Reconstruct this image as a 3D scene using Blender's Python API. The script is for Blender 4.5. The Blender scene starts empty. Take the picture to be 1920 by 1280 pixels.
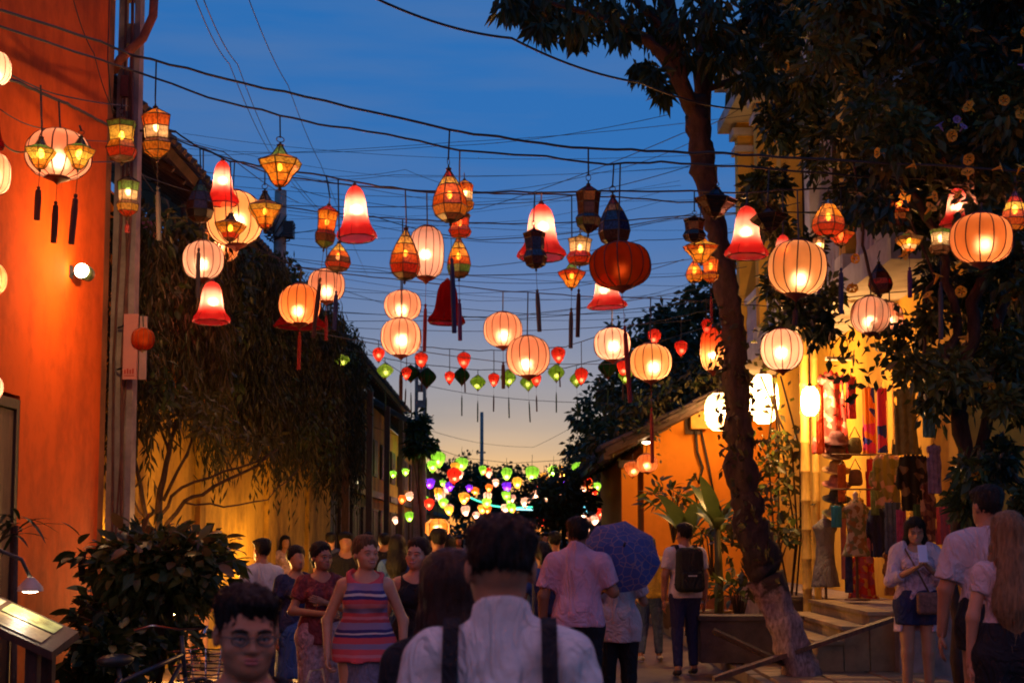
import bpy, bmesh, math, random
import numpy as np
from mathutils import Vector, Matrix, Euler
R = math.radians
random.seed(7); RNG = np.random.default_rng(7)
sc = bpy.context.scene
C = sc.collection

# ------------------------------------------------------------------ camera, sky, sun, exposure
PITCH = R(5.0); FPX = 1920*50/36; SHIFT = (365/FPX - math.tan(PITCH))
CAMZ = 1.6
cam = bpy.data.cameras.new('camera'); cam.lens = 50; cam.sensor_width = 36
cam.clip_start = .1; cam.clip_end = 2000
cam.shift_y = SHIFT*FPX/1920
cam.dof.use_dof = True; cam.dof.focus_distance = 13.0; cam.dof.aperture_fstop = 5.6
co = bpy.data.objects.new('camera', cam); C.objects.link(co)
co.location = (0, 0, CAMZ); co.rotation_euler = (R(90)+PITCH, 0, 0)
sc.camera = co

world = bpy.data.worlds.new('World'); sc.world = world; world.use_nodes = True
wn = world.node_tree; bg = wn.nodes['Background']
sky = wn.nodes.new('ShaderNodeTexSky'); sky.sky_type = 'NISHITA'; sky.sun_disc = False
sky.sun_elevation = R(1.0); sky.sun_rotation = 0.0
sky.ozone_density = 6; sky.air_density = 1; sky.dust_density = 1
tint = wn.nodes.new('ShaderNodeMix'); tint.data_type = 'RGBA'; tint.blend_type = 'MULTIPLY'
tint.inputs[0].default_value = 1; tint.inputs[7].default_value = (1.05, 1.15, .90, 1)
wn.links.new(sky.outputs[0], tint.inputs[6])
dusk = wn.nodes.new('ShaderNodeMix'); dusk.data_type = 'RGBA'; dusk.blend_type = 'MIX'      # deep blue of the upper sky carries on over the whole dome
dusk.inputs[7].default_value = (.075, .58, 1.75, 1)
wc = wn.nodes.new('ShaderNodeTexCoord'); wsep = wn.nodes.new('ShaderNodeSeparateXYZ'); wmr = wn.nodes.new('ShaderNodeMapRange')
wmr.inputs[1].default_value = .05; wmr.inputs[2].default_value = .27; wmr.inputs[4].default_value = .85
wn.links.new(wc.outputs['Generated'], wsep.inputs[0]); wn.links.new(wsep.outputs[2], wmr.inputs[0]); wn.links.new(wmr.outputs[0], dusk.inputs[0])
wn.links.new(tint.outputs[2], dusk.inputs[6])
cmap = wn.nodes.new('ShaderNodeMapping'); cmap.inputs['Scale'].default_value = (1.4, 1.4, 11); cnz = wn.nodes.new('ShaderNodeTexNoise'); cnz.inputs['Scale'].default_value = 1.6; cnz.inputs['Detail'].default_value = 6
crp = wn.nodes.new('ShaderNodeMapRange'); crp.inputs[1].default_value = .42; crp.inputs[2].default_value = .72; crp.inputs[4].default_value = .40
cmx = wn.nodes.new('ShaderNodeMix'); cmx.data_type = 'RGBA'; cmx.inputs[7].default_value = (.80, .84, .95, 1)
wn.links.new(wc.outputs['Generated'], cmap.inputs[0]); wn.links.new(cmap.outputs[0], cnz.inputs['Vector']); wn.links.new(cnz.outputs[0], crp.inputs[0]); wn.links.new(crp.outputs[0], cmx.inputs[0])
wn.links.new(dusk.outputs[2], cmx.inputs[6]); wn.links.new(cmx.outputs[2], bg.inputs[0])
bg.inputs[1].default_value = 0.28

sun = bpy.data.lights.new('sun', 'SUN'); sun.energy = .03; sun.angle = R(12); sun.color = (1, .72, .5)
so = bpy.data.objects.new('sun', sun); C.objects.link(so)
so.rotation_euler = (R(88), 0, R(180))          # afterglow at the far end of the street

sc.view_settings.view_transform = 'Standard'; sc.view_settings.look = 'None'
sc.view_settings.exposure = 0; sc.view_settings.gamma = 1; sc.view_settings.use_curve_mapping = False
cy = sc.cycles
cy.use_denoising = True; cy.denoiser = 'OPENIMAGEDENOISE'
cy.max_bounces = 6; cy.diffuse_bounces = 3; cy.glossy_bounces = 3; cy.transmission_bounces = 6
cy.transparent_max_bounces = 24; cy.use_light_tree = True
cy.sample_clamp_indirect = 4; cy.caustics_reflective = False; cy.caustics_refractive = False
cy.filter_width = 1.9

# ------------------------------------------------------------------ helpers
_ct, _st = math.cos(PITCH), math.sin(PITCH)
def at(px, py, d):
    """point of the street seen at photo pixel (px, py) that stands d metres down the street"""
    u = (px-960)/FPX; v = (640-py)/FPX + SHIFT
    dy = _ct - v*_st; dz = _st + v*_ct
    k = d/dy
    return Vector((u*k, d, CAMZ + dz*k))
def m_per_px(d): return d/FPX

def link(o, parent=None):
    C.objects.link(o)
    if parent is not None: o.parent = parent
    return o
def tag(o, label=None, cat=None, group=None, kind=None):
    if label: o['label'] = label
    if cat: o['category'] = cat
    if group: o['group'] = group
    if kind: o['kind'] = kind
    return o
def empty(name, loc=(0, 0, 0), rz=0.0, label=None, cat=None, group=None):
    o = bpy.data.objects.new(name, None); C.objects.link(o)
    o.location = loc; o.rotation_euler = (0, 0, rz); o.empty_display_size = .1
    return tag(o, label, cat, group)
def inst(name, mesh, parent=None, loc=(0, 0, 0), rot=(0, 0, 0), scale=(1, 1, 1)):
    o = bpy.data.objects.new(name, mesh); link(o, parent)
    o.location = loc; o.rotation_euler = rot; o.scale = scale
    return o

class MB:
    """collects verts/faces; build() links them as one mesh object"""
    def __init__(s): s.v = []; s.f = []; s.n = 0
    def add(s, v, f):
        v = np.asarray(v, float).reshape(-1, 3)
        s.v.append(v); n = s.n
        s.f.extend([tuple(i+n for i in q) for q in f]); s.n += len(v); return s
    def box(s, a, b, rz=0.0, c=None):
        x0, y0, z0 = a; x1, y1, z1 = b
        v = np.array([(x0,y0,z0),(x1,y0,z0),(x1,y1,z0),(x0,y1,z0),(x0,y0,z1),(x1,y0,z1),(x1,y1,z1),(x0,y1,z1)], float)
        if rz:
            c = np.array(c if c is not None else ((x0+x1)/2, (y0+y1)/2, 0)); cs, sn = math.cos(rz), math.sin(rz)
            w = v-c; v = np.stack([w[:,0]*cs-w[:,1]*sn, w[:,0]*sn+w[:,1]*cs, w[:,2]], 1)+c
        return s.add(v, [(3,2,1,0),(4,5,6,7),(0,1,5,4),(1,2,6,5),(2,3,7,6),(3,0,4,7)])
    def tube(s, pts, r, n=8, cap=True):
        pts = [np.array(p, float) for p in pts]
        rs = list(r) if hasattr(r, '__len__') else [r]*len(pts)
        V = []; F = []
        prev = None
        for i, p in enumerate(pts):
            t = (pts[min(i+1, len(pts)-1)]-pts[max(i-1, 0)]); t = t/(np.linalg.norm(t)+1e-9)
            if prev is None:
                a = np.array((0,0,1.)) if abs(t[2]) < .9 else np.array((1.,0,0))
            else: a = prev
            e1 = a - t*np.dot(a, t); e1 /= np.linalg.norm(e1)+1e-9; e2 = np.cross(t, e1); prev = e1
            for k in range(n):
                th = 2*math.pi*k/n
                V.append(p+rs[i]*(math.cos(th)*e1+math.sin(th)*e2))
        for i in range(len(pts)-1):
            for k in range(n):
                F.append((i*n+k, i*n+(k+1)%n, (i+1)*n+(k+1)%n, (i+1)*n+k))
        if cap:
            F.append(tuple(range(n-1, -1, -1))); F.append(tuple(range((len(pts)-1)*n, len(pts)*n)))
        return s.add(V, F)
    def lathe(s, prof, n=16, c=(0, 0, 0), cap=True, wob=None):
        V = []; F = []
        for i, (z, r) in enumerate(prof):
            for k in range(n):
                th = 2*math.pi*k/n
                rr = r*(wob(th, i) if wob else 1)
                V.append((c[0]+rr*math.cos(th), c[1]+rr*math.sin(th), c[2]+z))
        m = len(prof)
        for i in range(m-1):
            for k in range(n): F.append((i*n+k, i*n+(k+1)%n, (i+1)*n+(k+1)%n, (i+1)*n+k))
        if cap:
            F.append(tuple(range(n-1, -1, -1))); F.append(tuple(range((m-1)*n, m*n)))
        return s.add(V, F)
    def ball(s, c, r, n=10, m=7):
        r = r if hasattr(r, '__len__') else (r, r, r)
        V = []; F = []
        for i in range(1, m):
            ph = math.pi*i/m
            for k in range(n):
                th = 2*math.pi*k/n
                V.append((c[0]+r[0]*math.sin(ph)*math.cos(th), c[1]+r[1]*math.sin(ph)*math.sin(th), c[2]-r[2]*math.cos(ph)))
        b = len(V); V.append((c[0], c[1], c[2]-r[2])); V.append((c[0], c[1], c[2]+r[2]))
        for i in range(m-2):
            for k in range(n): F.append((i*n+k, i*n+(k+1)%n, (i+1)*n+(k+1)%n, (i+1)*n+k))
        for k in range(n):
            F.append((b, (k+1)%n, k)); F.append((b+1, (m-2)*n+k, (m-2)*n+(k+1)%n))
        return s.add(V, F)
    def mesh(s, name, mat=None, smooth=False):
        me = bpy.data.meshes.new(name)
        v = np.concatenate(s.v) if s.v else np.zeros((0, 3))
        me.from_pydata(v.tolist(), [], s.f)
        if mat is not None: me.materials.append(mat)
        if smooth: me.polygons.foreach_set('use_smooth', np.ones(len(me.polygons), bool))
        me.update(); return me
    def build(s, name, mat=None, parent=None, smooth=False, loc=(0, 0, 0), rot=(0, 0, 0)):
        return inst(name, s.mesh(name, mat, smooth), parent, loc, rot)

def bulk_mesh(name, V, n_per, mat, smooth=False, fidx=None):
    """fast mesh of many equal polygons: V (k*n_per, 3)"""
    me = bpy.data.meshes.new(name)
    nf = len(V)//n_per
    me.vertices.add(len(V)); me.vertices.foreach_set('co', np.asarray(V, np.float32).ravel())
    me.loops.add(nf*n_per); me.loops.foreach_set('vertex_index', np.arange(nf*n_per, dtype=np.int32))
    me.polygons.add(nf); me.polygons.foreach_set('loop_start', np.arange(0, nf*n_per, n_per, dtype=np.int32))
    me.polygons.foreach_set('loop_total', np.full(nf, n_per, np.int32))
    if mat is not None: me.materials.append(mat)
    me.update(calc_edges=True); me.validate()
    return me

# ------------------------------------------------------------------ materials
def N(nt, t, **kw):
    n = nt.nodes.new(t)
    for k, v in kw.items(): setattr(n, k, v)
    return n
def new_mat(name):
    m = bpy.data.materials.new(name); m.use_nodes = True
    nt = m.node_tree; return m, nt, nt.nodes['Principled BSDF'], nt.nodes['Material Output']
def col4(c): return (c[0], c[1], c[2], 1)
_mats = {}
def pmat(name, col, rough=.7, var=.25, scale=6, bump=.15, metal=0, spec=.4, col2=None, obj_coord=True, stretch=(1, 1, 1), detail=6):
    """procedural: noise-mottled colour, noise roughness, fine bump"""
    if name in _mats: return _mats[name]
    m, nt, b, out = new_mat(name); L = nt.links.new
    tc = N(nt, 'ShaderNodeTexCoord'); mp = N(nt, 'ShaderNodeMapping'); mp.inputs['Scale'].default_value = stretch
    L(tc.outputs['Object'], mp.inputs[0])
    nz = N(nt, 'ShaderNodeTexNoise'); nz.inputs['Scale'].default_value = scale; nz.inputs['Detail'].default_value = detail
    nz.inputs['Roughness'].default_value = .62
    L(mp.outputs[0], nz.inputs['Vector'])
    rp = N(nt, 'ShaderNodeValToRGB'); c2 = col2 or tuple(x*(1-var) for x in col)
    rp.color_ramp.elements[0].position = .32; rp.color_ramp.elements[0].color = col4(c2)
    rp.color_ramp.elements[1].position = .68; rp.color_ramp.elements[1].color = col4(tuple(min(1, x*(1+var*.4)) for x in col))
    L(nz.outputs[0], rp.inputs[0]); L(rp.outputs[0], b.inputs['Base Color'])
    b.inputs['Roughness'].default_value = rough; b.inputs['Metallic'].default_value = metal
    b.inputs['Specular IOR Level'].default_value = spec
    if bump:
        n2 = N(nt, 'ShaderNodeTexNoise'); n2.inputs['Scale'].default_value = scale*5; n2.inputs['Detail'].default_value = 4
        L(mp.outputs[0], n2.inputs['Vector'])
        bp = N(nt, 'ShaderNodeBump'); bp.inputs['Strength'].default_value = bump; bp.inputs['Distance'].default_value = .02
        L(n2.outputs[0], bp.inputs['Height']); L(bp.outputs[0], b.inputs['Normal'])
    _mats[name] = m; return m

def plaster(name, col, stain, amount=.55, streak=True):
    """old limewash: broad patches, vertical rain streaks, grime rising from the foot (own shapes, not shade)"""
    if name in _mats: return _mats[name]
    m, nt, b, out = new_mat(name); L = nt.links.new
    tc = N(nt, 'ShaderNodeTexCoord')
    def noise(sc_, st, det=6):
        mp = N(nt, 'ShaderNodeMapping'); mp.inputs['Scale'].default_value = st; L(tc.outputs['Object'], mp.inputs[0])
        n = N(nt, 'ShaderNodeTexNoise'); n.inputs['Scale'].default_value = sc_; n.inputs['Detail'].default_value = det
        n.inputs['Roughness'].default_value = .65; L(mp.outputs[0], n.inputs['Vector']); return n
    big = noise(.55, (1, 1, 1)); fine = noise(5, (1, 1, 1), 8); st = noise(1.7, (1, 1, .38), 6)
    mul = N(nt, 'ShaderNodeMath', operation='MULTIPLY'); L(big.outputs[0], mul.inputs[0]); L(st.outputs[0], mul.inputs[1])
    ad = N(nt, 'ShaderNodeMath', operation='MULTIPLY_ADD'); L(fine.outputs[0], ad.inputs[0]); ad.inputs[1].default_value = .35
    L(mul.outputs[0], ad.inputs[2])
    rp = N(nt, 'ShaderNodeValToRGB'); e = rp.color_ramp.elements
    e[0].position = .36; e[0].color = col4(col); e[1].position = .36+.30/amount*.55; e[1].color = col4(stain)
    L(ad.outputs[0], rp.inputs[0]); L(rp.outputs[0], b.inputs['Base Color'])
    b.inputs['Roughness'].default_value = .9; b.inputs['Specular IOR Level'].default_value = .15
    bp = N(nt, 'ShaderNodeBump'); bp.inputs['Strength'].default_value = .25; bp.inputs['Distance'].default_value = .03
    L(fine.outputs[0], bp.inputs['Height']); L(bp.outputs[0], b.inputs['Normal'])
    _mats[name] = m; return m

def silk(name, col, trans=.55, weave=True, two=None, core=.55):
    """lantern silk: light passes, part scattered, part straight; optional gradient of dye and painted bulb glow along the height"""
    if name in _mats: return _mats[name]
    m, nt, b, out = new_mat(name); L = nt.links.new; nt.nodes.remove(b)
    t = N(nt, 'ShaderNodeBsdfTranslucent'); d = N(nt, 'ShaderNodeBsdfDiffuse'); tr = N(nt, 'ShaderNodeBsdfTransparent')
    tc = N(nt, 'ShaderNodeTexCoord'); sep = N(nt, 'ShaderNodeSeparateXYZ'); L(tc.outputs['Object'], sep.inputs[0])
    nz = N(nt, 'ShaderNodeTexNoise'); nz.inputs['Scale'].default_value = 7; nz.inputs['Detail'].default_value = 5
    mp = N(nt, 'ShaderNodeMapping'); mp.inputs['Scale'].default_value = (1, 1, .35); L(tc.outputs['Object'], mp.inputs[0]); L(mp.outputs[0], nz.inputs['Vector'])
    rp = N(nt, 'ShaderNodeValToRGB')
    rp.color_ramp.elements[0].color = col4(tuple(x*.80 for x in col)); rp.color_ramp.elements[0].position = .3
    rp.color_ramp.elements[1].color = col4(col); rp.color_ramp.elements[1].position = .65
    L(nz.outputs[0], rp.inputs[0]); src = rp.outputs[0]
    if two:                                        # tones by height, dip dye and painted bulb glow: list of (height -0.5..0.5, colour)
        r2 = N(nt, 'ShaderNodeValToRGB'); els = r2.color_ramp.elements
        mr = N(nt, 'ShaderNodeMath', operation='MULTIPLY_ADD'); mr.inputs[1].default_value = 1; mr.inputs[2].default_value = .5
        L(sep.outputs[2], mr.inputs[0]); L(mr.outputs[0], r2.inputs[0])
        while len(els) < len(two): els.new(.5)
        for el_, (h, c) in zip(els, two): el_.position = h+.5; el_.color = col4(c)
        mx = N(nt, 'ShaderNodeMix', data_type='RGBA', blend_type='MULTIPLY'); mx.inputs[0].default_value = .5
        L(r2.outputs[0], mx.inputs[6]); L(src, mx.inputs[7]); src = r2.outputs[0]
    for n_ in (t, d, tr): L(src, n_.inputs[0])
    rf = N(nt, 'ShaderNodeBsdfRefraction'); rf.inputs['Roughness'].default_value = .9; rf.inputs['IOR'].default_value = 1.25      # blurred view of the bulb through the cloth
    pal = N(nt, 'ShaderNodeMix', data_type='RGBA'); pal.inputs[0].default_value = core; L(src, pal.inputs[6]); pal.inputs[7].default_value = (1, .86, .76, 1); L(pal.outputs[2], rf.inputs[0])
    tt = N(nt, 'ShaderNodeMixShader'); tt.inputs[0].default_value = .42; L(t.outputs[0], tt.inputs[1]); L(rf.outputs[0], tt.inputs[2])
    a = N(nt, 'ShaderNodeMixShader'); a.inputs[0].default_value = .30; L(tt.outputs[0], a.inputs[1]); L(d.outputs[0], a.inputs[2])
    c = N(nt, 'ShaderNodeMixShader'); c.inputs[0].default_value = trans; L(a.outputs[0], c.inputs[1]); L(tr.outputs[0], c.inputs[2])
    L(c.outputs[0], out.inputs[0]); _mats[name] = m; return m

def stained(name, col, trans=.42):
    """stained lantern glass with mottled enamel"""
    if name in _mats: return _mats[name]
    m, nt, b, out = new_mat(name); L = nt.links.new; nt.nodes.remove(b)
    t = N(nt, 'ShaderNodeBsdfTranslucent'); tr = N(nt, 'ShaderNodeBsdfTransparent'); g = N(nt, 'ShaderNodeBsdfGlossy'); d = N(nt, 'ShaderNodeBsdfDiffuse')
    g.inputs['Roughness'].default_value = .25
    tc = N(nt, 'ShaderNodeTexCoord'); nz = N(nt, 'ShaderNodeTexNoise'); nz.inputs['Scale'].default_value = 16; nz.inputs['Detail'].default_value = 3
    L(tc.outputs['Object'], nz.inputs['Vector'])
    rp = N(nt, 'ShaderNodeValToRGB')
    rp.color_ramp.elements[0].color = col4(tuple(x*.45 for x in col)); rp.color_ramp.elements[0].position = .38
    rp.color_ramp.elements[1].color = col4(col); rp.color_ramp.elements[1].position = .6
    L(nz.outputs[0], rp.inputs[0])
    for n_ in (t, tr, d): L(rp.outputs[0], n_.inputs[0])
    a = N(nt, 'ShaderNodeMixShader'); a.inputs[0].default_value = .3; L(t.outputs[0], a.inputs[1]); L(d.outputs[0], a.inputs[2])
    c = N(nt, 'ShaderNodeMixShader'); c.inputs[0].default_value = trans; L(a.outputs[0], c.inputs[1]); L(tr.outputs[0], c.inputs[2])
    e = N(nt, 'ShaderNodeMixShader'); e.inputs[0].default_value = .06; L(c.outputs[0], e.inputs[1]); L(g.outputs[0], e.inputs[2])
    L(e.outputs[0], out.inputs[0]); _mats[name] = m; return m

def glow(name, col, s):
    """a lamp's own light-giving surface"""
    if name in _mats: return _mats[name]
    m, nt, b, out = new_mat(name)
    b.inputs['Base Color'].default_value = col4(col); b.inputs['Emission Color'].default_value = col4(col)
    b.inputs['Emission Strength'].default_value = s; _mats[name] = m; return m

def leafmat(name, col, col2, rough=.5, trans=.25):
    if name in _mats: return _mats[name]
    m, nt, b, out = new_mat(name); L = nt.links.new
    tc = N(nt, 'ShaderNodeTexCoord'); nz = N(nt, 'ShaderNodeTexNoise'); nz.inputs['Scale'].default_value = 2.3; nz.inputs['Detail'].default_value = 5
    L(tc.outputs['Object'], nz.inputs['Vector'])
    rp = N(nt, 'ShaderNodeValToRGB'); rp.color_ramp.elements[0].position = .35; rp.color_ramp.elements[1].position = .66
    rp.color_ramp.elements[0].color = col4(col2); rp.color_ramp.elements[1].color = col4(col)
    L(nz.outputs[0], rp.inputs[0]); L(rp.outputs[0], b.inputs['Base Color'])
    b.inputs['Roughness'].default_value = rough; b.inputs['Specular IOR Level'].default_value = .35
    t = N(nt, 'ShaderNodeBsdfTranslucent'); L(rp.outputs[0], t.inputs[0])
    a = N(nt, 'ShaderNodeMixShader'); a.inputs[0].default_value = trans
    L(b.outputs[0], a.inputs[1]); L(t.outputs[0], a.inputs[2]); L(a.outputs[0], out.inputs[0])
    _mats[name] = m; return m

M_orange = plaster('orange_limewash', (.82, .11, .006), (.38, .042, .004), .62)
M_yellow = plaster('yellow_limewash', (.72, .42, .045), (.15, .075, .02), .62)
M_yellow2 = plaster('warm_yellow_limewash', (.72, .42, .06), (.42, .2, .03), .5)
M_ochre = plaster('ochre_limewash', (.78, .27, .025), (.5, .18, .02), .5)
M_pale = plaster('pale_trim_limewash', (.55, .53, .50), (.22, .2, .18), .6)
M_conc = pmat('weathered_concrete', (.30, .24, .21), .9, .4, 5, .3)
M_wood = pmat('dark_wood', (.055, .028, .016), .6, .5, 4, .2, stretch=(8, 8, 1))
M_wood2 = pmat('brown_wood', (.14, .065, .03), .6, .5, 4, .2, stretch=(8, 8, 1))
M_tile = pmat('old_roof_tile', (.075, .05, .04), .85, .5, 3, .3, col2=(.03, .028, .022))
M_wire = pmat('black_cable', (.018, .017, .018), .6, .2, 20, 0)
M_brass = pmat('dark_brass', (.06, .038, .018), .45, .4, 30, .1, metal=.7)
M_rib = pmat('lantern_rib', (.05, .012, .006), .7, .3, 30, 0)
M_red_wood = pmat('lantern_cap', (.16, .02, .012), .55, .3, 30, 0)
M_rust = pmat('rusty_pipe', (.26, .07, .035), .7, .45, 14, .2)
M_black = pmat('black_metal', (.02, .02, .02), .45, .2, 20, .05)
M_bark = pmat('tree_bark', (.055, .030, .022), .9, .55, 7, .6, stretch=(3, 3, 1))
M_white_bark = pmat('limewashed_bark', (.40, .27, .25), .9, .5, 12, .7, col2=(.15, .085, .07), stretch=(3, 3, 1))
def foot_bark():
    m = pmat('limewashed_foot', (.40, .27, .25), .9, .5, 12, .7, col2=(.15, .085, .07), stretch=(3, 3, 1)); nt = m.node_tree; L = nt.links.new; b = nt.nodes['Principled BSDF']; src = b.inputs['Base Color'].links[0].from_socket
    tc = N(nt, 'ShaderNodeTexCoord'); sp = N(nt, 'ShaderNodeSeparateXYZ'); L(tc.outputs['Object'], sp.inputs[0]); nz = N(nt, 'ShaderNodeTexNoise'); nz.inputs['Scale'].default_value = 9; nz.inputs['Detail'].default_value = 5; L(tc.outputs['Object'], nz.inputs['Vector'])
    ad = N(nt, 'ShaderNodeMath', operation='MULTIPLY_ADD'); ad.inputs[1].default_value = .5; L(nz.outputs[0], ad.inputs[0]); L(sp.outputs[2], ad.inputs[2])
    mr = N(nt, 'ShaderNodeMapRange'); mr.inputs[1].default_value = 1.10; mr.inputs[2].default_value = 1.20; L(ad.outputs[0], mr.inputs[0])
    mx = N(nt, 'ShaderNodeMix', data_type='RGBA'); L(mr.outputs[0], mx.inputs[0]); L(src, mx.inputs[6]); mx.inputs[7].default_value = (.05, .028, .02, 1); L(mx.outputs[2], b.inputs['Base Color']); return m
M_foot = foot_bark()
M_leaf = leafmat('dark_leaf', (.030, .052, .014), (.012, .024, .008))
M_leaf2 = leafmat('mid_leaf', (.055, .075, .017), (.024, .036, .009))
M_leaf3 = leafmat('olive_leaf', (.075, .068, .02), (.032, .03, .01))
M_leaf4 = leafmat('bright_leaf', (.14, .17, .03), (.06, .09, .015))
# ------------------------------------------------------------------ ground, road, pavements
M_road = pmat('worn_street', (.085, .062, .048), .55, .5, 1.6, .5, spec=.5)
M_slab = pmat('paving_slab', (.20, .135, .085), .6, .4, 2.2, .3, spec=.45)
M_kerb = pmat('kerb_stone', (.22, .17, .13), .75, .4, 4, .3)
M_earth = pmat('dark_earth', (.06, .045, .035), .95, .4, 1, .4)
tag(MB().box((-400, -60, -.5), (400, 900, 0)).build('ground', M_earth), kind='structure')
# road as a gently uneven sheet
def sheet(x0, x1, y0, y1, z, nx, ny, amp, seed):
    X, Y = np.meshgrid(np.linspace(x0, x1, nx), np.linspace(y0, y1, ny))
    Z = z + amp*(np.sin(X*2.1+seed)*np.sin(Y*.9+seed)+.5*np.sin(X*5.3-Y*2.7))
    V = np.stack([X, Y, Z], -1).reshape(-1, 3); mb = MB()
    mb.add(V, [(j*nx+i, j*nx+i+1, (j+1)*nx+i+1, (j+1)*nx+i) for j in range(ny-1) for i in range(nx-1)])
    return mb
tag(sheet(-3.0, 2.5, -20, 160, .016, 23, 240, .004, 1).build('road', M_road, smooth=True), kind='structure')
mb = MB(); mb.box((-12, -20, .001), (-3.12, 160, .1))
tag(mb.build('pavement_left', M_slab), kind='structure')
kl = MB(); pv = MB()
pr = tag(MB().box((2.62, -20, .001), (9, 160, .13)).build('pavement_right', M_conc), kind='structure')
rows = []
slab_me = []
for k in range(3):
    b = MB(); g = .012; b.add([(-.29+g, -.29+g, 0), (.29-g, -.29+g, 0), (.29-g, .29-g, 0), (-.29+g, .29-g, 0),
                              (-.28+g, -.28+g, .034), (.28-g, -.28+g, .034), (.28-g, .28-g, .034), (-.28+g, .28-g, .034)],
                             [(4,5,6,7),(0,1,5,4),(1,2,6,5),(2,3,7,6),(3,0,4,7)])
    slab_me.append(b.mesh('paving_slab', pmat('paving_slab_%d' % k, [(.32,.20,.11),(.24,.15,.085),(.36,.23,.12)][k], .6, .4, 2.5, .3, spec=.45)))
for j in range(30):                                    # single slabs as far as they can be told apart
    for i in range(3):
        inst('paving_slab', random.choice(slab_me), pr, (2.92+i*.58, 12.2+j*.58, .13+random.uniform(-.004, .004)), (0, 0, random.uniform(-.012, .012)))
kerb_me = MB().box((-.06, -.47, 0), (.06, .47, .15)).mesh('kerb_stone', M_kerb)
for sx in (-3.06, 2.56):
    kb = tag(MB().box((sx-.05, -20, .001), (sx+.05, 160, .05)).build('kerb_left' if sx < 0 else 'kerb_right', M_kerb), kind='structure')
    for j in range(26): inst('kerb_stone', kerb_me, kb, (sx, 9+j*.96, random.uniform(-.006, .006)))

# ------------------------------------------------------------------ roofs and houses
def tile_roof(x_eave, x_ridge, y0, y1, z_eave, z_ridge, parent, step=.24):
    """pan-and-cover tiles: a slab with rounded cover rows running down the slope"""
    mb = MB(); th = .10
    sl = np.array((x_ridge-x_eave, 0, z_ridge-z_eave)); ln = np.linalg.norm(sl); u = sl/ln
    nrm = np.array((-u[2], 0, u[0]));  nrm = nrm if nrm[2] > 0 else -nrm
    e = np.array((x_eave, 0, z_eave)); rdg = np.array((x_ridge, 0, z_ridge))
    v = []
    for p in (e, rdg):
        for y in (y0, y1):
            for o in (0, -th): v.append(p+np.array((0, y, 0))+nrm*o)
    mb.add(v, [(0,2,6,4),(1,5,7,3),(0,1,3,2),(4,6,7,5),(0,4,5,1),(2,3,7,6)])
    o = mb.build('roof', M_tile, parent)
    cv = MB(); n = int((y1-y0)/step)
    for i in range(n+1):
        y = y0+.06+i*(y1-y0-.12)/n
        segs = 5
        for j in range(segs):
            a = e+u*(ln*j/segs-.06)+nrm*(.02+random.uniform(0, .02)); b = e+u*(ln*(j+1)/segs)+nrm*(.005)
            V = []
            for p, r in ((a, .075), (b, .065)):
                for k in range(5):
                    t = math.pi*k/4; V.append(p+np.array((0, y+r*math.cos(t), 0))+nrm*r*math.sin(t))
            cv.add(V, [(k, k+1, k+6, k+5) for k in range(4)]+[(0, 1, 2, 3, 4)])
    tag(cv.build('cover_tiles', M_tile, o), kind='stuff')
    rb = MB(); rb.tube([(x_ridge, y0-.1, z_ridge+.06), (x_ridge, (y0+y1)/2, z_ridge+.02), (x_ridge, y1+.1, z_ridge+.06)], .14, 8)
    rb.build('ridge', M_tile, o)
    rf = MB(); ny = int((y1-y0)/.55)
    for i in range(ny):
        y = y0+.2+i*.55
        a = e-nrm*.16; b = e+u*1.3-nrm*.16
        rf.tube([a+np.array((0, y, 0)), b+np.array((0, y, 0))], .035, 5)
    rf.build('rafters', M_wood, o)
    return o

def plank_door(parent, x, y0, y1, z0, z1, side, mat=None, n=4, name='door'):
    """folding plank doors, each plank its own piece; side +1 faces +x"""
    mat = mat or M_wood2
    fr = MB(); t = .07
    for a, b in (((y0-t), y0), (y1, y1+t)): fr.box((x-.03, a, z0), (x+.05*side if side > 0 else x+.03, b, z1+t)) if side > 0 else fr.box((x-.05, a, z0), (x+.03, b, z1+t))
    fr.box((min(x, x+.06*side)-.001, y0, z1), (max(x, x+.06*side)+.001, y1, z1+t))
    d = fr.build(name, M_wood, parent)
    w = (y1-y0)/n
    for i in range(n):
        off = .012*(i % 2)*side
        p = MB().box((x-.015+off, y0+i*w+.006, z0+.02), (x+.02+off, y0+(i+1)*w-.006, z1-.01)).build('plank', mat, d)
    return d

# --- orange building, nearest on the photographer's side of the street
ob = empty('orange_building', (-3.6, 10, 0), 0, 'tall bright orange limewashed building at the edge of the street', 'building')
w = MB(); w.box((-5.0, -5, 0), (0, -1.6, 9)); w.box((-5.0, .36, 0), (0, 2.38, 9)); w.box((-5.0, -1.6, 2.62), (0, .36, 9)); w.box((-5.0, -1.6, 0), (-.12, .36, 2.62))
w.build('wall', M_orange, ob)
MB().box((-4.9, 2.38, 0), (-.05, 2.72, 8.9)).build('corner_pier', pmat('dark_orange_render', (.36, .12, .025), .9, .6, 2, .3), ob)  # darker mottled strip along the building's edge
MB().box((.0, -5, 0), (.035, -1.66, .35)).build('plinth', pmat('dark_red_plinth', (.16, .045, .02), .85, .4, 3, .2), ob)
d = plank_door(ob, -.05, -1.55, .30, .05, 2.52, 1, M_wood2, 6)
MB().box((-.01, -1.75, 0), (.16, .46, .12)).build('door_step', M_conc, ob)
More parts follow.
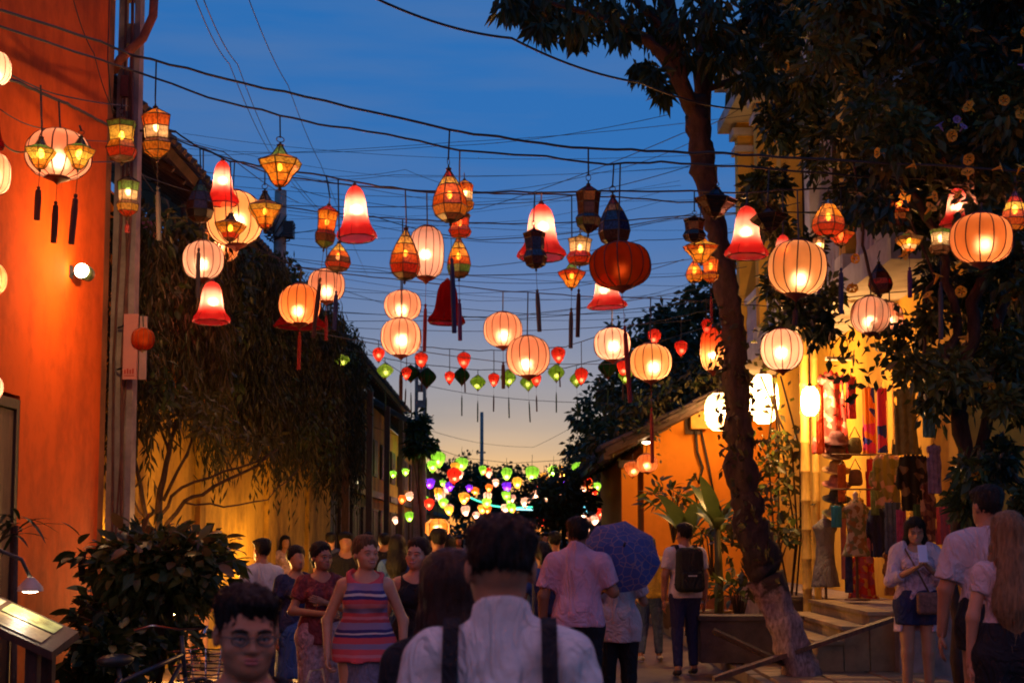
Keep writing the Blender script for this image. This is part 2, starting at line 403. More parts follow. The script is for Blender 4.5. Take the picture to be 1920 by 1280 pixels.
# wall lamp
lp = at(148, 510, 11.45); lx = -3.6
wl = empty('wall_spotlight', (lx, lp.y, lp.z), 0, 'small bright spotlight fixed to the orange wall', 'lamp')
g = MB(); g.tube([(.0, 0, -.02), (.10, 0, 0)], .012, 6); g.box((0, -.035, -.05), (.012, .035, .05)); g.build('bracket', M_black, wl)
g = MB(); g.lathe([(0, .03), (.02, .062), (.11, .066), (.13, .06)], 14); g.build('housing', pmat('green_lamp_metal', (.03, .05, .02), .4, .3, 20, .05), wl, True, (.12, .09, -.005), (R(90), 0, 0))
g = MB(); g.ball((0, 0, 0), (.058, .035, .058), 12, 8); g.build('bulb', glow('spot_glow', (1, .82, .5), 30), wl, True, (.11, -.06, 0))
l = bpy.data.lights.new('spot_lamp', 'POINT'); l.energy = 66; l.color = (1, .52, .18); l.shadow_soft_size = .05
o = bpy.data.objects.new('spot_lamp', l); C.objects.link(o); o.parent = wl; o.location = (.62, -.5, 0)

# --- yellow garden wall with the vine-hung house behind it
gw = empty('yellow_garden_wall', (-3.95, 22, 0), 0, 'long stained yellow wall beneath the hanging vines', 'wall')
MB().box((-.22, -8.9, 0), (0, 9, 3.05)).build('wall', M_yellow, gw)
MB().box((-.28, -8.92, 3.05), (.06, 9.02, 3.17)).build('coping', M_tile, gw)
for y in (-4.1, .9, 5.4): MB().box((-.01, y-.16, 0), (.07, y+.16, 3.05)).build('pier', M_yellow, gw)
vh = empty('vine_covered_house', (-4.6, 22, 0), 0, 'old tiled house behind the yellow wall, hung with vines', 'house')
MB().box((-6, -8.4, 0), (0, 9, 5.55)).build('wall', M_ochre, vh)
tile_roof(.95, -2.9, -9.0, 9.05, 5.75, 8.35, vh); 
g = MB(); g.add([(-2.9, 8.9, 8.2), (-6, 8.9, 5.6), (0, 8.9, 5.5)], [(0, 1, 2)]); g.add([(-2.9, -8.3, 8.2), (0, -8.3, 5.5), (-6, -8.3, 5.6)], [(0, 1, 2)])
g.box((-6.0, -8.3, 5.4), (-2.9, 8.9, 5.6)); g.build('gable', M_ochre, vh)

def shop_house(name, label, xw, side, y0, y1, eave, ridge, over, mat, doors, depth=6, posts=True, win=True, eave_drop=0):
    """timber-fronted shop house; side=+1 stands on the left and faces +x"""
    h = empty(name, (xw, (y0+y1)/2, 0), 0, label, 'house')
    a, b = -(y1-y0)/2, (y1-y0)/2; s = side
    def bx(m, x0, ya, z0, x1, yb, z1): m.box((min(x0*s, x1*s), ya, z0), (max(x0*s, x1*s), yb, z1)); return m
    bx(MB(), -depth, a, 0, 0, b, eave-.2).build('wall', mat, h)
    tile_roof(over*s, -(depth*.5)*s, a-.25, b+.25, eave, ridge, h)
    gb = MB(); gb.add([(0, a+.02, eave-.25), (-depth*s, a+.02, eave-.25), (-depth*.5*s, a+.02, ridge-.25)], [(0,1,2)])
    gb.add([(0, b-.02, eave-.25), (-depth*s, b-.02, eave-.25), (-depth*.5*s, b-.02, ridge-.25)], [(0,1,2)])
    gb.build('gable', mat, h)
    n = max(2, int((b-a)/2.6)); w_ = (b-a)/n
    for i in range(n):
        y = a+i*w_
        if doors: plank_door(h, .03*s, y+.45, y+w_-.45, .12, 2.35, s, M_wood2 if i % 2 else M_wood, 4)
        if win and eave > 4.5:
            f = bx(MB(), .02, y+.7, 3.4, .07, y+w_-.7, 4.5).build('window', M_wood, h)
            for k in range(2):
                ya = y+.76+k*(w_-1.5)/2
                bx(MB(), .07, ya, 3.46, .09, ya+(w_-1.6)/2, 4.44).build('shutter', M_wood2, f)
    bx(MB(), .0, a, 2.75, .12, b, 2.95).build('lintel', M_wood, h)
    if posts:
        for i in range(0, n+1, 2):
            y = a+.12+i*(b-a-.24)/n
            bx(MB(), over-.3, y-.08, .1, over-.14, y+.08, eave-.3).build('post', M_wood2, h)
    return h
shop_house('shop_house', 'timber-posted shop house just beyond the hanging vines', -4.2, 1, 31.3, 47, 5.7, 8.0, .75, plaster('grimy_ochre', (.34, .15, .03), (.07, .04, .02), .7), True)
shop_house('shop_house', 'dark tiled house past the second lattice pole with lit doorway', -4.2, 1, 48, 66, 5.5, 7.6, .7, M_yellow2, True)
shop_house('shop_house', 'farthest low tiled house on the vine side of the street', -4.3, 1, 67.5, 96, 5.4, 8.2, .7, M_ochre, True, posts=False)

# --- right side
th = empty('yellow_townhouse', (4.1, 20.5, 0), 0, 'yellow two-storey townhouse with pillared balcony above the clothes shop', 'house')
g = MB(); g.box((.75, -5.4, .8), (5, 5.4, 4.7)); g.build('wall', M_yellow2, th)
MB().box((.0, -5.3, .131), (5, 5.35, .80)).build('shop_floor', M_conc, th)
MB().box((-.05, -5.5, 4.55), (5, 5.45, 4.85)).build('floor_band', M_pale, th)
MB().box((.55, -5.4, 4.85), (5, 5.4, 9.1)).build('upper_wall', M_yellow2, th)
MB().box((-.25, -5.65, 9.1), (5.2, 5.6, 9.32)).box((-.1, -5.55, 9.32), (5.1, 5.5, 9.9)).box((-.3, -5.7, 9.9), (5.2, 5.62, 10.05)).build('cornice', M_pale, th)
for i in range(6):
    y = -5.1+i*2.02
    m = M_pale if i in (0, 2) else M_yellow2
    p = MB().box((.0, y-.16, 4.85), (.32, y+.16, 9.1)).build('pillar', m, th)
    MB().box((-.06, y-.22, 8.55), (.38, y+.22, 8.66)).box((-.09, y-.25, 8.85), (.41, y+.25, 8.98)).build('capital', M_pale, p)
    MB().box((-.05, y-.21, 4.86), (.37, y+.21, 5.05)).build('base', M_pale, p)
for i in range(5):
    y = -5.1+i*2.02
    rl = MB().box((.08, y+.17, 5.72), (.22, y+1.85, 5.84)).build('balustrade', M_pale, th)
    bal = MB().lathe([(0, .05), (.1, .07), (.3, .045), (.55, .06), (.7, .035), (.85, .05)], 8).mesh('baluster', M_pale, True)
    for k in range(7): inst('baluster', bal, rl, (.15, y+.32+k*.23, 4.86))
    f = MB().box((.5, y+.55, 5.0), (.56, y+1.5, 7.7)).build('balcony_door', M_wood2, th)
    for k in range(2): MB().box((.47, y+.6+k*.44, 5.1), (.51, y+.6+k*.44+.4, 7.6)).build('shutter', M_wood, f)
oh = empty('orange_house', (2.5, 27, 0), 0, 'orange-walled house with dark sloping roof and wall lamp behind the banana plants', 'house')
g = MB(); g.add([(x, y, z) for y in (0, 13) for x, z in ((0, 0), (5, 0), (5, 4.9), (3.4, 5.05), (1.7, 4.28), (0, 3.45))], [(0, 1, 2, 3, 4, 5), (11, 10, 9, 8, 7, 6), (0, 5, 11, 6), (1, 7, 8, 2), (2, 8, 9, 3), (3, 9, 10, 4), (4, 10, 11, 5)]); g.build('wall', M_ochre, oh)
tile_roof(-.78, 3.5, -.75, 13.4, 3.22, 5.32, oh); tile_roof(7.6, 3.5, -.75, 13.4, 3.3, 5.32, oh)
MB().box((-.8, -.74, 3.02), (-.68, 13.3, 3.14)).build('eave_beam', M_wood, oh)
v = [np.array((x, -.7, z)) for x, z in ((-.75, 3.12), (3.5, 5.2))]; MB().tube(v, .07, 6).build('barge_board', M_wood, oh)
f = MB().box((-.03, 1.2, .05), (.0, 2.6, 2.4)).build('side_door', M_wood, oh)
MB().box((.0, -.04, 0), (5, 0, .5)).build('plinth', pmat('dark_red_plinth', (.16, .045, .02), .85, .4, 3, .2), oh)
shop_house('shop_house', 'dark house under the trees beyond the orange house', 4.3, -1, 57, 80, 5.0, 7.4, .7, M_ochre, True, posts=False)
pp = empty('porch_pillar', (at(1180, 1005, 27.2).x, 27.2, 0), 0, 'square orange porch pillar lit beside the umbrella', 'pillar')
MB().box((-.15, -.15, 0), (.15, .15, 2.9)).build('shaft', M_ochre, pp); MB().box((-.2, -.2, 2.9), (.2, .2, 3.04)).build('cap', M_tile, pp)

# steps up to the shop and the plank laid across them
st = empty('stone_steps', (3.0, 16.9, .165), 0, 'stone steps climbing from the pavement to the clothes shop', 'steps')
M_step = pmat('step_stone', (.40, .29, .14), .7, .45, 3, .3)
for i in range(4):
    x = .28*i; z = .155*(i+1)
    MB().box((x, -1.5, 0), (x+.27, 1.5, z-.03)).box((x-.03, -1.53, z-.03), (x+.27, 1.53, z+.01)).build('step', M_step, st)
a, b = at(1338, 1272, 14.75), at(1674, 1160, 15.1)
rp_ = empty('wooden_ramp_plank', ((a.x+b.x)/2, (a.y+b.y)/2, (a.z+b.z)/2), 0, 'long wooden plank slanting up beside the shop steps', 'plank')
MB().add([v for p_ in (a-rp_.location, b-rp_.location) for v in (p_+Vector((0, -.09, -.02)), p_+Vector((0, .09, -.02)), p_+Vector((0, .09, .025)), p_+Vector((0, -.09, .025)))], [(0, 1, 2, 3), (7, 6, 5, 4), (0, 4, 5, 1), (1, 5, 6, 2), (2, 6, 7, 3), (3, 7, 4, 0)]).build('board', M_wood2, rp_)
a, b = at(1338, 1182, 15.3), at(1470, 1243, 14.9)
MB().tube([a-rp_.location, b-rp_.location], .035, 6).build('cross_board', M_wood, rp_)

# ------------------------------------------------------------------ utility poles
def lattice_pole(name, loc, h, w, label, cat='pole', hole0=0.6, pitch=.62):
    """Vietnamese concrete pole: two legs tied by rungs with open slots, tapering"""
    r = empty(name, loc, 0, label, cat)
    mb = MB(); d = w*.75
    for s in (-1, 1):
        mb.add([(s*w*.5, -d/2, 0), (s*w*.26, -d/2, 0), (s*w*.26, d/2, 0), (s*w*.5, d/2, 0),
                (s*w*.40, -d/2*.8, h), (s*w*.18, -d/2*.8, h), (s*w*.18, d/2*.8, h), (s*w*.40, d/2*.8, h)],
               [(0,1,5,4) if s > 0 else (4,5,1,0), (1,2,6,5) if s > 0 else (5,6,2,1), (2,3,7,6) if s > 0 else (6,7,3,2), (3,0,4,7) if s > 0 else (7,4,0,3), (4,5,6,7)])
    mb.build('legs', M_conc, r)
    MB().box((-w*.27, -d*.3, 0), (w*.27, d*.3, hole0)).build('web', M_conc, r)
    z = hole0; rung = MB().box((-w*.27, -d*.3, 0), (w*.27, d*.3, pitch*.45)).mesh('rung', M_conc)
    while z < h-.2:
        inst('rung', rung, r, (0, 0, z+pitch*.55)); z += pitch
    return r
P1 = at(224, 1005, 13.0); P1.z = 0.1
p1 = lattice_pole('utility_pole', P1, 9.5, .23, 'slotted concrete utility pole beside the orange building', hole0=4.6, pitch=.42)
pipe = MB(); q = [at(x, y, d)-P1 for x, y, d in ((292, -60, 12.8), (287, 30, 12.8), (268, 72, 12.8), (225, 112, 12.8), (212, 135, 12.85))]
pipe.tube(q, .042, 10); pipe.build('bent_pipe_bracket', M_rust, p1, True)
MB().box((-.05, -.16, 5.55), (.02, -.1, 5.75)).build('junction_box', pmat('dark_red_box', (.14, .03, .02), .6, .3, 10, .1), p1)
cb = MB()
for k, (x0, x1, x2, r_) in enumerate(((-.07, -.03, -.06, .012), (.03, .05, .02, .016), (.08, .0, .07, .008))):
    cb.tube([(x0, -.11, .0), (x1, -.125, 1.6), (x2, -.118, 3.1), (x1+.02, -.125, 4.6), (x0*.5, -.11, 7.5)], r_, 6)
cb.build('cable_bundle', pmat('reddish_conduit', (.13, .045, .03), .6, .4, 8, .1), p1)
pp2 = at(517, 1005, 26); pp2.z = 0
up2 = empty('power_pole', pp2, 0, 'dark power pole with transformer boxes above the vines', 'pole')
MB().lathe([(0, .17), (8.0, .11)], 10).build('shaft', M_conc, up2, True)
g = MB(); g.box((-.55, -.04, 5.95), (.3, .04, 6.05)); g.box((-.75, -.1, 6.0), (-.35, .0, 6.08)); g.build('cross_arm', M_black, up2)
g = MB(); g.box((.08, -.15, 7.1), (.26, .1, 7.4)); g.box((-.3, -.1, 7.2), (-.1, .1, 7.38)); g.build('transformer', M_black, up2)
g = MB()
for k in range(14): 
    a_ = random.uniform(0, 6.3); g.tube([(0, 0, 7.2+random.uniform(-.3, .3)), (.3*math.cos(a_), -.1, 7.25+.28*math.sin(a_)), (.2*math.cos(a_+1), -.15, 7.1)], .014, 5)
g.build('wire_tangle', M_wire, up2)
lattice_pole('utility_pole', at(787, 1005, 45).xy.to_3d(), 7.4, .42, 'slotted concrete pole standing against the sunset past the houses', hole0=4.4, pitch=.5)
fp = at(903, 1005, 110); fp.z = 0
f_ = empty('street_pole', fp, 0, 'thin lone pole at the far end of the street', 'pole')
MB().lathe([(0, .17), (11.2, .13)], 8).build('shaft', M_conc, f_, True); MB().box((-.3, -.05, 8.0), (.3, .05, 8.12)).build('cross_arm', M_conc, f_)

# ------------------------------------------------------------------ overhead cables
def cable(name, pts, r, label, sag=0, n=30, wob=0.0):
    """pts: world points; a hanging cable thing"""
    P = [np.array(p, float) for p in pts]
    out = []
    for i in range(len(P)-1):
        m = max(3, n//(len(P)-1))
        for k in range(m+(i == len(P)-2)):
            t = k/m; p = P[i]*(1-t)+P[i+1]*t; p[2] -= sag*4*t*(1-t)
            if wob: p[2] += wob*math.sin(17.3*p[0]+r*900)+wob*.8*math.sin(7.1*p[0]+r*3000)+random.uniform(-1, 1)*wob*.8
            if p[1] < 12.8 and p[1] > 5: p[0] = max(p[0], -3.5)
            out.append(p)
    o = Vector(out[0]); mb = MB(); mb.tube([p-np.array(o) for p in out], r, 5)
    c = mb.build(name, M_wire, None, True, o)
    tag(c, label, 'cable', 'overhead cables'); return c
# ------------------------------------------------------------------ lantern strings (photo polylines at their distance down the street)
WIRES = {
 'A': (11.5, [(-60, 2), (190, 78), (250, 103), (420, 148), (610, 190), (840, 243), (960, 262), (1100, 279), (1240, 283), (1390, 290), (1560, 300), (2050, 330)], .011),
 'B': (12.4, [(-60, 30), (190, 112), (255, 135), (390, 182), (525, 217), (620, 236), (760, 258), (860, 283), (1000, 291), (1100, 305), (1150, 307), (1240, 305), (1390, 312), (1600, 330), (2050, 350)], .010),
 'C': (13.4, [(60, 170), (200, 208), (330, 247), (375, 278), (430, 302), (560, 322), (690, 345), (800, 362), (1000, 360), (1270, 358), (1400, 362), (1560, 352), (2000, 340)], .009),
 'D': (14.6, [(150, 215), (330, 262), (520, 330), (700, 352), (900, 362), (1100, 366), (1300, 380), (1500, 400), (1800, 405)], .008),
 'E': (16.2, [(200, 320), (400, 370), (620, 400), (800, 414), (960, 420), (1150, 415), (1350, 400), (1700, 395)], .007),
 'F': (15.4, [(200, 400), (420, 440), (560, 502), (700, 520), (940, 545), (1100, 556), (1250, 560), (1450, 575), (1700, 545)], .006),
 'S': (25.0, [(520, 560), (640, 625), (760, 648), (900, 658), (1060, 650), (1180, 612), (1290, 590), (1420, 560)], .008),
 'T': (27.0, [(540, 610), (650, 655), (760, 680), (900, 694), (1060, 690), (1180, 660), (1300, 620), (1400, 590)], .008),
 'L': (8.6, [(-80, 110), (0, 155), (70, 195), (140, 235), (200, 246), (330, 247)], .013),
}
def wz(row, x):
    d, pl, r = WIRES[row]; P = [at(a, b, d) for a, b in pl]
    return float(np.interp(x, [p.x for p in P], [p.z for p in P]))
WLAB = {'A': 'nearest thick twisted cable crossing high above all the lanterns', 'B': 'second thick cable sagging just under the nearest one',
 'C': 'cable carrying the red bell lanterns', 'D': 'cable behind the red bell lanterns', 'E': 'thin cable behind the glass lanterns over the street middle',
 'F': 'low thin cable carrying the round peach lanterns', 'S': 'upper cable of the small red and green lantern string', 'T': 'lower cable of the small red and green lantern string',
 'L': 'thick black cable running across the orange wall to the pole'}
for k, (d, pl, r) in WIRES.items():
    if k == 'L': pts = [at(a, b, 8.6+(a+80)/280*4.4 if a < 200 else 13) for a, b in pl]
    elif k in 'AB': pts = [at(a, b, float(np.interp(a, [-60, 250], [8.6, d]))) for a, b in pl]
    else: pts = [at(a, b, d) for a, b in pl]
    cable('lantern_cable', pts, r, WLAB[k], 0, 60, .005 if r > .007 else .003)
EXTRA = [
 ([(700, -5, 9.5), (960, 72, 10.5), (1200, 155, 12), (1390, 205, 15)], .010, 'bold black cable slanting down from the top edge into the tree'),
 ([(365, -5, 9), (430, 120, 12), (505, 285, 20), (600, 400, 25)], .004, 'thin paired cable running up over the street, first strand'),
 ([(380, -5, 9), (445, 120, 12), (515, 285, 20), (606, 400, 25)], .004, 'thin paired cable running up over the street, second strand'),
 ([(465, -5, 10), (540, 160, 14), (600, 305, 20), (690, 520, 36)], .004, 'single thin wire crossing the open sky diagonally'),
 ([(0, 130, 9), (200, 200, 13), (420, 285, 16), (560, 380, 26)], .006, 'thin cable sloping across the orange wall above its lanterns'),
 ([(0, 262, 8.4), (60, 278, 9), (200, 300, 13), (420, 372, 18), (520, 440, 26)], .006, 'low cable passing behind the two small amber lanterns'),
 ([(520, 440, 26), (700, 405, 22), (900, 450, 20), (1250, 410, 20), (1500, 380, 19)], .007, 'sagging cable from the power pole to the townhouse'),
 ([(520, 455, 26), (760, 470, 24), (900, 500, 24), (1200, 450, 22), (1400, 430, 21)], .006, 'second sagging cable from the power pole'),
 ([(520, 480, 26), (700, 505, 27), (920, 530, 28), (1200, 520, 26), (1400, 500, 24)], .006, 'third sagging cable from the power pole, thin'),
 ([(530, 500, 26), (760, 580, 34), (1000, 600, 34), (1250, 590, 30)], .006, 'cable crossing low behind the round lanterns'),
 ([(545, 350, 22), (690, 380, 24), (900, 392, 22), (1280, 250, 17), (1400, 195, 15.5)], .005, 'thin wire rising toward the tree trunk'),
 ([(600, 395, 25), (800, 440, 24), (1000, 455, 24), (1300, 400, 20)], .005, 'faint wire behind the dark glass lantern'),
 ([(690, 655, 46), (790, 720, 46), (940, 745, 47), (1150, 755, 46), (1230, 740, 44)], .010, 'lowest cable under the small lantern string'),
 ([(785, 800, 45), (900, 830, 70), (1000, 838, 75), (1090, 790, 60)], .009, 'far cable low over the sunset'),
 ([(85, -5, 11), (110, 100, 11.6), (165, 205, 12.2)], .004, 'wire drooping down the orange wall face'),
 ([(160, -5, 12), (162, 110, 12), (168, 215, 12.2)], .005, 'vertical cable hanging along the orange wall corner'),
 ([(0, 205, 8.5), (120, 240, 10), (200, 262, 13)], .004, 'thin lower wire crossing the orange wall'),
 ([(255, 190, 13), (300, 350, 17), (345, 440, 22), (420, 560, 26)], .007, 'drooping wire beside the concrete pole'),
 ([(250, 300, 13), (310, 380, 17), (380, 460, 22)], .006, 'loose wire loop below the hexagonal lantern'),
 ([(600, 330, 24), (760, 318, 24), (900, 360, 24), (1120, 325, 20), (1300, 265, 17)], .004, 'faint high wire under the second thick cable'),
]
for pl, r, lab in EXTRA: cable('overhead_wire', [at(*p) for p in pl], r, lab, .05, 36)

ORD_W = ['first', 'second', 'third', 'fourth', 'fifth', 'sixth', 'seventh', 'eighth', 'ninth', 'tenth', 'eleventh', 'twelfth', 'thirteenth', 'fourteenth', 'fifteenth', 'sixteenth', 'seventeenth', 'eighteenth', 'nineteenth', 'twentieth', 'twenty-first', 'twenty-second', 'twenty-third', 'twenty-fourth', 'twenty-fifth', 'twenty-sixth']
_wr = np.random.default_rng(77)
for i in range(26):
    y0 = 250+i*14.5; y1 = y0+_wr.uniform(-90, 70); d0, d1 = _wr.uniform(16, 30), _wr.uniform(16, 34); xm = _wr.uniform(700, 1050)
    cable('overhead_wire', [at(_wr.uniform(240, 560), y0, d0), at(xm, (y0+y1)/2+_wr.uniform(10, 55), (d0+d1)/2), at(_wr.uniform(1230, 1450), y1, d1)], _wr.choice([.0035, .0045, .006]), '%s thin wire, counted down, of the loose tangle strung between pole and trees' % (ORD_W[i]), _wr.uniform(.02, .12), 30)

# ------------------------------------------------------------------ lantern shapes (unit size, centred)
def globe_prof(n=13, e=2.35, r0=.15):
    P = []
    for i in range(n):
        z = -.5+i/(n-1); r = .5*max(0, 1-abs(2*z*.955)**e)**(1/e); P.append((z, max(r, r0)))
    return P
SILK = {
 'globe': globe_prof(), 'melon': globe_prof(13, 2.9, .2),
 'diamond': [(-.5, .08), (-.4, .17), (-.25, .32), (-.08, .46), (.05, .5), (.18, .45), (.32, .33), (.43, .18), (.5, .1)],
 'garlic': [(-.5, .1), (-.38, .2), (-.2, .34), (0, .45), (.18, .5), (.32, .47), (.43, .34), (.5, .16)],
 'bell': [(-.5, .455), (-.46, .5), (-.38, .47), (-.28, .385), (-.15, .325), (0, .295), (.15, .275), (.28, .25), (.38, .205), (.45, .15), (.5, .06)],
}
GLASS = {
 'drop': ([(-.5, .22), (-.40, .42), (-.22, .5), (-.02, .45), (.2, .31), (.36, .17), (.5, .05)], 5),
 'lamp': ([(-.5, .12), (-.37, .40), (-.20, .46), (-.12, .37), (.14, .40), (.36, .46), (.5, .08)], 4),
 'saucer': ([(-.5, .10), (-.40, .2), (-.22, .28), (-.02, .44), (.12, .5), (.26, .2), (.5, .06)], 3),
 'barrel': ([(-.5, .2), (-.44, .38), (-.24, .48), (-.04, .36), (.28, .40), (.40, .46), (.5, .1)], 4),
}
_lm = {}
def silk_meshes(kind, ribs, matname):
    key = (kind, ribs, matname)
    if key in _lm: return _lm[key]
    prof = SILK[kind]; n = ribs*4
    def wob(th, i):
        dlt = (th % (2*math.pi/ribs))-math.pi/ribs
        f = math.cos(math.pi/ribs)/math.cos(dlt); f = f*.8+.2*1 - .018*math.cos(dlt*ribs)*0
        if kind == 'bell' and i < 3: f *= 1+.05*math.cos(8*th)
        return f
    sh = MB(); sh.lathe(prof, n, cap=False, wob=wob); sme = sh.mesh('silk_shade', _mats[matname], True)
    fr = MB()
    if kind != 'bell':
        for k in range(ribs):
            t = 2*math.pi*k/ribs
            fr.tube([((r+.004)*math.cos(t), (r+.004)*math.sin(t), z) for z, r in prof], .0115, 4, False)
    else:
        for k in range(4):
            t = math.pi*k/2+.4; fr.tube([((r-.012)*math.cos(t), (r-.012)*math.sin(t), z) for z, r in prof], .006, 4, False)
    for z, r in (prof[0], prof[-1]):
        fr.tube([(r*math.cos(t), r*math.sin(t), z) for t in np.linspace(0, 2*math.pi, 17)], .014, 4, False)
    fme = fr.mesh('frame', M_rib)
    r0, r1 = prof[0][1], prof[-1][1]
    c1 = MB(); c1.lathe([(.5, r1*.95), (.52, r1*1.0), (.545, r1*.7), (.56, r1*.3)], 12)
    cme = c1.mesh('top_cap', M_red_wood, True)
    if kind == 'bell': bme = None
    else:
        c2 = MB(); c2.lathe([(-.64, .015), (-.58, r0*.35), (-.545, r0*.75), (-.52, r0*1.02), (-.5, r0*.98)], 12); bme = c2.mesh('bottom_cap', M_red_wood, True)
    _lm[key] = (sme, fme, cme, bme); return _lm[key]
def glass_meshes(kind):
    if ('g', kind) in _lm: return _lm[('g', kind)]
    prof, nb = GLASS[kind]; S = 6
    fr = MB()
    for k in range(S):
        t = 2*math.pi*k/S
        fr.tube([(r*math.cos(t), r*math.sin(t), z) for z, r in prof], .015, 5, False)
    for z, r in prof:
        for k in range(S):
            t, u = 2*math.pi*k/S, 2*math.pi*(k+1)/S
            fr.tube([(r*math.cos(t), r*math.sin(t), z), (r*math.cos(u), r*math.sin(u), z)], .012, 4, False)
    fme = fr.mesh('frame', M_brass)
    panes = []
    for (z0, r0), (z1, r1) in zip(prof[:-1], prof[1:]):
        V = []; k = .985
        for z, r in ((z0, r0), (z1, r1)):
            for a in (0, 1):
                t = 2*math.pi*a/S; V.append((r*k*math.cos(t), r*k*math.sin(t), z))
        panes.append((V, [(0, 1, 3, 2)]))
    hk = MB(); hk.lathe([(.5, .06), (.54, .09), (.57, .03), (.62, .02)], 8)
    hk.tube([(.09*math.cos(t), 0, .68+.07*math.sin(t)) for t in np.linspace(0, 2*math.pi, 11)], .012, 4, False)
    hme = hk.mesh('hook_cap', M_brass)
    bb = MB(); bb.lathe([(-.62, .01), (-.58, .05), (-.54, .03), (-.5, prof[0][1])], 8); bme = bb.mesh('finial', M_brass)
    _lm[('g', kind)] = (fme, panes, hme, bme); return _lm[('g', kind)]
_pm = {}
def pane_mesh(kind, i, mat):
    key = (kind, i, mat.name)
    if key not in _pm:
        V, F = glass_meshes(kind)[1][i]; _pm[key] = MB().add(V, F).mesh('pane', mat)
    return _pm[key]
silk('silk_peach', (.92, .44, .30)); silk('silk_cream', (.92, .48, .20)); silk('silk_orange', (.90, .32, .09), core=.35); silk('silk_white', (.94, .58, .50), core=.7)
silk('silk_red', (.78, .05, .03), core=.08); silk('silk_darkred', (.42, .02, .025), core=0); silk('silk_rust', (.60, .085, .015), core=0)
silk('silk_green', (.20, .42, .04), core=.15); silk('silk_lime', (.36, .62, .10), core=.3); silk('silk_deepgreen', (.05, .16, .06), core=0); silk('silk_purple', (.32, .08, .62), core=.1)
silk('silk_yellow', (.92, .62, .10), core=.3); silk('silk_amber', (.9, .28, .04), core=.2)
silk('silk_bell', (.9, .3, .3), two=[(-.5, (.55, .02, .03)), (-.3, (.80, .04, .045)), (-.08, (.92, .34, .32)), (.2, (.95, .42, .40)), (.36, (.82, .07, .07)), (.5, (.6, .03, .04))])  # pale middle band paints the bulb's glow into the red silk
silk('silk_dip', (.9, .3, .1), two=[(-.5, (.95, .55, .25)), (-.15, (.95, .5, .2)), (.15, (.85, .15, .04)), (.5, (.7, .06, .03))])
GC = {'a': (.90, .32, .03), 'r': (.72, .06, .015), 'y': (.92, .55, .08), 'g': (.16, .30, .06), 'b': (.05, .10, .30), 'o': (.85, .16, .02), 'w': (.95, .62, .32), 'k': (.05, .03, .02), 'd': (.20, .07, .03), 'p': (.14, .04, .16)}
GM = {k: stained('glass_'+{'a':'amber','r':'red','y':'yellow','g':'green','b':'blue','o':'orange','w':'cream','k':'black','d':'brown','p':'purple'}[k], v) for k, v in GC.items()}
M_bulb = glow('bulb_glow', (1, .80, .48), 22); M_bulb.cycles.emission_sampling = 'NONE'
ts = MB(); ts.lathe([(0, .10), (-.30, .10), (-.31, .55), (-.34, .6), (-.36, .35), (-.38, .8), (-.55, 1.0), (-1.0, .92)], 7)
_tassel = {}
def tassel(parent, z, length, mat, r=.022):
    if mat.name not in _tassel:
        _tassel[mat.name] = ts.mesh('tassel', mat, False)
    return inst('tassel', _tassel[mat.name], parent, (0, 0, z), (0, 0, random.uniform(0, 6)), (r, r, length))
_cord = MB().tube([(0, 0, 0), (0, 0, 1)], 1, 5).mesh('cord', M_wire)
TM = {'k': pmat('dark_tassel', (.045, .02, .02), .9, .3, 40, 0), 'r': pmat('red_tassel', (.20, .02, .02), .9, .3, 40, 0), 'b': pmat('blue_tassel', (.02, .03, .10), .9, .3, 40, 0),
      'p': pmat('purple_tassel', (.10, .03, .12), .9, .3, 40, 0), 'g': pmat('grey_tassel', (.07, .06, .065), .9, .3, 40, 0), 'v': pmat('green_tassel', (.02, .05, .03), .9, .3, 40, 0)}
LP = {}
def lamp_in(parent, loc, watts, col, r=.03):
    key = (round(watts, 1), col, r)
    if key not in LP:
        l = bpy.data.lights.new('lantern_lamp', 'POINT'); l.energy = watts; l.color = col; l.shadow_soft_size = r; LP[key] = l
    o = bpy.data.objects.new('lantern_lamp', LP[key]); C.objects.link(o); o.parent = parent; o.location = loc; return o
WARM = (1, .60, .30)
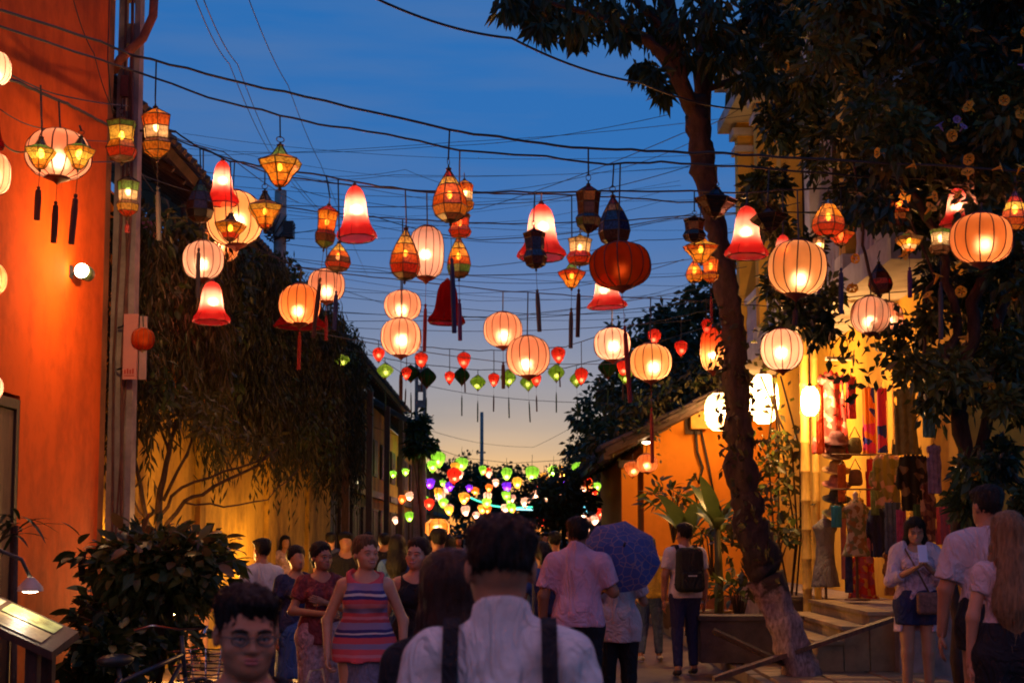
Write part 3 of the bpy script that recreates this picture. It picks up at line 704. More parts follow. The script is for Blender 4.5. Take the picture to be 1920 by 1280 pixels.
def lantern(kind, px, py, w, h, d, skin, label, lit=1.0, cord=None, tas=None, ribs=14, name=None, group=None, col=WARM):
    """px, py, w, h in photo pixels; d metres away. cord: wire key, or photo y of the cord's top, or None"""
    c = at(px, py, d); k = m_per_px(d)*1.0; W = w*k; H = h*k
    g = kind in GLASS
    r = empty(name or ('glass_lantern' if g else 'silk_lantern'), c, random.uniform(0, 6.28), label, 'lantern', group)
    r.rotation_euler = (random.gauss(0, .035), random.gauss(0, .035), r.rotation_euler[2]); lit = lit*random.uniform(.8, 1.25); H *= random.uniform(.97, 1.04)
    rm = r.rotation_euler.to_matrix(); jz = random.uniform(-.08, .10)
    if g:
        fme, panes, hme, bme = glass_meshes(kind); s = (W, W, H)
        inst('frame', fme, r, scale=s); inst('hook_cap', hme, r, scale=s); inst('finial', bme, r, scale=s)
        for i in range(len(panes)):
            for q in range(6): inst('pane', pane_mesh(kind, i, GM[skin[i]]), r, (0, 0, 0), (0, 0, q*math.pi/3), s)
        if lit:
            bz = {'drop': .02, 'lamp': .12, 'saucer': -.02, 'barrel': .1}[kind]*H
            b = MB(); b.ball((0, 0, 0), (.022, .022, .035), 8, 6)
            if 'bulbme' not in _lm: _lm['bulbme'] = b.mesh('bulb', M_bulb, True)
            inst('bulb', _lm['bulbme'], r, (0, 0, bz)); lamp_in(r, (0, 0, bz), GLASS_W*lit*(W/.3)**2, col)
        top, bot = .72*H, -.6*H
    else:
        sme, fme, cme, bme = silk_meshes(kind, ribs, skin); s = (W, W, H)
        inst('silk_shade', sme, r, scale=s); inst('frame', fme, r, scale=s); inst('top_cap', cme, r, scale=s)
        if bme: inst('bottom_cap', bme, r, scale=s)
        if lit: lamp_in(r, (random.uniform(-.06, .06)*W, random.uniform(-.06, .06)*W, (-.15+jz if kind != 'bell' else .02+jz*.5)*H), SILK_W*lit*(W/.36)*(H/.32), col)
        top, bot = .55*H, (-.62*H if bme else -.2*H)
    if cord is not None:
        if isinstance(cord, str):
            dw, pl, _r = WIRES[cord]; tgt = at(px, float(np.interp(px, [q[0] for q in pl], [q[1] for q in pl])), dw)
        else: tgt = at(px, cord, d)
        v_ = tgt-(c+rm@Vector((0, 0, top)))
        if v_.z > .01:
            o_ = inst('cord', _cord, r, (0, 0, top), (0, 0, 0), (.007, .007, v_.length)); v_.rotate(rm.inverted()); o_.rotation_euler = v_.to_track_quat('Z', 'Y').to_euler()
    if tas: tassel(r, bot, tas[0]*k-(-bot)-0 if tas[0]*k > -bot+.1 else .12, TM[tas[1]], .022 if w > 40 else .014)
    return r
GLASS_W = 2.0; SILK_W = 5.6
# kind, px, py, w, h, d, skin, label, lit, cord, tassel(px from centre to end, colour)
LAN = [
 ('lamp', 293, 250, 64, 92, 11.5, 'aawwoak', 'hexagonal amber glass lantern with bulging base beside the slotted pole', 1.4, 'A', (205, 'g')),
 ('barrel', 228, 262, 66, 80, 11.2, 'draygrd', 'red and green glass lantern hung against the slotted pole', 1.2, 195, None),
 ('lamp', 240, 368, 46, 76, 11.8, 'rywwgkk', 'small dark-topped glass lantern with glowing cream base below two others on the pole', 1.0, 300, (70, 'r')),
 ('globe', 110, 290, 122, 88, 9.2, 'silk_peach', 'big round peach lantern in front of the orange wall', 1.0, 190, (172, 'k')),
 ('saucer', 76, 288, 62, 60, 8.9, 'aayygkk', 'saucer-shaped glass lantern overlapping the big peach globe, nearer the frame edge', 1.0, 160, (128, 'k')),
 ('saucer', 149, 288, 62, 60, 8.9, 'ayyagkk', 'saucer-shaped glass lantern overlapping the big peach globe, nearer the pole', 1.0, 235, (178, 'k')),
 ('globe', -12, 128, 66, 66, 8.4, 'silk_white', 'cut-off pale lantern highest at the frame edge by the orange wall', 3.2, 60, None),
 ('melon', -18, 326, 74, 78, 8.3, 'silk_peach', 'cut-off peach lantern second from top at the frame edge', 3.2, 250, None),
 ('globe', -16, 522, 56, 62, 8.3, 'silk_cream', 'cut-off cream lantern third from top at the frame edge', 3.2, 470, None),
 ('globe', -12, 726, 36, 44, 8.3, 'silk_white', 'tiny cut-off lantern lowest at the frame edge', 3.2, 690, None),
 ('bell', -14, 235, 46, 90, 8.2, 'silk_darkred', 'dark unlit bell lantern cut off at the frame edge', 0, 180, None),
 ('drop', 375, 376, 52, 84, 13.0, 'dkddgkk', 'unlit dark drop-shaped glass lantern hanging before the cream globes', 0, 'C', (186, 'g')),
 ('bell', 417, 342, 62, 82, 13.9, 'silk_bell', 'small red-tipped bell lantern just above the large cream globe', 1.1, 'D', None),
 ('globe', 440, 410, 106, 98, 14.3, 'silk_cream', 'large cream-orange globe partly hidden by small brass lanterns', 1.0, 'D', None),
 ('saucer', 525, 312, 86, 76, 12.4, 'oaayagk', 'wide amber saucer lantern hanging alone from the second cable', 1.6, 'B', None),
 ('saucer', 497, 395, 70, 70, 13.2, 'oaaydkk', 'amber saucer lantern tilted beside the large cream globe', 1.5, 'C', None),
 ('saucer', 432, 427, 62, 50, 12.9, 'draadkk', 'small dim brass saucer lantern in front of the large cream globe', .4, 'C', None),
 ('globe', 412, 458, 72, 68, 16.2, 'silk_orange', 'orange globe half hidden behind the bright white globe', .9, 'E', None),
 ('globe', 381, 488, 78, 68, 13.6, 'silk_white', 'bright white globe just above the red bell lantern near the vines', 1.25, 'C', None),
 ('bell', 397, 566, 72, 80, 14.6, 'silk_bell', 'red bell lantern glowing against the hanging vines', 1.1, 530, None),
 ('lamp', 338, 530, 40, 52, 17.0, 'ddoaddk', 'dim brown glass lantern almost lost in the vines', .25, 470, None),
 ('lamp', 612, 425, 48, 78, 13.2, 'gdooark', 'slim glass lantern with red roof left of the tall red bell', 1.3, 'C', (215, 'k')),
 ('drop', 634, 482, 52, 54, 13.0, 'drdoyyk', 'round yellow and red glass lantern under the tall red bell', 1.0, 'C', (140, 'b')),
 ('bell', 667, 398, 76, 104, 13.4, 'silk_bell', 'tall glowing red bell lantern with flared rim, largest of the bells', 1.3, 'C', None),
 ('globe', 612, 535, 70, 60, 16.4, 'silk_peach', 'peach globe behind the orange globe near the roof corner', 1.1, 'E', (105, 'r')),
 ('globe', 562, 571, 78, 76, 14.6, 'silk_orange', 'orange globe in front of a red bell near the vines', 1.2, 530, None),
 ('bell', 563, 575, 98, 78, 15.4, 'silk_darkred', 'dark red bell lantern hidden behind the orange globe', .25, 'F', (120, 'r')),
 ('drop', 843, 367, 68, 96, 11.5, 'daooyrk', 'large amber drop-shaped glass lantern on the nearest cable over the street', 1.5, 'A', (265, 'b')),
 ('lamp', 872, 368, 38, 60, 13.2, 'aawwoak', 'small amber glass lantern half behind the large amber drop', 1.2, 'B', None),
 ('barrel', 862, 422, 50, 48, 13.0, 'rrordrd', 'squat red glass lantern just below the large amber drop', .7, 'B', None),
 ('drop', 860, 482, 50, 78, 13.2, 'dgoayak', 'amber and green drop lantern with long purple tassel', 1.3, 'C', (160, 'p')),
 ('melon', 800, 474, 66, 98, 14.8, 'silk_white', 'tall white melon-shaped silk lantern', 1.2, 'D', (190, 'r')),
 ('drop', 760, 477, 62, 90, 13.4, 'droayyg', 'orange drop lantern in front of the tall white melon lantern', 1.3, 'C', None),
 ('bell', 838, 566, 72, 80, 15.0, 'silk_darkred', 'unlit maroon bell lantern above the small lantern string', 0, 530, None),
 ('globe', 755, 573, 70, 56, 16.0, 'silk_peach', 'peach globe directly above another larger peach globe', 1.15, 'E', None),
 ('globe', 752, 632, 76, 68, 15.4, 'silk_peach', 'larger peach globe, lower of the stacked pair with dark tassel', 1.15, 'F', (118, 'k')),
 ('globe', 943, 618, 72, 64, 15.6, 'silk_peach', 'peach globe hanging alone in the middle of the sky', 1.15, 'F', (112, 'k')),
 ('globe', 990, 668, 82, 72, 15.0, 'silk_peach', 'bright peach globe touching the small red and green string', 1.25, 'F', None),
 ('bell', 1015, 433, 92, 102, 13.6, 'silk_bell', 'red bell lantern with a dark barrel lantern hanging before it', 1.3, 'C', None),
 ('barrel', 1003, 466, 48, 72, 12.6, 'ddbbdkk', 'dark unlit barrel lantern in front of a red bell', 0, 'C', (160, 'g')),
 ('lamp', 1103, 392, 52, 88, 11.5, 'dgbddry', 'unlit hexagonal glass lantern with red and green bands', 0, 'A', None),
 ('drop', 1151, 415, 62, 88, 12.4, 'ddbbyrg', 'unlit rainbow-banded drop lantern beside the red and green hexagon', 0, 'B', None),
 ('globe', 1163, 498, 116, 86, 12.0, 'silk_rust', 'large unlit rust-red silk globe', .06, 'B', (262, 'r')),
 ('barrel', 1087, 470, 52, 56, 13.0, 'drrwwyb', 'small glass lantern with bright cream band left of the rust globe', 1.3, 'C', (165, 'k')),
 ('saucer', 1072, 516, 54, 48, 13.4, 'aaordgk', 'pointed amber saucer lantern at the rust globe edge', 1.2, 'D', (140, 'g')),
 ('bell', 1137, 545, 76, 66, 15.2, 'silk_bell', 'red bell lantern half hidden under the rust globe', 1.0, 'F', None),
 ('globe', 1148, 645, 70, 58, 16.2, 'silk_white', 'whitish globe above the dark green lanterns', 1.25, 'F', None),
 ('globe', 1220, 679, 80, 68, 15.0, 'silk_cream', 'creamy globe with long red tassel beside the trees', 1.2, 'F', (190, 'r')),
 ('saucer', 1342, 380, 84, 52, 12.6, 'dkkkbbk', 'unlit dark blue saucer lantern against the trunk', 0, 'B', None),
 ('barrel', 1302, 430, 46, 46, 13.2, 'kkkdkkk', 'unlit black lantern between trunk and rust globe', 0, 'C', None),
 ('saucer', 1314, 467, 72, 52, 13.4, 'aaaoyak', 'glowing amber saucer lantern just left of the leaning trunk', 1.2, 'D', None),
 ('drop', 1302, 508, 34, 44, 13.7, 'aaoaook', 'little orange drop lantern under the amber saucer', 1.0, 440, None),
 ('lamp', 1332, 505, 36, 50, 13.6, 'oaaooak', 'slim orange lantern beside the leaning trunk', .8, 470, (100, 'r')),
 ('bell', 1400, 434, 82, 100, 12.9, 'silk_bell', 'red bell lantern right in front of the yellow townhouse', 1.3, 'C', None),
 ('saucer', 1442, 412, 74, 46, 12.2, 'pkkkppk', 'unlit purple saucer lantern beside the bell by the townhouse', 0, 'B', None),
 ('bell', 1468, 470, 50, 60, 12.9, 'silk_bell', 'red bell top peeking over the large cream globe', .8, 'C', None),
 ('globe', 1495, 503, 112, 98, 11.0, 'silk_cream', 'large cream globe with dark ribs before the ivy', 1.0, 'C', (110, 'k')),
 ('drop', 1553, 408, 64, 72, 11.6, 'rroaabb', 'blue-topped orange glass lantern against the dark ivy', 1.5, 'C', None),
 ('saucer', 1577, 442, 56, 40, 12.0, 'drrordk', 'small red saucer lantern under the blue-topped orange one', .8, 'C', (150, 'b')),
 ('lamp', 1535, 462, 26, 40, 11.8, 'ddwwddk', 'tiny cream-lit lantern at the shoulder of the large cream globe', 1.0, 420, (90, 'p')),
 ('globe', 1632, 591, 72, 66, 13.0, 'silk_white', 'pinkish white globe over the shop, left of an overlapping pair', 1.1, 520, None),
 ('globe', 1667, 596, 52, 58, 14.0, 'silk_peach', 'peach globe over the shop, right of an overlapping pair', 1.0, 520, None),
 ('globe', 1466, 656, 80, 76, 14.0, 'silk_white', 'white globe veiled by leaves in front of the shop', 1.2, 600, None),
 ('melon', 1337, 655, 48, 82, 17.0, 'silk_dip', 'flame-like red and orange melon lantern beside the leaning trunk', 1.2, 600, None),
 ('garlic', 1325, 612, 20, 28, 16.8, 'silk_red', 'tiny red lantern above the flame-like melon lantern', .8, 560, None),
 ('lamp', 1686, 390, 50, 70, 12.0, 'daooaak', 'small orange hexagonal lantern among the dark ivy', 1.4, 320, None),
 ('saucer', 1705, 452, 58, 44, 12.4, 'owadgdk', 'saucer lantern glowing cream-orange in the ivy', 1.2, 400, (110, 'p')),
 ('barrel', 1763, 452, 46, 52, 12.2, 'ddwwggk', 'small lantern with pale windows left of the big orange globe', 1.2, 400, (190, 'g')),
 ('bell', 1795, 388, 66, 76, 12.2, 'silk_bell', 'pink-red bell lantern behind the big orange globe', 1.2, 330, None),
 ('globe', 1840, 448, 116, 96, 10.5, 'silk_orange', 'big orange globe with dark ribs near the frame edge', .95, 380, None),
 ('drop', 1903, 395, 50, 76, 10.6, 'aooyrpp', 'purple-topped glass lantern at the frame edge beside the big orange globe', 1.2, 330, None),
 ('drop', 1650, 522, 46, 56, 13.2, 'ddrdbbp', 'unlit striped drop lantern above the overlapping shop globes', 0, 470, None),
 ('globe', 268, 636, 44, 40, 11.6, 'silk_rust', 'small unlit red lantern before the pink sign on the pole', .05, 590, None),
 ('garlic', 1186, 879, 34, 28, 24.0, 'silk_orange', 'orange lantern, left of a glowing pair under the eave', 1.1, 850, None),
 ('globe', 1213, 868, 40, 34, 23.4, 'silk_orange', 'orange lantern, right of a glowing pair under the eave', 1.1, 835, None),
]
for e in LAN: lantern(*e)
# added lanterns out of view, put in to warm the foreground people
for i, (x, y, z, sk, lab) in enumerate(((-1.9, 4.6, 3.9, 'silk_peach', 'added unseen peach globe over the foreground, vine side'), (.3, 4.4, 3.95, 'silk_cream', 'added unseen cream globe over the foreground, middle'), (2.0, 4.8, 3.9, 'silk_orange', 'added unseen orange globe over the foreground, shop side'),
      (-2.2, 1.2, 3.6, 'silk_white', 'added unseen white globe above the camera, vine side'), (-.2, .6, 3.7, 'silk_peach', 'added unseen peach globe above the camera, middle'), (2.0, 1.0, 3.6, 'silk_cream', 'added unseen cream globe above the camera, shop side'))):
    r = empty('silk_lantern', (x, y, z), 0, lab, 'lantern'); sme, fme, cme, bme = silk_meshes('globe', 14, sk); s = (.45, .45, .38)
    for nm, me in (('silk_shade', sme), ('frame', fme), ('top_cap', cme), ('bottom_cap', bme)): inst(nm, me, r, scale=s)
    inst('cord', _cord, r, (0, 0, .2), (0, 0, 0), (.007, .007, 4.6-z-.2)); lamp_in(r, (0, 0, -.05), 85, (1, .46, .16))
for y, lab in ((4.6, 'cable of the added lanterns over the foreground'), (.9, 'cable of the added lanterns above the camera')): cable('lantern_cable', [(-3.6, y, 4.75), (0, y, 4.55), (4.2, y, 4.8)], .01, lab)

# small red and green string in the middle distance
ORD = ['first', 'second', 'third', 'fourth', 'fifth', 'sixth', 'seventh', 'eighth', 'ninth', 'tenth', 'eleventh', 'twelfth', 'thirteenth', 'fourteenth', 'fifteenth', 'sixteenth', 'seventeenth', 'eighteenth', 'nineteenth', 'twentieth']
reds = [(710, 665, 23), (762, 700, 20), (790, 675, 25), (843, 708, 20), (870, 676, 26), (926, 712, 22), (984, 672, 20), (1005, 712, 21), (1047, 666, 27), (1090, 705, 26), (1168, 690, 24), (1227, 632, 26), (1277, 653, 26)]
for i, (x, y, w) in enumerate(sorted(reds)):
    lantern('garlic', x, y, w, w*1.15, 25, 'silk_red', '%s red lantern counted from the vines in the small red and green string' % ORD[i], 1.0, 'S', (60, 'k') if i % 3 else None, 10, 'small_lantern', 'small red and green string lanterns')
greens = [(641, 675, 32, 22, 1), (722, 695, 32, 26, 1), (770, 700, 34, 30, 0), (801, 708, 34, 36, 0), (866, 705, 30, 32, 0), (896, 717, 30, 28, .7), (953, 709, 30, 30, 1), (990, 717, 30, 28, .7), (1043, 699, 32, 30, .8), (1081, 712, 26, 26, .6), (1140, 690, 38, 34, 0), (1172, 703, 30, 30, .8)]
for i, (x, y, w, h, l) in enumerate(greens):
    lantern('diamond', x, y, w, h, 27, 'silk_green' if l else 'silk_deepgreen', '%s %sgreen lantern counted from the vines in the small string' % (ORD[i], '' if l else 'dark unlit '), l*.9, 'T', (75, 'v') if i != 0 else None, 10, 'small_lantern', 'small red and green string lanterns')
# far strings down the street
far = [
 ('green', 'silk_lime', 42, [(780, 845, 22), (822, 862, 26), (811, 874, 19), (866, 870, 22), (905, 881, 15), (950, 888, 20), (998, 888, 24), (1038, 885, 20), (1085, 881, 24), (1130, 869, 22)], 838),
 ('yellow', 'silk_yellow', 44, [(853, 876, 16), (970, 905, 18), (1055, 884, 17), (1102, 876, 19), (870, 934, 19), (1048, 909, 15)], 850),
 ('red', 'silk_red', 44, [(851, 892, 24), (805, 945, 18), (1016, 917, 18), (1125, 962, 16)], 862),
 ('purple', 'silk_purple', 46, [(806, 907, 17), (843, 912, 16), (880, 915, 12), (950, 912, 16), (1021, 899, 13), (1060, 900, 13)], 880),
 ('cream', 'silk_white', 48, [(785, 922, 19), (825, 930, 19), (768, 930, 15), (842, 954, 17), (873, 957, 17), (914, 932, 16), (1003, 928, 16), (1022, 932, 15), (893, 966, 13), (1097, 938, 13), (1097, 977, 16), (1115, 975, 16), (1097, 996, 16), (1135, 973, 17), (1158, 976, 14), (948, 954, 17), (985, 942, 16), (1158, 955, 9)], 895),
 ('orange', 'silk_amber', 46, [(806, 946, 15), (917, 915, 13), (914, 955, 15), (1070, 945, 12)], 880),
]
_fr = np.random.default_rng(5)
for cn_, n_ in (('cream', 16), ('yellow', 7), ('red', 5), ('green', 12), ('orange', 7)):
    for e in far:
        if e[0] == cn_:
            while n_:
                q = (float(_fr.uniform(735, 1180)), float(_fr.uniform(885, 982)), float(_fr.uniform(11, 18)))
                if abs(q[0]-935) < 80 and q[1] > 960: continue
                e[3].append(q); n_ -= 1
ORD += ['twenty-first', 'twenty-second', 'twenty-third', 'twenty-fourth', 'twenty-fifth', 'twenty-sixth', 'twenty-seventh', 'twenty-eighth', 'twenty-ninth', 'thirtieth', 'thirty-first', 'thirty-second', 'thirty-third', 'thirty-fourth', 'thirty-fifth', 'thirty-sixth']
FARC = {'green': (.8, 1, .35), 'purple': (.55, .25, 1), 'red': WARM, 'yellow': WARM, 'cream': (1, .75, .5), 'orange': WARM}
for cn, sk, d, lst, cy0 in far:
    for i, (x, y, w) in enumerate(sorted(lst)):
        lantern('garlic', x, y, w*1.12, w*1.2, d+(i % 5)*3, sk, '%s %s lantern from the vine side among the far strings down the street' % (ORD[i], cn), 1.8 if cn != 'purple' else 2.2, y-w*1.5, None, 8, 'distant_lantern', 'far lantern strings', FARC[cn])
cable('lantern_cable', [at(x, y, 43) for x, y in ((700, 800), (780, 828), (870, 858), (960, 868), (1060, 862), (1140, 846), (1230, 815))], .008, 'far cable holding the green lanterns down the street')
cable('lantern_cable', [at(x, y, 47) for x, y in ((720, 880), (800, 897), (900, 903), (1000, 903), (1080, 895), (1170, 880))], .008, 'far cable holding the purple lanterns down the street')
# big octagonal lantern and the blue-green light rope far down
oc = empty('octagonal_lantern', at(820, 990, 30), R(10), 'large glowing orange octagonal lantern standing behind the smiling women', 'lantern')
silk('silk_paper', (.95, .45, .06))
m = MB(); m.lathe([(-.20, .09), (-.20, .14), (-.1, .26), (.1, .26), (.20, .14), (.20, .09)], 8, cap=False); m.build('paper_shade', _mats['silk_paper'], oc)
m = MB()
for k in range(8):
    t = 2*math.pi*k/8; m.tube([(r*math.cos(t), r*math.sin(t), z) for z, r in ((-.2, .14), (-.1, .262), (.1, .262), (.2, .14))], .01, 4)
m.build('frame', M_rib, oc); MB().tube([(0, 0, .2), (0, 0, .9)], .008, 5).build('cord', M_wire, oc); lamp_in(oc, (0, 0, 0), 14, WARM)
for nm, lab, clr, pts in (('light_rope', 'teal glowing light rope sagging far down the street', (.08, .8, .45), ((872, 928), (895, 938), (925, 948), (960, 952), (1000, 950))),
                     ('light_rope', 'pale cyan light rope under the far cream lanterns', (.35, .75, .8), ((945, 957), (970, 954), (1000, 955)))):
    P = [at(x, y, 62) for x, y in pts]; o = P[0].copy(); m = MB(); m.tube([p-o for p in P], .035, 6)
    tag(m.build(nm, glow('rope_%.2f' % clr[0], clr, 2.2), None, True, o), lab, 'light rope')
b = empty('neon_sign', at(1097, 955, 50), 0, 'small round cyan light in the far lantern cluster', 'light')
MB().ball((0, 0, 0), (.13, .05, .13), 12, 8).build('disc', glow('cyan_light', (.2, .75, .9), 1.6), b, True); MB().tube([(0, 0, .1), (0, 0, .9)], .01, 5).build('cord', M_wire, b)

# bright shop lamps behind the trunk
def shop_lamp(px, py, w, h, d, label, watts, s=6):
    r = empty('shop_lamp', at(px, py, d), 0, label, 'lamp'); k = m_per_px(d)
    m = MB(); m.lathe([(z*h*k, q*w*k) for z, q in globe_prof(11, 2.6, .12)], 18); m.build('shade', _mats['silk_lampwhite'], r, True)
    MB().lathe([(.5*h*k, .14*w*k), (.62*h*k, .1*w*k)], 10).build('cap', M_brass, r); MB().tube([(0, 0, .6*h*k), (0, 0, .6*h*k+.5)], .01, 5).build('cord', M_wire, r)
    l = lamp_in(r, (0, 0, 0), watts, (1, .58, .24), .05); return r
silk('silk_lampwhite', (.95, .82, .62), .6)
shop_lamp(1350, 772, 58, 70, 25.8, 'blown-out white lamp under the eave, farther side of the trunk', 170)
shop_lamp(1432, 748, 56, 92, 20.5, 'blown-out white lamp between the leaning trunk and the bamboo post', 420)
shop_lamp(1519, 752, 34, 54, 18.2, 'bright lamp at the head of the bamboo post', 330)
# ------------------------------------------------------------------ foliage
def leaf_quads(P, D, L_, W_, rng, droop=.35):
    """one pointed leaf of two bent halves per point: P base (n,3), D direction (n,3)"""
    n = len(P)
    D = D/(np.linalg.norm(D, axis=1, keepdims=True)+1e-9)
    up = rng.normal(size=(n, 3)); S = np.cross(D, up); S /= np.linalg.norm(S, axis=1, keepdims=True)+1e-9
    Nn = np.cross(S, D)
    L_ = L_*rng.uniform(.6, 1.25, (n, 1)); W_ = W_*rng.uniform(.7, 1.2, (n, 1))
    mid = P+D*L_*.5+Nn*L_*.05; tip = P+D*L_-np.array((0, 0, 1.))*L_*droop*.4
    a = P; l = mid+S*W_*.5-Nn*L_*.06; r = mid-S*W_*.5-Nn*L_*.06
    Q = np.stack([a, l, tip, mid, a, mid, tip, r], 1).reshape(-1, 3)     # two quads: base-left-tip-mid, base-mid-tip-right
    return Q
def crown_points(centres, radii, per, rng, shell=.35):
    out = []; dirs = []
    for c, r in zip(centres, radii):
        u = rng.normal(size=(per, 3)); u /= np.linalg.norm(u, axis=1, keepdims=True)
        rad = (rng.uniform(shell, 1, (per, 1)))
        p = np.array(c)+u*rad*np.array(r); out.append(p); dirs.append(u*.7+rng.normal(size=(per, 3))*.5+np.array((0, 0, -.25)))
    return np.concatenate(out), np.concatenate(dirs)
def blob_clumps(c, r, n, rng, cr):
    u = rng.normal(size=(n, 3)); u /= np.linalg.norm(u, axis=1, keepdims=True)
    p = np.array(c)+u*np.array(r)*rng.uniform(.35, 1, (n, 1))**.6
    rr = rng.uniform(.6, 1.3, (n, 1))*cr*np.array((1, 1, .75)); return p, rr
def crown_tree(name, label, base, c, r, nclump, cr, per, leaf, mats, seed, trunk_r=.14):
    rng = np.random.default_rng(seed)
    t = empty(name, base, 0, label, 'tree'); b = np.array(base)
    c0 = np.array(c)-b
    mb = MB(); top = c0+np.array((0, 0, r[2]*.2))
    mb.tube([(0, 0, 0), c0*.33+np.array((.1, 0, 0)), c0*.7, top], [trunk_r, trunk_r*.8, trunk_r*.55, trunk_r*.2], 8)
    P, RR = blob_clumps(c0, r, nclump, rng, cr)
    for k in range(min(10, nclump)):
        s = c0*(.55+.3*rng.random()); mb.tube([s, (s+P[k])/2+np.array((0, 0, .1)), P[k]], [trunk_r*.4, trunk_r*.25, trunk_r*.08], 5)
    mb.build('trunk', M_bark, t, True)
    half = nclump//2
    for i, m in enumerate(mats):
        sel = slice(i*nclump//len(mats), (i+1)*nclump//len(mats))
        p, d = crown_points(P[sel], RR[sel], per, rng)
        me = bulk_mesh('crown', leaf_quads(p, d, leaf, leaf*.5, rng), 4, m)
        o = inst('crown', me, t)
    return t
# dense trees rising behind the orange house and closing the street
crown_tree('dense_tree', 'dense dark tree rising behind the orange house roof nearest the trunk', (6.3, 40, 0), (5.9, 38, 6.6), (2.6, 2.4, 2.9), 46, .75, 130, .30, [M_leaf, M_leaf2], 1)
crown_tree('dense_tree', 'dense tree behind the creamy globe with red tassel', (6.5, 50, 0), (5.6, 49, 6.6), (2.5, 2.5, 2.6), 44, .8, 120, .32, [M_leaf, M_leaf3], 2)
crown_tree('dense_tree', 'dark tree spilling over the far eave toward the sunset', (5.6, 63, 0), (4.9, 62, 6.0), (2.2, 3, 2.3), 36, .8, 100, .36, [M_leaf, M_leaf2], 3)
crown_tree('dense_tree', 'low dark tree at the end of the eave line', (5, 83, 0), (4.3, 82, 5.0), (2.3, 3, 2.2), 32, .9, 90, .42, [M_leaf], 4)
crown_tree('far_tree', 'round dark tree closing the street in the middle', (.6, 118, 0), (.2, 118, 5.0), (3.4, 3, 2.4), 34, 1.0, 80, .5, [M_leaf], 5)
crown_tree('far_tree', 'low dark tree beside the thin far pole', (-3.4, 112, 0), (-3.4, 112, 5.3), (2.4, 3, 2.4), 30, 1.0, 80, .5, [M_leaf], 6)
crown_tree('far_tree', 'dark tree at the far end below the low sunset', (4.3, 120, 0), (4.0, 120, 4.6), (3.0, 3, 2.3), 30, 1.0, 80, .5, [M_leaf], 7)
crown_tree('street_tree', 'leafy street tree standing behind the man in the pink polo', (1.35, 36, 0), (1.25, 36, 2.5), (.75, .8, 1.0), 20, .4, 110, .18, [M_leaf3, M_leaf2], 8, .07)
crown_tree('street_tree', 'small spiky tree at the foot of the second lattice pole', (-2.9, 44.4, 0), (-2.9, 44.4, 4.7), (.5, .5, .6), 12, .28, 45, .30, [M_leaf], 9, .06)
_fw = np.random.default_rng(60); _c = [(x, 150+_fw.normal()*3, _fw.uniform(.5, 4.6)) for x in np.linspace(-45, 45, 150)]
_p, _d = crown_points(_c, [(1.6, 1.6, 1.5)]*150, 60, _fw, .0); tag(inst('far_wood', bulk_mesh('far_wood', leaf_quads(_p, _d, .7, .45, _fw), 4, M_leaf)), 'dark far-off mass of trees closing the end of the street', 'trees', kind='stuff')

rg0 = np.random.default_rng(91); rc_ = empty('roof_creeper', (3.2, 27, 3.6), 0, 'dark creeper sprawling over the orange house roof edge', 'vine'); pc_ = []
for i in range(46):
    t = rg0.uniform(-.15, 1.1); pc_.append((1.9+t*3.2-3.2+rg0.normal()*.2, rg0.uniform(-.7, 1.6), 3.4+t*1.75-3.6+rg0.uniform(-.05, .45)))
p, d_ = crown_points(pc_, [(.34, .4, .22)]*len(pc_), 70, rg0, .0)
inst('foliage', bulk_mesh('foliage', leaf_quads(p[::2], d_[::2], .17, .085, rg0), 4, M_leaf), rc_); inst('foliage', bulk_mesh('foliage', leaf_quads(p[1::2], d_[1::2], .17, .085, rg0), 4, M_leaf3), rc_)
P_ = np.concatenate([np.stack([np.full(9, x)+rg0.normal(size=9)*.05, np.full(9, -.75), np.linspace(z, z-.2-rg0.random()*.7, 9)], 1) for x, z in [(q[0], q[2]) for q in pc_[:26]]]); D_ = rg0.normal(size=P_.shape); D_[:, 2] -= 1
inst('hanging_sprays', bulk_mesh('hanging_sprays', leaf_quads(P_, D_, .14, .06, rg0), 4, M_leaf3), rc_)

# --- leaning street tree in front of the shop
LT = Vector((at(1512, 1290, 15.0).x, 15.0, .13))
lt = empty('leaning_tree', LT, 0, 'tall street tree with leaning forked trunk and limewashed foot', 'tree')
path = [(1514, 1300), (1490, 1230), (1462, 1150), (1436, 1080), (1412, 1000), (1393, 900), (1384, 800), (1380, 700), (1372, 600), (1360, 520), (1345, 440), (1328, 370), (1318, 300), (1310, 240), (1300, 185)]
rad = [.20, .18, .165, .185, .19, .155, .135, .125, .12, .115, .11, .112, .118, .125, .12]
def tp(x, y, d=15.0): return at(x, y, d)-LT
rg = np.random.default_rng(3)
def knobby(pts, rs, n, name, mat, wob=.09, sub=7):
    n = n+6
    P = []; Rr = []
    for i in range(len(pts)-1):
        for k in range(sub):
            t = k/sub; P.append(np.array(pts[i])*(1-t)+np.array(pts[i+1])*t+rg.normal(size=3)*rs[i]*wob*.6); Rr.append((rs[i]*(1-t)+rs[i+1]*t)*(1+rg.normal()*wob))
    P.append(np.array(pts[-1])); Rr.append(rs[-1]); m = MB(); m.tube(P, Rr, n); 
    v = m.v[-1]; cen = np.repeat(np.array(P), n, 0); dr_ = v-cen; th_ = np.tile(np.arange(n), len(P))*2*math.pi/n; zz_ = np.repeat(np.arange(len(P)), n)*.35
    v += dr_*(.10*np.sin(3*th_+zz_*.7)+.07*np.sin(5*th_-zz_*1.1+1)+.10*np.sin(zz_*1.9)*np.sin(2*th_+zz_)+rg.normal(size=len(v))*.06)[:, None]
    return m.build(name, mat, lt, True)
knobby([tp(*p) for p in path[3:]], rad[3:], 12, 'trunk', M_bark)
knobby([tp(*p) for p in path[:4]], rad[:4], 12, 'limewashed_foot', M_foot, .05)
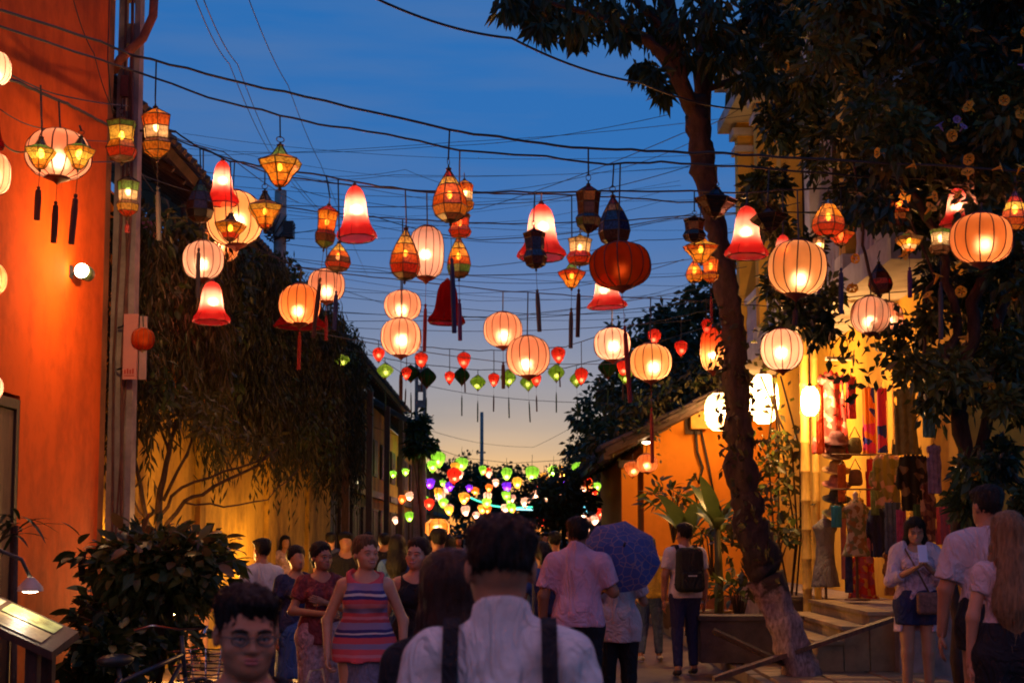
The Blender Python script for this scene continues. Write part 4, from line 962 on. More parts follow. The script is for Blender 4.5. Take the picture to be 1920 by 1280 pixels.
limbs = [
 ([(1310, 240), (1285, 170), (1245, 105), (1215, 75), (1165, 45), (1105, 25), (1030, 5)], [.085, .08, .07, .055, .045, .035, .02]),
 ([(1310, 240), (1275, 150), (1258, 60), (1250, -40), (1240, -160)], [.10, .095, .085, .07, .05]),
 ([(1315, 230), (1318, 130), (1322, 40), (1335, -60), (1350, -180)], [.10, .095, .085, .07, .05]),
 ([(1318, 120), (1370, 70), (1420, 20), (1480, -30)], [.06, .05, .04, .02]),
 ([(1320, 170), (1380, 150), (1430, 120), (1480, 95)], [.04, .03, .025, .015]),
 ([(1250, 60), (1180, -10), (1080, -60), (980, -100)], [.05, .04, .03, .02]),
]
for pl, rs in limbs: knobby([tp(x, y, 15+(.3 if x > 1300 else -.3)) for x, y in pl], rs, 8, 'limb', M_bark, .05, 3)
bp = MB().ball((0, 0, 0), (.30, .24, .75), 12, 10)
cl = []; cr_ = []
for (x, y, w) in [(960, 8, 30), (1000, 22, 32), (1035, 30, 40), (1075, 35, 45), (1120, 30, 45), (1165, 35, 45), (1060, 5, 60), (1130, -10, 60), (1200, 20, 50), (1235, 60, 35), (1290, 20, 60), (1345, 10, 60), (1400, 20, 65), (1440, 50, 50), (1385, 75, 42), (1350, 110, 32), (1420, 110, 36), (1470, 80, 45), (1480, 20, 60), (1395, 150, 28), (1365, 60, 40), (1290, 95, 25), (1222, 130, 16), (1240, 165, 14), (1200, 120, 10), (1455, 150, 26), (1330, 60, 34), (985, -8, 30), (1100, -50, 80), (1200, -60, 90), (1320, -70, 100), (1450, -60, 90), (1250, -140, 120), (1400, -150, 120), (1530, 0, 50), (1270, 50, 28), (1160, 60, 22), (1085, 62, 18), (1020, 55, 16)]:
    for k in range(2):
        dd = 15+random.uniform(-1.2, 1.2); cl.append(np.array(tp(x+random.uniform(-12, 12), y+random.uniform(-8, 8), dd))); s = w*m_per_px(15); cr_.append((s, s*1.1, s*.8))
p, d_ = crown_points(cl, cr_, 36, rg, .1)
d_[:, 2] -= .75
inst('crown', bulk_mesh('crown', leaf_quads(p, d_, .19, .075, rg), 4, M_leaf), lt)
# creeper clinging to the trunk's middle
P_ = []; 
for i in range(700):
    t = random.random(); x = np.interp(t, [0, 1], [1360, 1420]); y = np.interp(t, [0, 1], [600, 1060]); P_.append(np.array(tp(x, y, 15))+rg.normal(size=3)*np.array((.12, .12, .15))*(.6+.6*t))
P_ = np.array(P_); D_ = rg.normal(size=P_.shape); D_[:, 2] -= .8
inst('clinging_creeper', bulk_mesh('clinging_creeper', leaf_quads(P_, D_, .10, .06, rg), 4, M_leaf3), lt)

# --- weeping vine curtain over the yellow wall
vc = empty('weeping_vine', (-3.75, 22, 2.9), 0, 'curtain of weeping vines hanging over the yellow wall', 'vine')
rg = np.random.default_rng(11)
Q = []; 
for i in range(2300):
    y = rg.uniform(13.4, 33.0)**1.0; t = (y-13.4)/19.6
    x = -3.72+rg.uniform(-.15, .42)+.12*math.sin(y*1.7)
    ztop = np.interp(y, [13.4, 16, 18, 22, 33], [4.6, 4.9, 5.1, 5.8, 5.85])+rg.normal()*.12
    zbot = 2.75+.28*math.sin(y*1.3)+.2*math.sin(y*3.1)+abs(rg.normal())*.6+.35*math.sin(y*5.3+x*9)*rg.random()-(.5 if rg.random() < .08 else 0)
    zbot = min(zbot, ztop-.4)
    if rg.random() < .35: ztop = rg.uniform(min(zbot+.5, ztop-.05), ztop)
    m = int((ztop-zbot)/.13)+1; zz = np.linspace(ztop, zbot, m)
    P = np.stack([x+.03*np.sin(zz*3+i)+rg.normal(size=m)*.02, np.full(m, y)+.04*np.sin(zz*2.3+i*1.7)+rg.normal(size=m)*.02, zz], 1)
    D = np.stack([rg.normal(size=m)*.35, rg.normal(size=m)*.35, -np.ones(m)], 1); Q.append((P, D))
P = np.concatenate([q[0] for q in Q]); D = np.concatenate([q[1] for q in Q])
sel = rg.random(len(P)) < .55
loc = np.array((-3.75, 22, 2.9))
inst('strands', bulk_mesh('strands', leaf_quads(P[sel]-loc, D[sel], .19, .034, rg, 0), 4, leafmat('vine_leaf', (.085, .068, .02), (.03, .027, .009), .6, .3)), vc)
inst('strands', bulk_mesh('strands', leaf_quads(P[~sel]-loc, D[~sel], .17, .03, rg, 0), 4, leafmat('vine_leaf_dark', (.035, .042, .012), (.016, .018, .006), .6, .3)), vc)
lc = [(-3.55+rg.uniform(-.2, .25), rg.uniform(13.5, 32.5), rg.uniform(3.0, 5.4)) for _i in range(70)]
p, d_ = crown_points(lc, [(.22, .35, .3)]*70, 46, rg, .0); d_[:, 2] -= .5
inst('leaf_clumps', bulk_mesh('leaf_clumps', leaf_quads(p-loc, d_, .12, .065, rg), 4, M_leaf2), vc)
pc = []; 
for i in range(26): pc.append((-3.85+rg.uniform(-.3, .25), 13.6+i*.72+rg.normal()*.2, np.interp(13.6+i*.72, [13.4, 18, 22, 33], [4.6, 5.0, 5.75, 5.9])+rg.normal()*.12))
p, d_ = crown_points(pc, [(.5, .6, .28)]*26, 110, rg, .1)
inst('crown', bulk_mesh('crown', leaf_quads(p-loc, d_, .16, .07, rg), 4, M_leaf), vc)
st_ = MB()
for i in range(8):
    y = 14+i*2.4; st_.tube([(-.1+.05*math.sin(i), y-22+.1, .3), (-.08, y-22-.1, 1.2), (-.1, y-22, 2.6)], .03, 6)
st_.build('stems', M_bark, vc, True)

# --- small multi-stemmed tree before the yellow wall
yb = at(300, 1230, 14.6); yb.z = .1
yt = empty('bare_stemmed_tree', yb, 0, 'slender multi-stemmed tree silhouetted on the bright yellow wall', 'tree')
for pl, r in (([(300, 1100), (300, 960), (305, 900), (318, 850), (330, 790)], .045), ([(296, 1100), (266, 940), (257, 860), (255, 770)], .03), ([(302, 1000), (345, 940), (400, 912), (480, 870), (520, 842)], .025),
              ([(300, 970), (340, 915), (420, 885), (500, 860)], .02), ([(290, 1000), (250, 930), (243, 850)], .014), ([(304, 940), (350, 850), (365, 780)], .02), ([(318, 850), (300, 800), (290, 740)], .018), ([(345, 940), (420, 950), (500, 935), (560, 880)], .012)):
    P = [at(x, y, 14.6)-yb for x, y in pl]; P2 = []
    for a, b in zip(P[:-1], P[1:]): P2 += [a+(b-a)*k/3+Vector(rg.normal(size=3)*.012) for k in range(3)]
    P2.append(P[-1]); MB().tube(P2, [r*(1-.6*i/len(P2)) for i in range(len(P2))], 7).build('branch', M_bark, yt, True)
p, d_ = crown_points([np.array(at(x, y, 14.5)-yb) for x, y in ((270, 790), (330, 780), (400, 800), (470, 830), (300, 740), (380, 760))], [(.35, .3, .16)]*6, 60, rg, .1)
inst('crown', bulk_mesh('crown', leaf_quads(p, d_, .13, .05, rg), 4, M_leaf3), yt)

# --- leafy bush in a pot by the orange wall: each big leaf a piece of its own
def big_leaf(L_, W_, mat, bend=.25, nseg=5, name='leaf'):
    V = []; F = []
    for i in range(nseg+1):
        t = i/nseg; w_ = W_*math.sin(math.pi*min(1, t*.93+.07))**.8*(1-t*.15); x = L_*t; z = -bend*L_*t*t
        V += [(x, -w_/2, z+.12*w_), (x, 0, z), (x, w_/2, z+.12*w_)]
    for i in range(nseg):
        for k in range(2): F.append((i*3+k, i*3+k+1, (i+1)*3+k+1, (i+1)*3+k))
    return MB().add(V, F).mesh(name, mat, True)
def aim(d): return Vector(d).to_track_quat('X', 'Z').to_euler()
def leafy_bush(name, label, base, c, r, n, L_, W_, mats, seed, cat='plant', pot=None, top_only=True):
    rng = np.random.default_rng(seed); t = empty(name, base, 0, label, cat); c = np.array(c)-np.array(base)
    mes = [big_leaf(L_*k, W_*k, m, b) for k, m, b in zip((1, .85, 1.1), mats, (.25, .4, .15))]
    sm = MB()
    for i in range(n):
        u = rng.normal(size=3); u /= np.linalg.norm(u)
        if top_only and u[2] < -.35: u[2] *= -.6
        p = c+u*np.array(r)*rng.uniform(.45, 1)
        dr = u*np.array((1, 1, .5))+rng.normal(size=3)*.45; dr[2] -= .15
        o = inst('leaf', mes[i % 3], t, p, aim(dr)); o.rotation_euler.rotate_axis('X', rng.normal()*.6)
        if i % 7 == 0: sm.tube([(c[0]*.3, c[1]*.3, max(0.0, c[2]-r[2]*1.6)), c*.6+p*.4-np.array((0, 0, .05)), p], [.016, .01, .004], 5)
    sm.build('stems', M_bark, t, True)
    return t
bc = at(305, 1050, 9.4)
leafy_bush('leafy_bush', 'broad-leaved bush in a dark pot in front of the orange building corner', (bc.x, bc.y, .45), (bc.x, bc.y, bc.z-.02), (.52, .42, .29), 298, .125, .066, [leafmat('bush_leaf', (.20, .18, .045), (.10, .095, .025), .4, .25), leafmat('bush_leaf_mid', (.11, .13, .03), (.055, .065, .018), .4, .25), leafmat('bush_leaf_red', (.22, .12, .04), (.11, .07, .025), .4, .25)], 21)
p, d_ = crown_points([(0, 0, bc.z-.5)], [(.50, .40, .30)], 1500, np.random.default_rng(5), .0)
o = inst('inner_foliage', bulk_mesh('inner_foliage', leaf_quads(p, d_, .12, .065, rg), 4, M_leaf2), bpy.data.objects['leafy_bush']); 
def pot(name, loc, r, h, mat, label):
    o = MB().lathe([(0, r*.62), (.02, r*.66), (h*.5, r*.9), (h*.85, r), (h*.93, r*1.08), (h, r*1.08), (h, r*.9), (h*.85, r*.85)], 20, cap=False)
    o.lathe([(h*.86, r*.87), (h*.87, .01)], 20, cap=False); o.lathe([(0, .01), (0, r*.62)], 20, cap=False)
    return tag(o.build(name, mat, None, True, loc), label, 'pot')
M_pot = pmat('dark_clay', (.075, .045, .035), .6, .4, 6, .2); M_pot2 = pmat('glazed_brown', (.10, .06, .045), .3, .4, 6, .1)
pot('plant_pot', (bc.x, bc.y, .016), .30, .46, M_pot, 'dark clay pot under the broad-leaved bush')
side = at(418/2-60, 1030, 9.2)
leafy_bush('leafy_sprig', 'small leafy sprig jutting out against the orange wall', (bc.x-.5, bc.y-.1, 1.2), at(155, 1028, 9.3), (.09, .08, .13), 16, .15, .07, [M_leaf2, M_leaf3, M_leaf], 22, top_only=False)
# spiky leaf cluster near the door
pc_ = at(28, 985, 8.4); rt = empty('spiky_plant', (pc_.x, pc_.y, .12), 0, 'narrow-leaved plant poking out beside the dark door', 'plant')
lm_ = big_leaf(.26, .03, M_leaf, .5)
for i in range(22):
    a_ = random.uniform(0, 6.28); o = inst('leaf', lm_, rt, (random.uniform(-.04, .04), random.uniform(-.04, .04), pc_.z-.12+random.uniform(-.08, .06)), aim((math.cos(a_), math.sin(a_), random.uniform(-.3, .8))))
MB().tube([(0, 0, 0), (.02, 0, .6), (0, 0, pc_.z-.12)], .02, 6).build('stem', M_bark, rt, True)

# --- banana clump and shrubs around the shop corner
def banana(name, label, base, n, L_, W_, h, mat, seed):
    rng = np.random.default_rng(seed); t = empty(name, base, 0, label, 'plant')
    me = big_leaf(L_, W_, mat, .35, 8)
    MB().tube([(0, 0, 0), (.02, 0, h*.5), (0, .02, h)], [.07, .06, .045], 8).build('stem', M_leaf3, t, True)
    for i in range(n):
        a_ = i*2.4+rng.normal()*.2; o = inst('leaf', me, t, (0, 0, h-.06*i/n), aim((math.cos(a_), math.sin(a_), rng.uniform(.4, 2.2)))); s = rng.uniform(.7, 1.15); o.scale = (s, s, s)
    return t
g1 = at(1290, 1005, 21)
banana('banana_plant', 'broad-leaved banana plant in front of the orange wall', (g1.x, g1.y, .016), 9, 1.05, .24, 1.55, leafmat('banana_leaf', (.10, .14, .035), (.05, .08, .02), .4, .3), 1)
g1 = at(1345, 1005, 19.5)
banana('banana_plant', 'darker banana plant beside the leaning trunk', (g1.x, g1.y, .13), 8, .95, .22, 1.6, leafmat('banana_leaf', (.10, .14, .035), (.05, .08, .02), .4, .3), 2)
for (x, y, d, rx, n, lab, ms, sd) in (
    (1262, 940, 23, .55, 90, 'sprawling green shrub behind the blue umbrella', [M_leaf4, M_leaf3, M_leaf2], 31),
    (1385, 1110, 17.5, .42, 80, 'low bright shrub in a planter by the trunk', [M_leaf4, M_leaf2, M_leaf3], 32),
    (1455, 1010, 18.9, .38, 70, 'shrub between the trunk and the bamboo post', [M_leaf2, M_leaf3, M_leaf4], 33),
    (1335, 1010, 20.5, .5, 80, 'orange-lit shrub left of the leaning trunk', [M_leaf3, M_leaf4, M_leaf2], 34)):
    c = at(x, y, d); zb = .13 if c.x > 2.5 else .016
    leafy_bush('shrub', lab, (c.x, c.y, zb+.3), c, (rx, rx*.8, rx*.75), n, .20, .075, ms, sd)
    pot('plant_pot', (c.x, c.y, zb), .26, .42, M_pot2, 'brown pot holding the '+lab)
for (x, y, d, rx, n, lab, ms, sd) in ((222, 1165, 11.2, .46, 130, 'low dark shrub added beneath the bush, next to the pole', [M_leaf, M_leaf, M_leaf2], 41), (300, 1175, 11.9, .48, 130, 'low dark shrub added beneath the bush, behind the bicycle', [M_leaf, M_leaf2, M_leaf], 42), (190, 1235, 10.4, .34, 90, 'small dark shrub added at the foot of the orange building corner', [M_leaf, M_leaf, M_leaf2], 43)):  # shrubs put in to darken the bright wall below the bush
    c = at(x, y, d); leafy_bush('shrub', lab, (c.x, c.y, .35), c, (rx, rx*.7, rx*.8), n, .16, .075, ms, sd, top_only=False); pot('plant_pot', (c.x, c.y, .1 if c.x < -3.1 else .016), .24, .36, M_pot, 'dark pot of the '+lab)
    q_, dq_ = crown_points([(0, 0, c.z-.35)], [(rx*.85, rx*.6, rx*.7)], 420, np.random.default_rng(sd), .0); inst('inner_foliage', bulk_mesh('inner_foliage', leaf_quads(q_, dq_, .14, .07, rg), 4, M_leaf), [o for o in bpy.data.objects if o.name.startswith('shrub') and o.get('label') == lab][0])
M_plant = pmat('planter_stone', (.085, .06, .05), .8, .4, 4, .3)
for (x, d, w_, h_, lab) in ((1400, 16.6, 1.15, .48, 'long dark planter trough behind the limewashed tree foot'), (1462, 18.9, .5, .6, 'square dark planter before the bamboo post')):
    c = at(x, 1005, d); m = MB(); m.box((-w_/2, -.22, 0), (w_/2, .22, h_)); m.box((-w_/2-.03, -.25, h_), (w_/2+.03, .25, h_+.05)); tag(m.build('planter', M_plant, None, False, (c.x, c.y, .165)), lab, 'planter')
# leafy creeper on the bamboo post
rg = np.random.default_rng(8); P_ = []
c0 = at(1480, 1000, 19.2); cv = empty('leafy_creeper', (c0.x, c0.y, .17), 0, 'leafy creeper with pale leaves climbing between the trunk and bamboo post', 'vine')
for k in range(420):
    yy = rg.uniform(580, 1010)
    if 690 < yy < 800 and rg.random() < .75: yy += 120
    q = at(1446+rg.normal()*22+30*rg.random(), yy, 19.2+rg.normal()*.15)-cv.location; P_.append(np.array(q))
P_ = np.array(P_); D_ = rg.normal(size=P_.shape); D_[:, 2] -= .5
inst('foliage', bulk_mesh('foliage', leaf_quads(P_[:300], D_[:300], .13, .075, rg), 4, M_leaf3), cv); inst('foliage', bulk_mesh('foliage', leaf_quads(P_[300:], D_[300:], .13, .08, rg), 4, M_leaf4), cv)
m = MB()
for k in range(5): m.tube([(random.uniform(-.1, .1), 0, 0), (random.uniform(-.25, .2), 0, 1.4), (random.uniform(-.3, .2), .05, 2.6), (random.uniform(-.4, .1), 0, 3.6)], .014, 5)
m.build('stems', M_bark, cv, True)

# --- flowering vine mass over the shop corner
fv = empty('flowering_vine', (4.0, 12.2, .13), 0, 'huge dark flowering vine mass overhanging the clothes shop', 'vine')
rg = np.random.default_rng(14); cl = []; cr_ = []
for i in range(150):
    x = rg.uniform(1540, 1990); y = rg.uniform(-120, 400); d = rg.uniform(11.6, 14.5)
    if x < 1600 and rg.random() < .5: continue
    cl.append(np.array(at(x, y, d)-fv.location)); s = rg.uniform(.22, .42); cr_.append((s, s, s*.8))
for i in range(34):
    x = rg.uniform(1680, 1960); y = rg.uniform(400, 760); d = rg.uniform(12, 14); cl.append(np.array(at(x, y, d)-fv.location)); s = rg.uniform(.12, .25); cr_.append((s, s, s*1.2))
for i in range(46):
    x = rg.uniform(1405, 1570); y = rg.uniform(-20, 620); d = rg.uniform(14, 16.5); cl.append(np.array(at(x, y, d)-fv.location)); s = rg.uniform(.12, .24); cr_.append((s*.8, s, s*1.4))
for i in range(16):
    x = rg.uniform(1790, 1960); y = rg.uniform(700, 980); d = rg.uniform(12, 13.5); cl.append(np.array(at(x, y, d)-fv.location)); s = rg.uniform(.1, .2); cr_.append((s, s, s))
n1 = len(cl)
for part, m_ in ((slice(0, None, 3), leafmat('ivy_leaf', (.055, .085, .022), (.02, .036, .012), .4, .25)), (slice(1, None, 3), leafmat('ivy_leaf_olive', (.10, .11, .025), (.04, .05, .012), .4, .25)), (slice(2, None, 3), leafmat('bluish_leaf', (.018, .042, .026), (.008, .02, .012), .35, .2))):
    p, d_ = crown_points(cl[part], cr_[part], 150, rg, .1); inst('foliage', bulk_mesh('foliage', leaf_quads(p, d_, .125, .062, rg), 4, m_), fv)
# sparse sprays before the yellow shop wall
P_ = []
for i in range(26):
    x = rg.uniform(1570, 1770); y0 = rg.uniform(560, 640); L_ = rg.uniform(60, 150); d = rg.uniform(13, 14.6)
    for k in range(int(L_/9)): P_.append(np.array(at(x+rg.normal()*9+10*math.sin(k*.5+i), y0+k*9, d)-fv.location))
P_ = np.array(P_); D_ = rg.normal(size=P_.shape); D_[:, 2] -= .6
inst('hanging_sprays', bulk_mesh('hanging_sprays', leaf_quads(P_, D_, .12, .07, rg), 4, M_leaf), fv)
for pl, r in (([(1830, 1290), (1835, 1100), (1815, 900), (1800, 760), (1820, 600), (1850, 480), (1790, 330), (1700, 200)], .085), ([(1800, 1290), (1790, 1050), (1800, 850), (1775, 700), (1790, 560), (1760, 430), (1680, 330)], .06), ([(1850, 1290), (1870, 1000), (1845, 800), (1870, 640), (1900, 480), (1930, 300)], .07), ([(1640, 640), (1645, 560), (1620, 450), (1600, 300)], .02), ([(1735, 760), (1730, 640), (1745, 520), (1700, 380)], .02)):
    P = [at(x, y, 13.0)-fv.location for x, y in pl]; P2 = []
    for a, b in zip(P[:-1], P[1:]): P2 += [a+(b-a)*k/4+Vector(rg.normal(size=3)*.03) for k in range(4)]
    P2.append(P[-1]); MB().tube(P2, [r*(1-.5*i/len(P2)) for i in range(len(P2))], 8).build('woody_stem', M_bark, fv, True)
m = MB()                                             # five-lobed trumpet flower
for k in range(5):
    t = 2*math.pi*k/5; cs, sn = math.cos(t), math.sin(t); pr_ = (-sn, cs)
    m.add([(.008*cs, .008*sn, 0), (.022*cs+.008*pr_[0], .022*sn+.008*pr_[1], .045), (.022*cs-.008*pr_[0], .022*sn-.008*pr_[1], .045),
           (.050*cs+.040*pr_[0], .050*sn+.040*pr_[1], .060), (.050*cs-.040*pr_[0], .050*sn-.040*pr_[1], .060), (.068*cs, .068*sn, .050)], [(0, 1, 2), (1, 3, 4, 2), (3, 5, 4)])
m.tube([(0, 0, -.05), (0, 0, -.01), (0, 0, .03), (0, 0, .05)], [.006, .012, .02, .006], 6)
f_y = m.mesh('flower', leafmat('yellow_petal', (.75, .42, .03), (.62, .30, .02), .5, .35)); f_b = m.mesh('flower', leafmat('violet_petal', (.28, .24, .55), (.2, .16, .45), .5, .35))
for (x, y, c_) in [(1905, 95, 0), (1822, 205, 0), (1882, 190, 0), (1915, 222, 0), (1652, 287, 0), (1706, 312, 0), (1812, 297, 0), (1815, 330, 0), (1868, 316, 0), (1910, 320, 0), (1765, 240, 1), (1793, 225, 1), (1803, 242, 1), (1915, 122, 1), (1600, 485, 0), (1598, 535, 0), (1745, 560, 0), (1755, 525, 0), (1805, 545, 0), (1900, 560, 0), (1805, 632, 0), (1790, 360, 0), (1745, 370, 0), (1740, 395, 0), (1690, 480, 0), (1835, 890, 0), (1855, 720, 0), (1780, 255, 0), (1925, 60, 0)]:
    q = at(x, y, 11.4 if y < 420 else 12.2)-fv.location; o = inst('flower', f_b if c_ else f_y, fv, q, (R(90)+random.uniform(-1.1, .9), random.uniform(-.9, .9), random.uniform(-1.4, 1.4))); o.scale = (random.uniform(.65, .9)-.2*c_,)*3
# ------------------------------------------------------------------ people: implicit bodies polygonised into one continuous skin
def v3(*a): return np.array(a, np.float32)
class SDF:
    """smooth union of tapered limbs and ellipsoids on a rectilinear grid"""
    def __init__(s, lo, hi, step, fine=None):
        ax = []
        for i in range(3):
            a = np.arange(lo[i], hi[i]+step, step, dtype=np.float32)
            if fine is not None:
                f0, f1, fs = fine[0][i], fine[1][i], fine[2]
                a = np.concatenate([a[a < f0-fs*.4], np.arange(f0, f1, fs, dtype=np.float32), a[a > f1]])
            ax.append(a)
        s.ax = ax; s.X, s.Y, s.Z = np.meshgrid(*ax, indexing='ij'); s.d = None
    def put(s, d, k=.02):
        if s.d is None: s.d = d.copy(); return s
        if k <= 0: s.d = np.minimum(s.d, d); return s
        h = np.clip(.5+.5*(s.d-d)/k, 0, 1); s.d = s.d*(1-h)+d*h-k*h*(1-h); return s
    def cut(s, d): s.d = np.maximum(s.d, d); return s
    def sub(s, d, k=.01):
        h = np.clip(.5-.5*(s.d+d)/k, 0, 1); s.d = s.d*(1-h)+(-d)*h+k*h*(1-h); return s
    def cone(s, a, b, ra, rb, sy=1.0):
        """tapered capsule; sy<1 flattens front to back"""
        a = np.array(a, np.float32); b = np.array(b, np.float32)
        ay, by = a[1]/sy, b[1]/sy
        px, py, pz = s.X-a[0], s.Y/sy-ay, s.Z-a[2]; bx, by_, bz = b[0]-a[0], by-ay, b[2]-a[2]
        t = np.clip((px*bx+py*by_+pz*bz)/(bx*bx+by_*by_+bz*bz+1e-9), 0, 1)
        q = np.sqrt((px-bx*t)**2+(py-by_*t)**2+(pz-bz*t)**2)-(ra+(rb-ra)*t)
        return q*(sy if sy < 1 else 1)
    def ell(s, c, r, M=None):
        px, py, pz = s.X-c[0], s.Y-c[1], s.Z-c[2]
        if M is not None: px, py, pz = (M[0][0]*px+M[0][1]*py+M[0][2]*pz, M[1][0]*px+M[1][1]*py+M[1][2]*pz, M[2][0]*px+M[2][1]*py+M[2][2]*pz)
        k = np.sqrt((px/r[0])**2+(py/r[1])**2+(pz/r[2])**2); return (k-1)*min(r)
    def half(s, p, n):
        """negative on the side away from n"""
        n = np.array(n, np.float32); n = n/np.linalg.norm(n); return (s.X-p[0])*n[0]+(s.Y-p[1])*n[1]+(s.Z-p[2])*n[2]
    def folds(s, amp, f=28, seed=0, vert=.35):
        s.d = s.d+amp*(np.sin(f*s.X+1.3*seed+9*s.Z*vert)*np.sin(f*.8*s.Y+seed)*.6+np.sin(f*.7*(s.Z*vert*2+s.X*.8)+seed*2)*.4+.5*np.sin(f*1.9*(s.X-s.Z*.45)+seed)*np.sin(f*.6*s.Z+seed*3)); return s
    def mesh(s, name, mat):
        d = s.d; ins = d < 0
        nx, ny, nz = d.shape
        c = np.zeros((nx-1, ny-1, nz-1), np.int8)
        for i in (0, 1):
            for j in (0, 1):
                for k in (0, 1): c += ins[i:nx-1+i, j:ny-1+j, k:nz-1+k]
        act = (c > 0) & (c < 8)
        I = np.argwhere(act)
        idx = -np.ones(act.shape, np.int32); idx[act] = np.arange(len(I))
        ax = s.ax; acc = np.zeros((len(I), 3), np.float64); cnt = np.zeros(len(I))
        co = [(i, j, k) for i in (0, 1) for j in (0, 1) for k in (0, 1)]
        val = {o: d[I[:, 0]+o[0], I[:, 1]+o[1], I[:, 2]+o[2]] for o in co}
        pos = {o: np.stack([ax[0][I[:, 0]+o[0]], ax[1][I[:, 1]+o[1]], ax[2][I[:, 2]+o[2]]], 1) for o in co}
        for a in co:
            for e in range(3):
                if a[e]: continue
                b = list(a); b[e] = 1; b = tuple(b); va, vb = val[a], val[b]; m = (va < 0) != (vb < 0)
                t = np.where(m, va/(va-vb+1e-12), 0)[:, None]; p = pos[a]*(1-t)+pos[b]*t; acc[m] += p[m]; cnt[m] += 1
        V = acc/np.maximum(cnt, 1)[:, None]; F = []
        for e in range(3):
            u, w = (e+1) % 3, (e+2) % 3
            sl0 = [slice(None)]*3; sl1 = [slice(None)]*3; sl0[e] = slice(0, -1); sl1[e] = slice(1, None)
            x = ins[tuple(sl0)] != ins[tuple(sl1)]
            E = np.argwhere(x); ok = (E[:, u] > 0) & (E[:, w] > 0) & (E[:, u] < d.shape[u]-1) & (E[:, w] < d.shape[w]-1); E = E[ok]
            def cell(du, dw): q = E.copy(); q[:, u] -= du; q[:, w] -= dw; return idx[q[:, 0], q[:, 1], q[:, 2]]
            q = np.stack([cell(1, 1), cell(0, 1), cell(0, 0), cell(1, 0)], 1)
            fl = ins[E[:, 0], E[:, 1], E[:, 2]]; q[~fl] = q[~fl][:, ::-1]; F.append(q)
        F = np.concatenate(F); F = F[(F >= 0).all(1)]
        me = bpy.data.meshes.new(name); me.vertices.add(len(V)); me.vertices.foreach_set('co', V.astype(np.float32).ravel())
        me.loops.add(len(F)*4); me.loops.foreach_set('vertex_index', F.astype(np.int32).ravel()); me.polygons.add(len(F))
        me.polygons.foreach_set('loop_start', np.arange(0, len(F)*4, 4, dtype=np.int32)); me.polygons.foreach_set('loop_total', np.full(len(F), 4, np.int32))
        me.polygons.foreach_set('use_smooth', np.ones(len(F), bool)); me.materials.append(mat); me.update(calc_edges=True); me.validate(); return me

def skin_mat(name, col):
    if name in _mats: return _mats[name]
    m = pmat(name, col, .5, .12, 9, .06, spec=.4, col2=(col[0]*.86, col[1]*.78, col[2]*.76)); b = m.node_tree.nodes['Principled BSDF']
    b.inputs['Subsurface Weight'].default_value = .12; b.inputs['Subsurface Radius'].default_value = (.012, .005, .003); return m
SK_L = skin_mat('light_skin', (.56, .29, .17)); SK_M = skin_mat('tan_skin', (.42, .20, .105)); SK_D = skin_mat('brown_skin', (.30, .14, .07))
def hair_mat(name, col):
    return pmat(name, col, .5, .55, 22, .5, spec=.28, stretch=(3, 3, .25))
H_black = hair_mat('black_hair', (.006, .0045, .004)); H_dark = hair_mat('dark_brown_hair', (.030, .012, .006)); H_light = hair_mat('light_brown_hair', (.13, .060, .020)); H_blond = hair_mat('blond_brown_hair', (.26, .15, .07))
def cloth(name, col, var=.18, scale=7):
    if name in _mats: return _mats[name]
    m = pmat(name, col, .85, var, scale, .25, spec=.2); nt = m.node_tree; L = nt.links.new; b = nt.nodes['Principled BSDF']; bp0 = b.inputs['Normal'].links[0].from_node
    tc = N(nt, 'ShaderNodeTexCoord'); mp = N(nt, 'ShaderNodeMapping'); mp.inputs['Rotation'].default_value = (.3, .5, .4); mp.inputs['Scale'].default_value = (1, 1, .45); L(tc.outputs['Object'], mp.inputs[0])
    nz = N(nt, 'ShaderNodeTexNoise'); nz.inputs['Scale'].default_value = 7; nz.inputs['Detail'].default_value = 3; nz.inputs['Distortion'].default_value = 1.6; L(mp.outputs[0], nz.inputs['Vector'])      # creases
    rg_ = N(nt, 'ShaderNodeMath', operation='PINGPONG'); rg_.inputs[1].default_value = .12; L(nz.outputs[0], rg_.inputs[0])
    bp = N(nt, 'ShaderNodeBump'); bp.inputs['Strength'].default_value = .75; bp.inputs['Distance'].default_value = .12; L(rg_.outputs[0], bp.inputs['Height']); L(bp0.outputs[0], bp.inputs['Normal']); L(bp.outputs[0], b.inputs['Normal']); return m
M_shoe = pmat('dark_shoe', (.05, .035, .03), .6, .3, 12, .1); M_white_shoe = pmat('pale_shoe', (.5, .45, .42), .6, .2, 12, .1)
M_eye = pmat('eye_white', (.48, .43, .40), .25, .05, 10, 0); M_iris = pmat('eye_iris', (.02, .012, .008), .15, .1, 10, 0); M_lip = pmat('lip', (.42, .13, .11), .45, .15, 30, .05)
M_teeth = pmat('teeth', (.75, .70, .62), .3, .05, 30, 0)

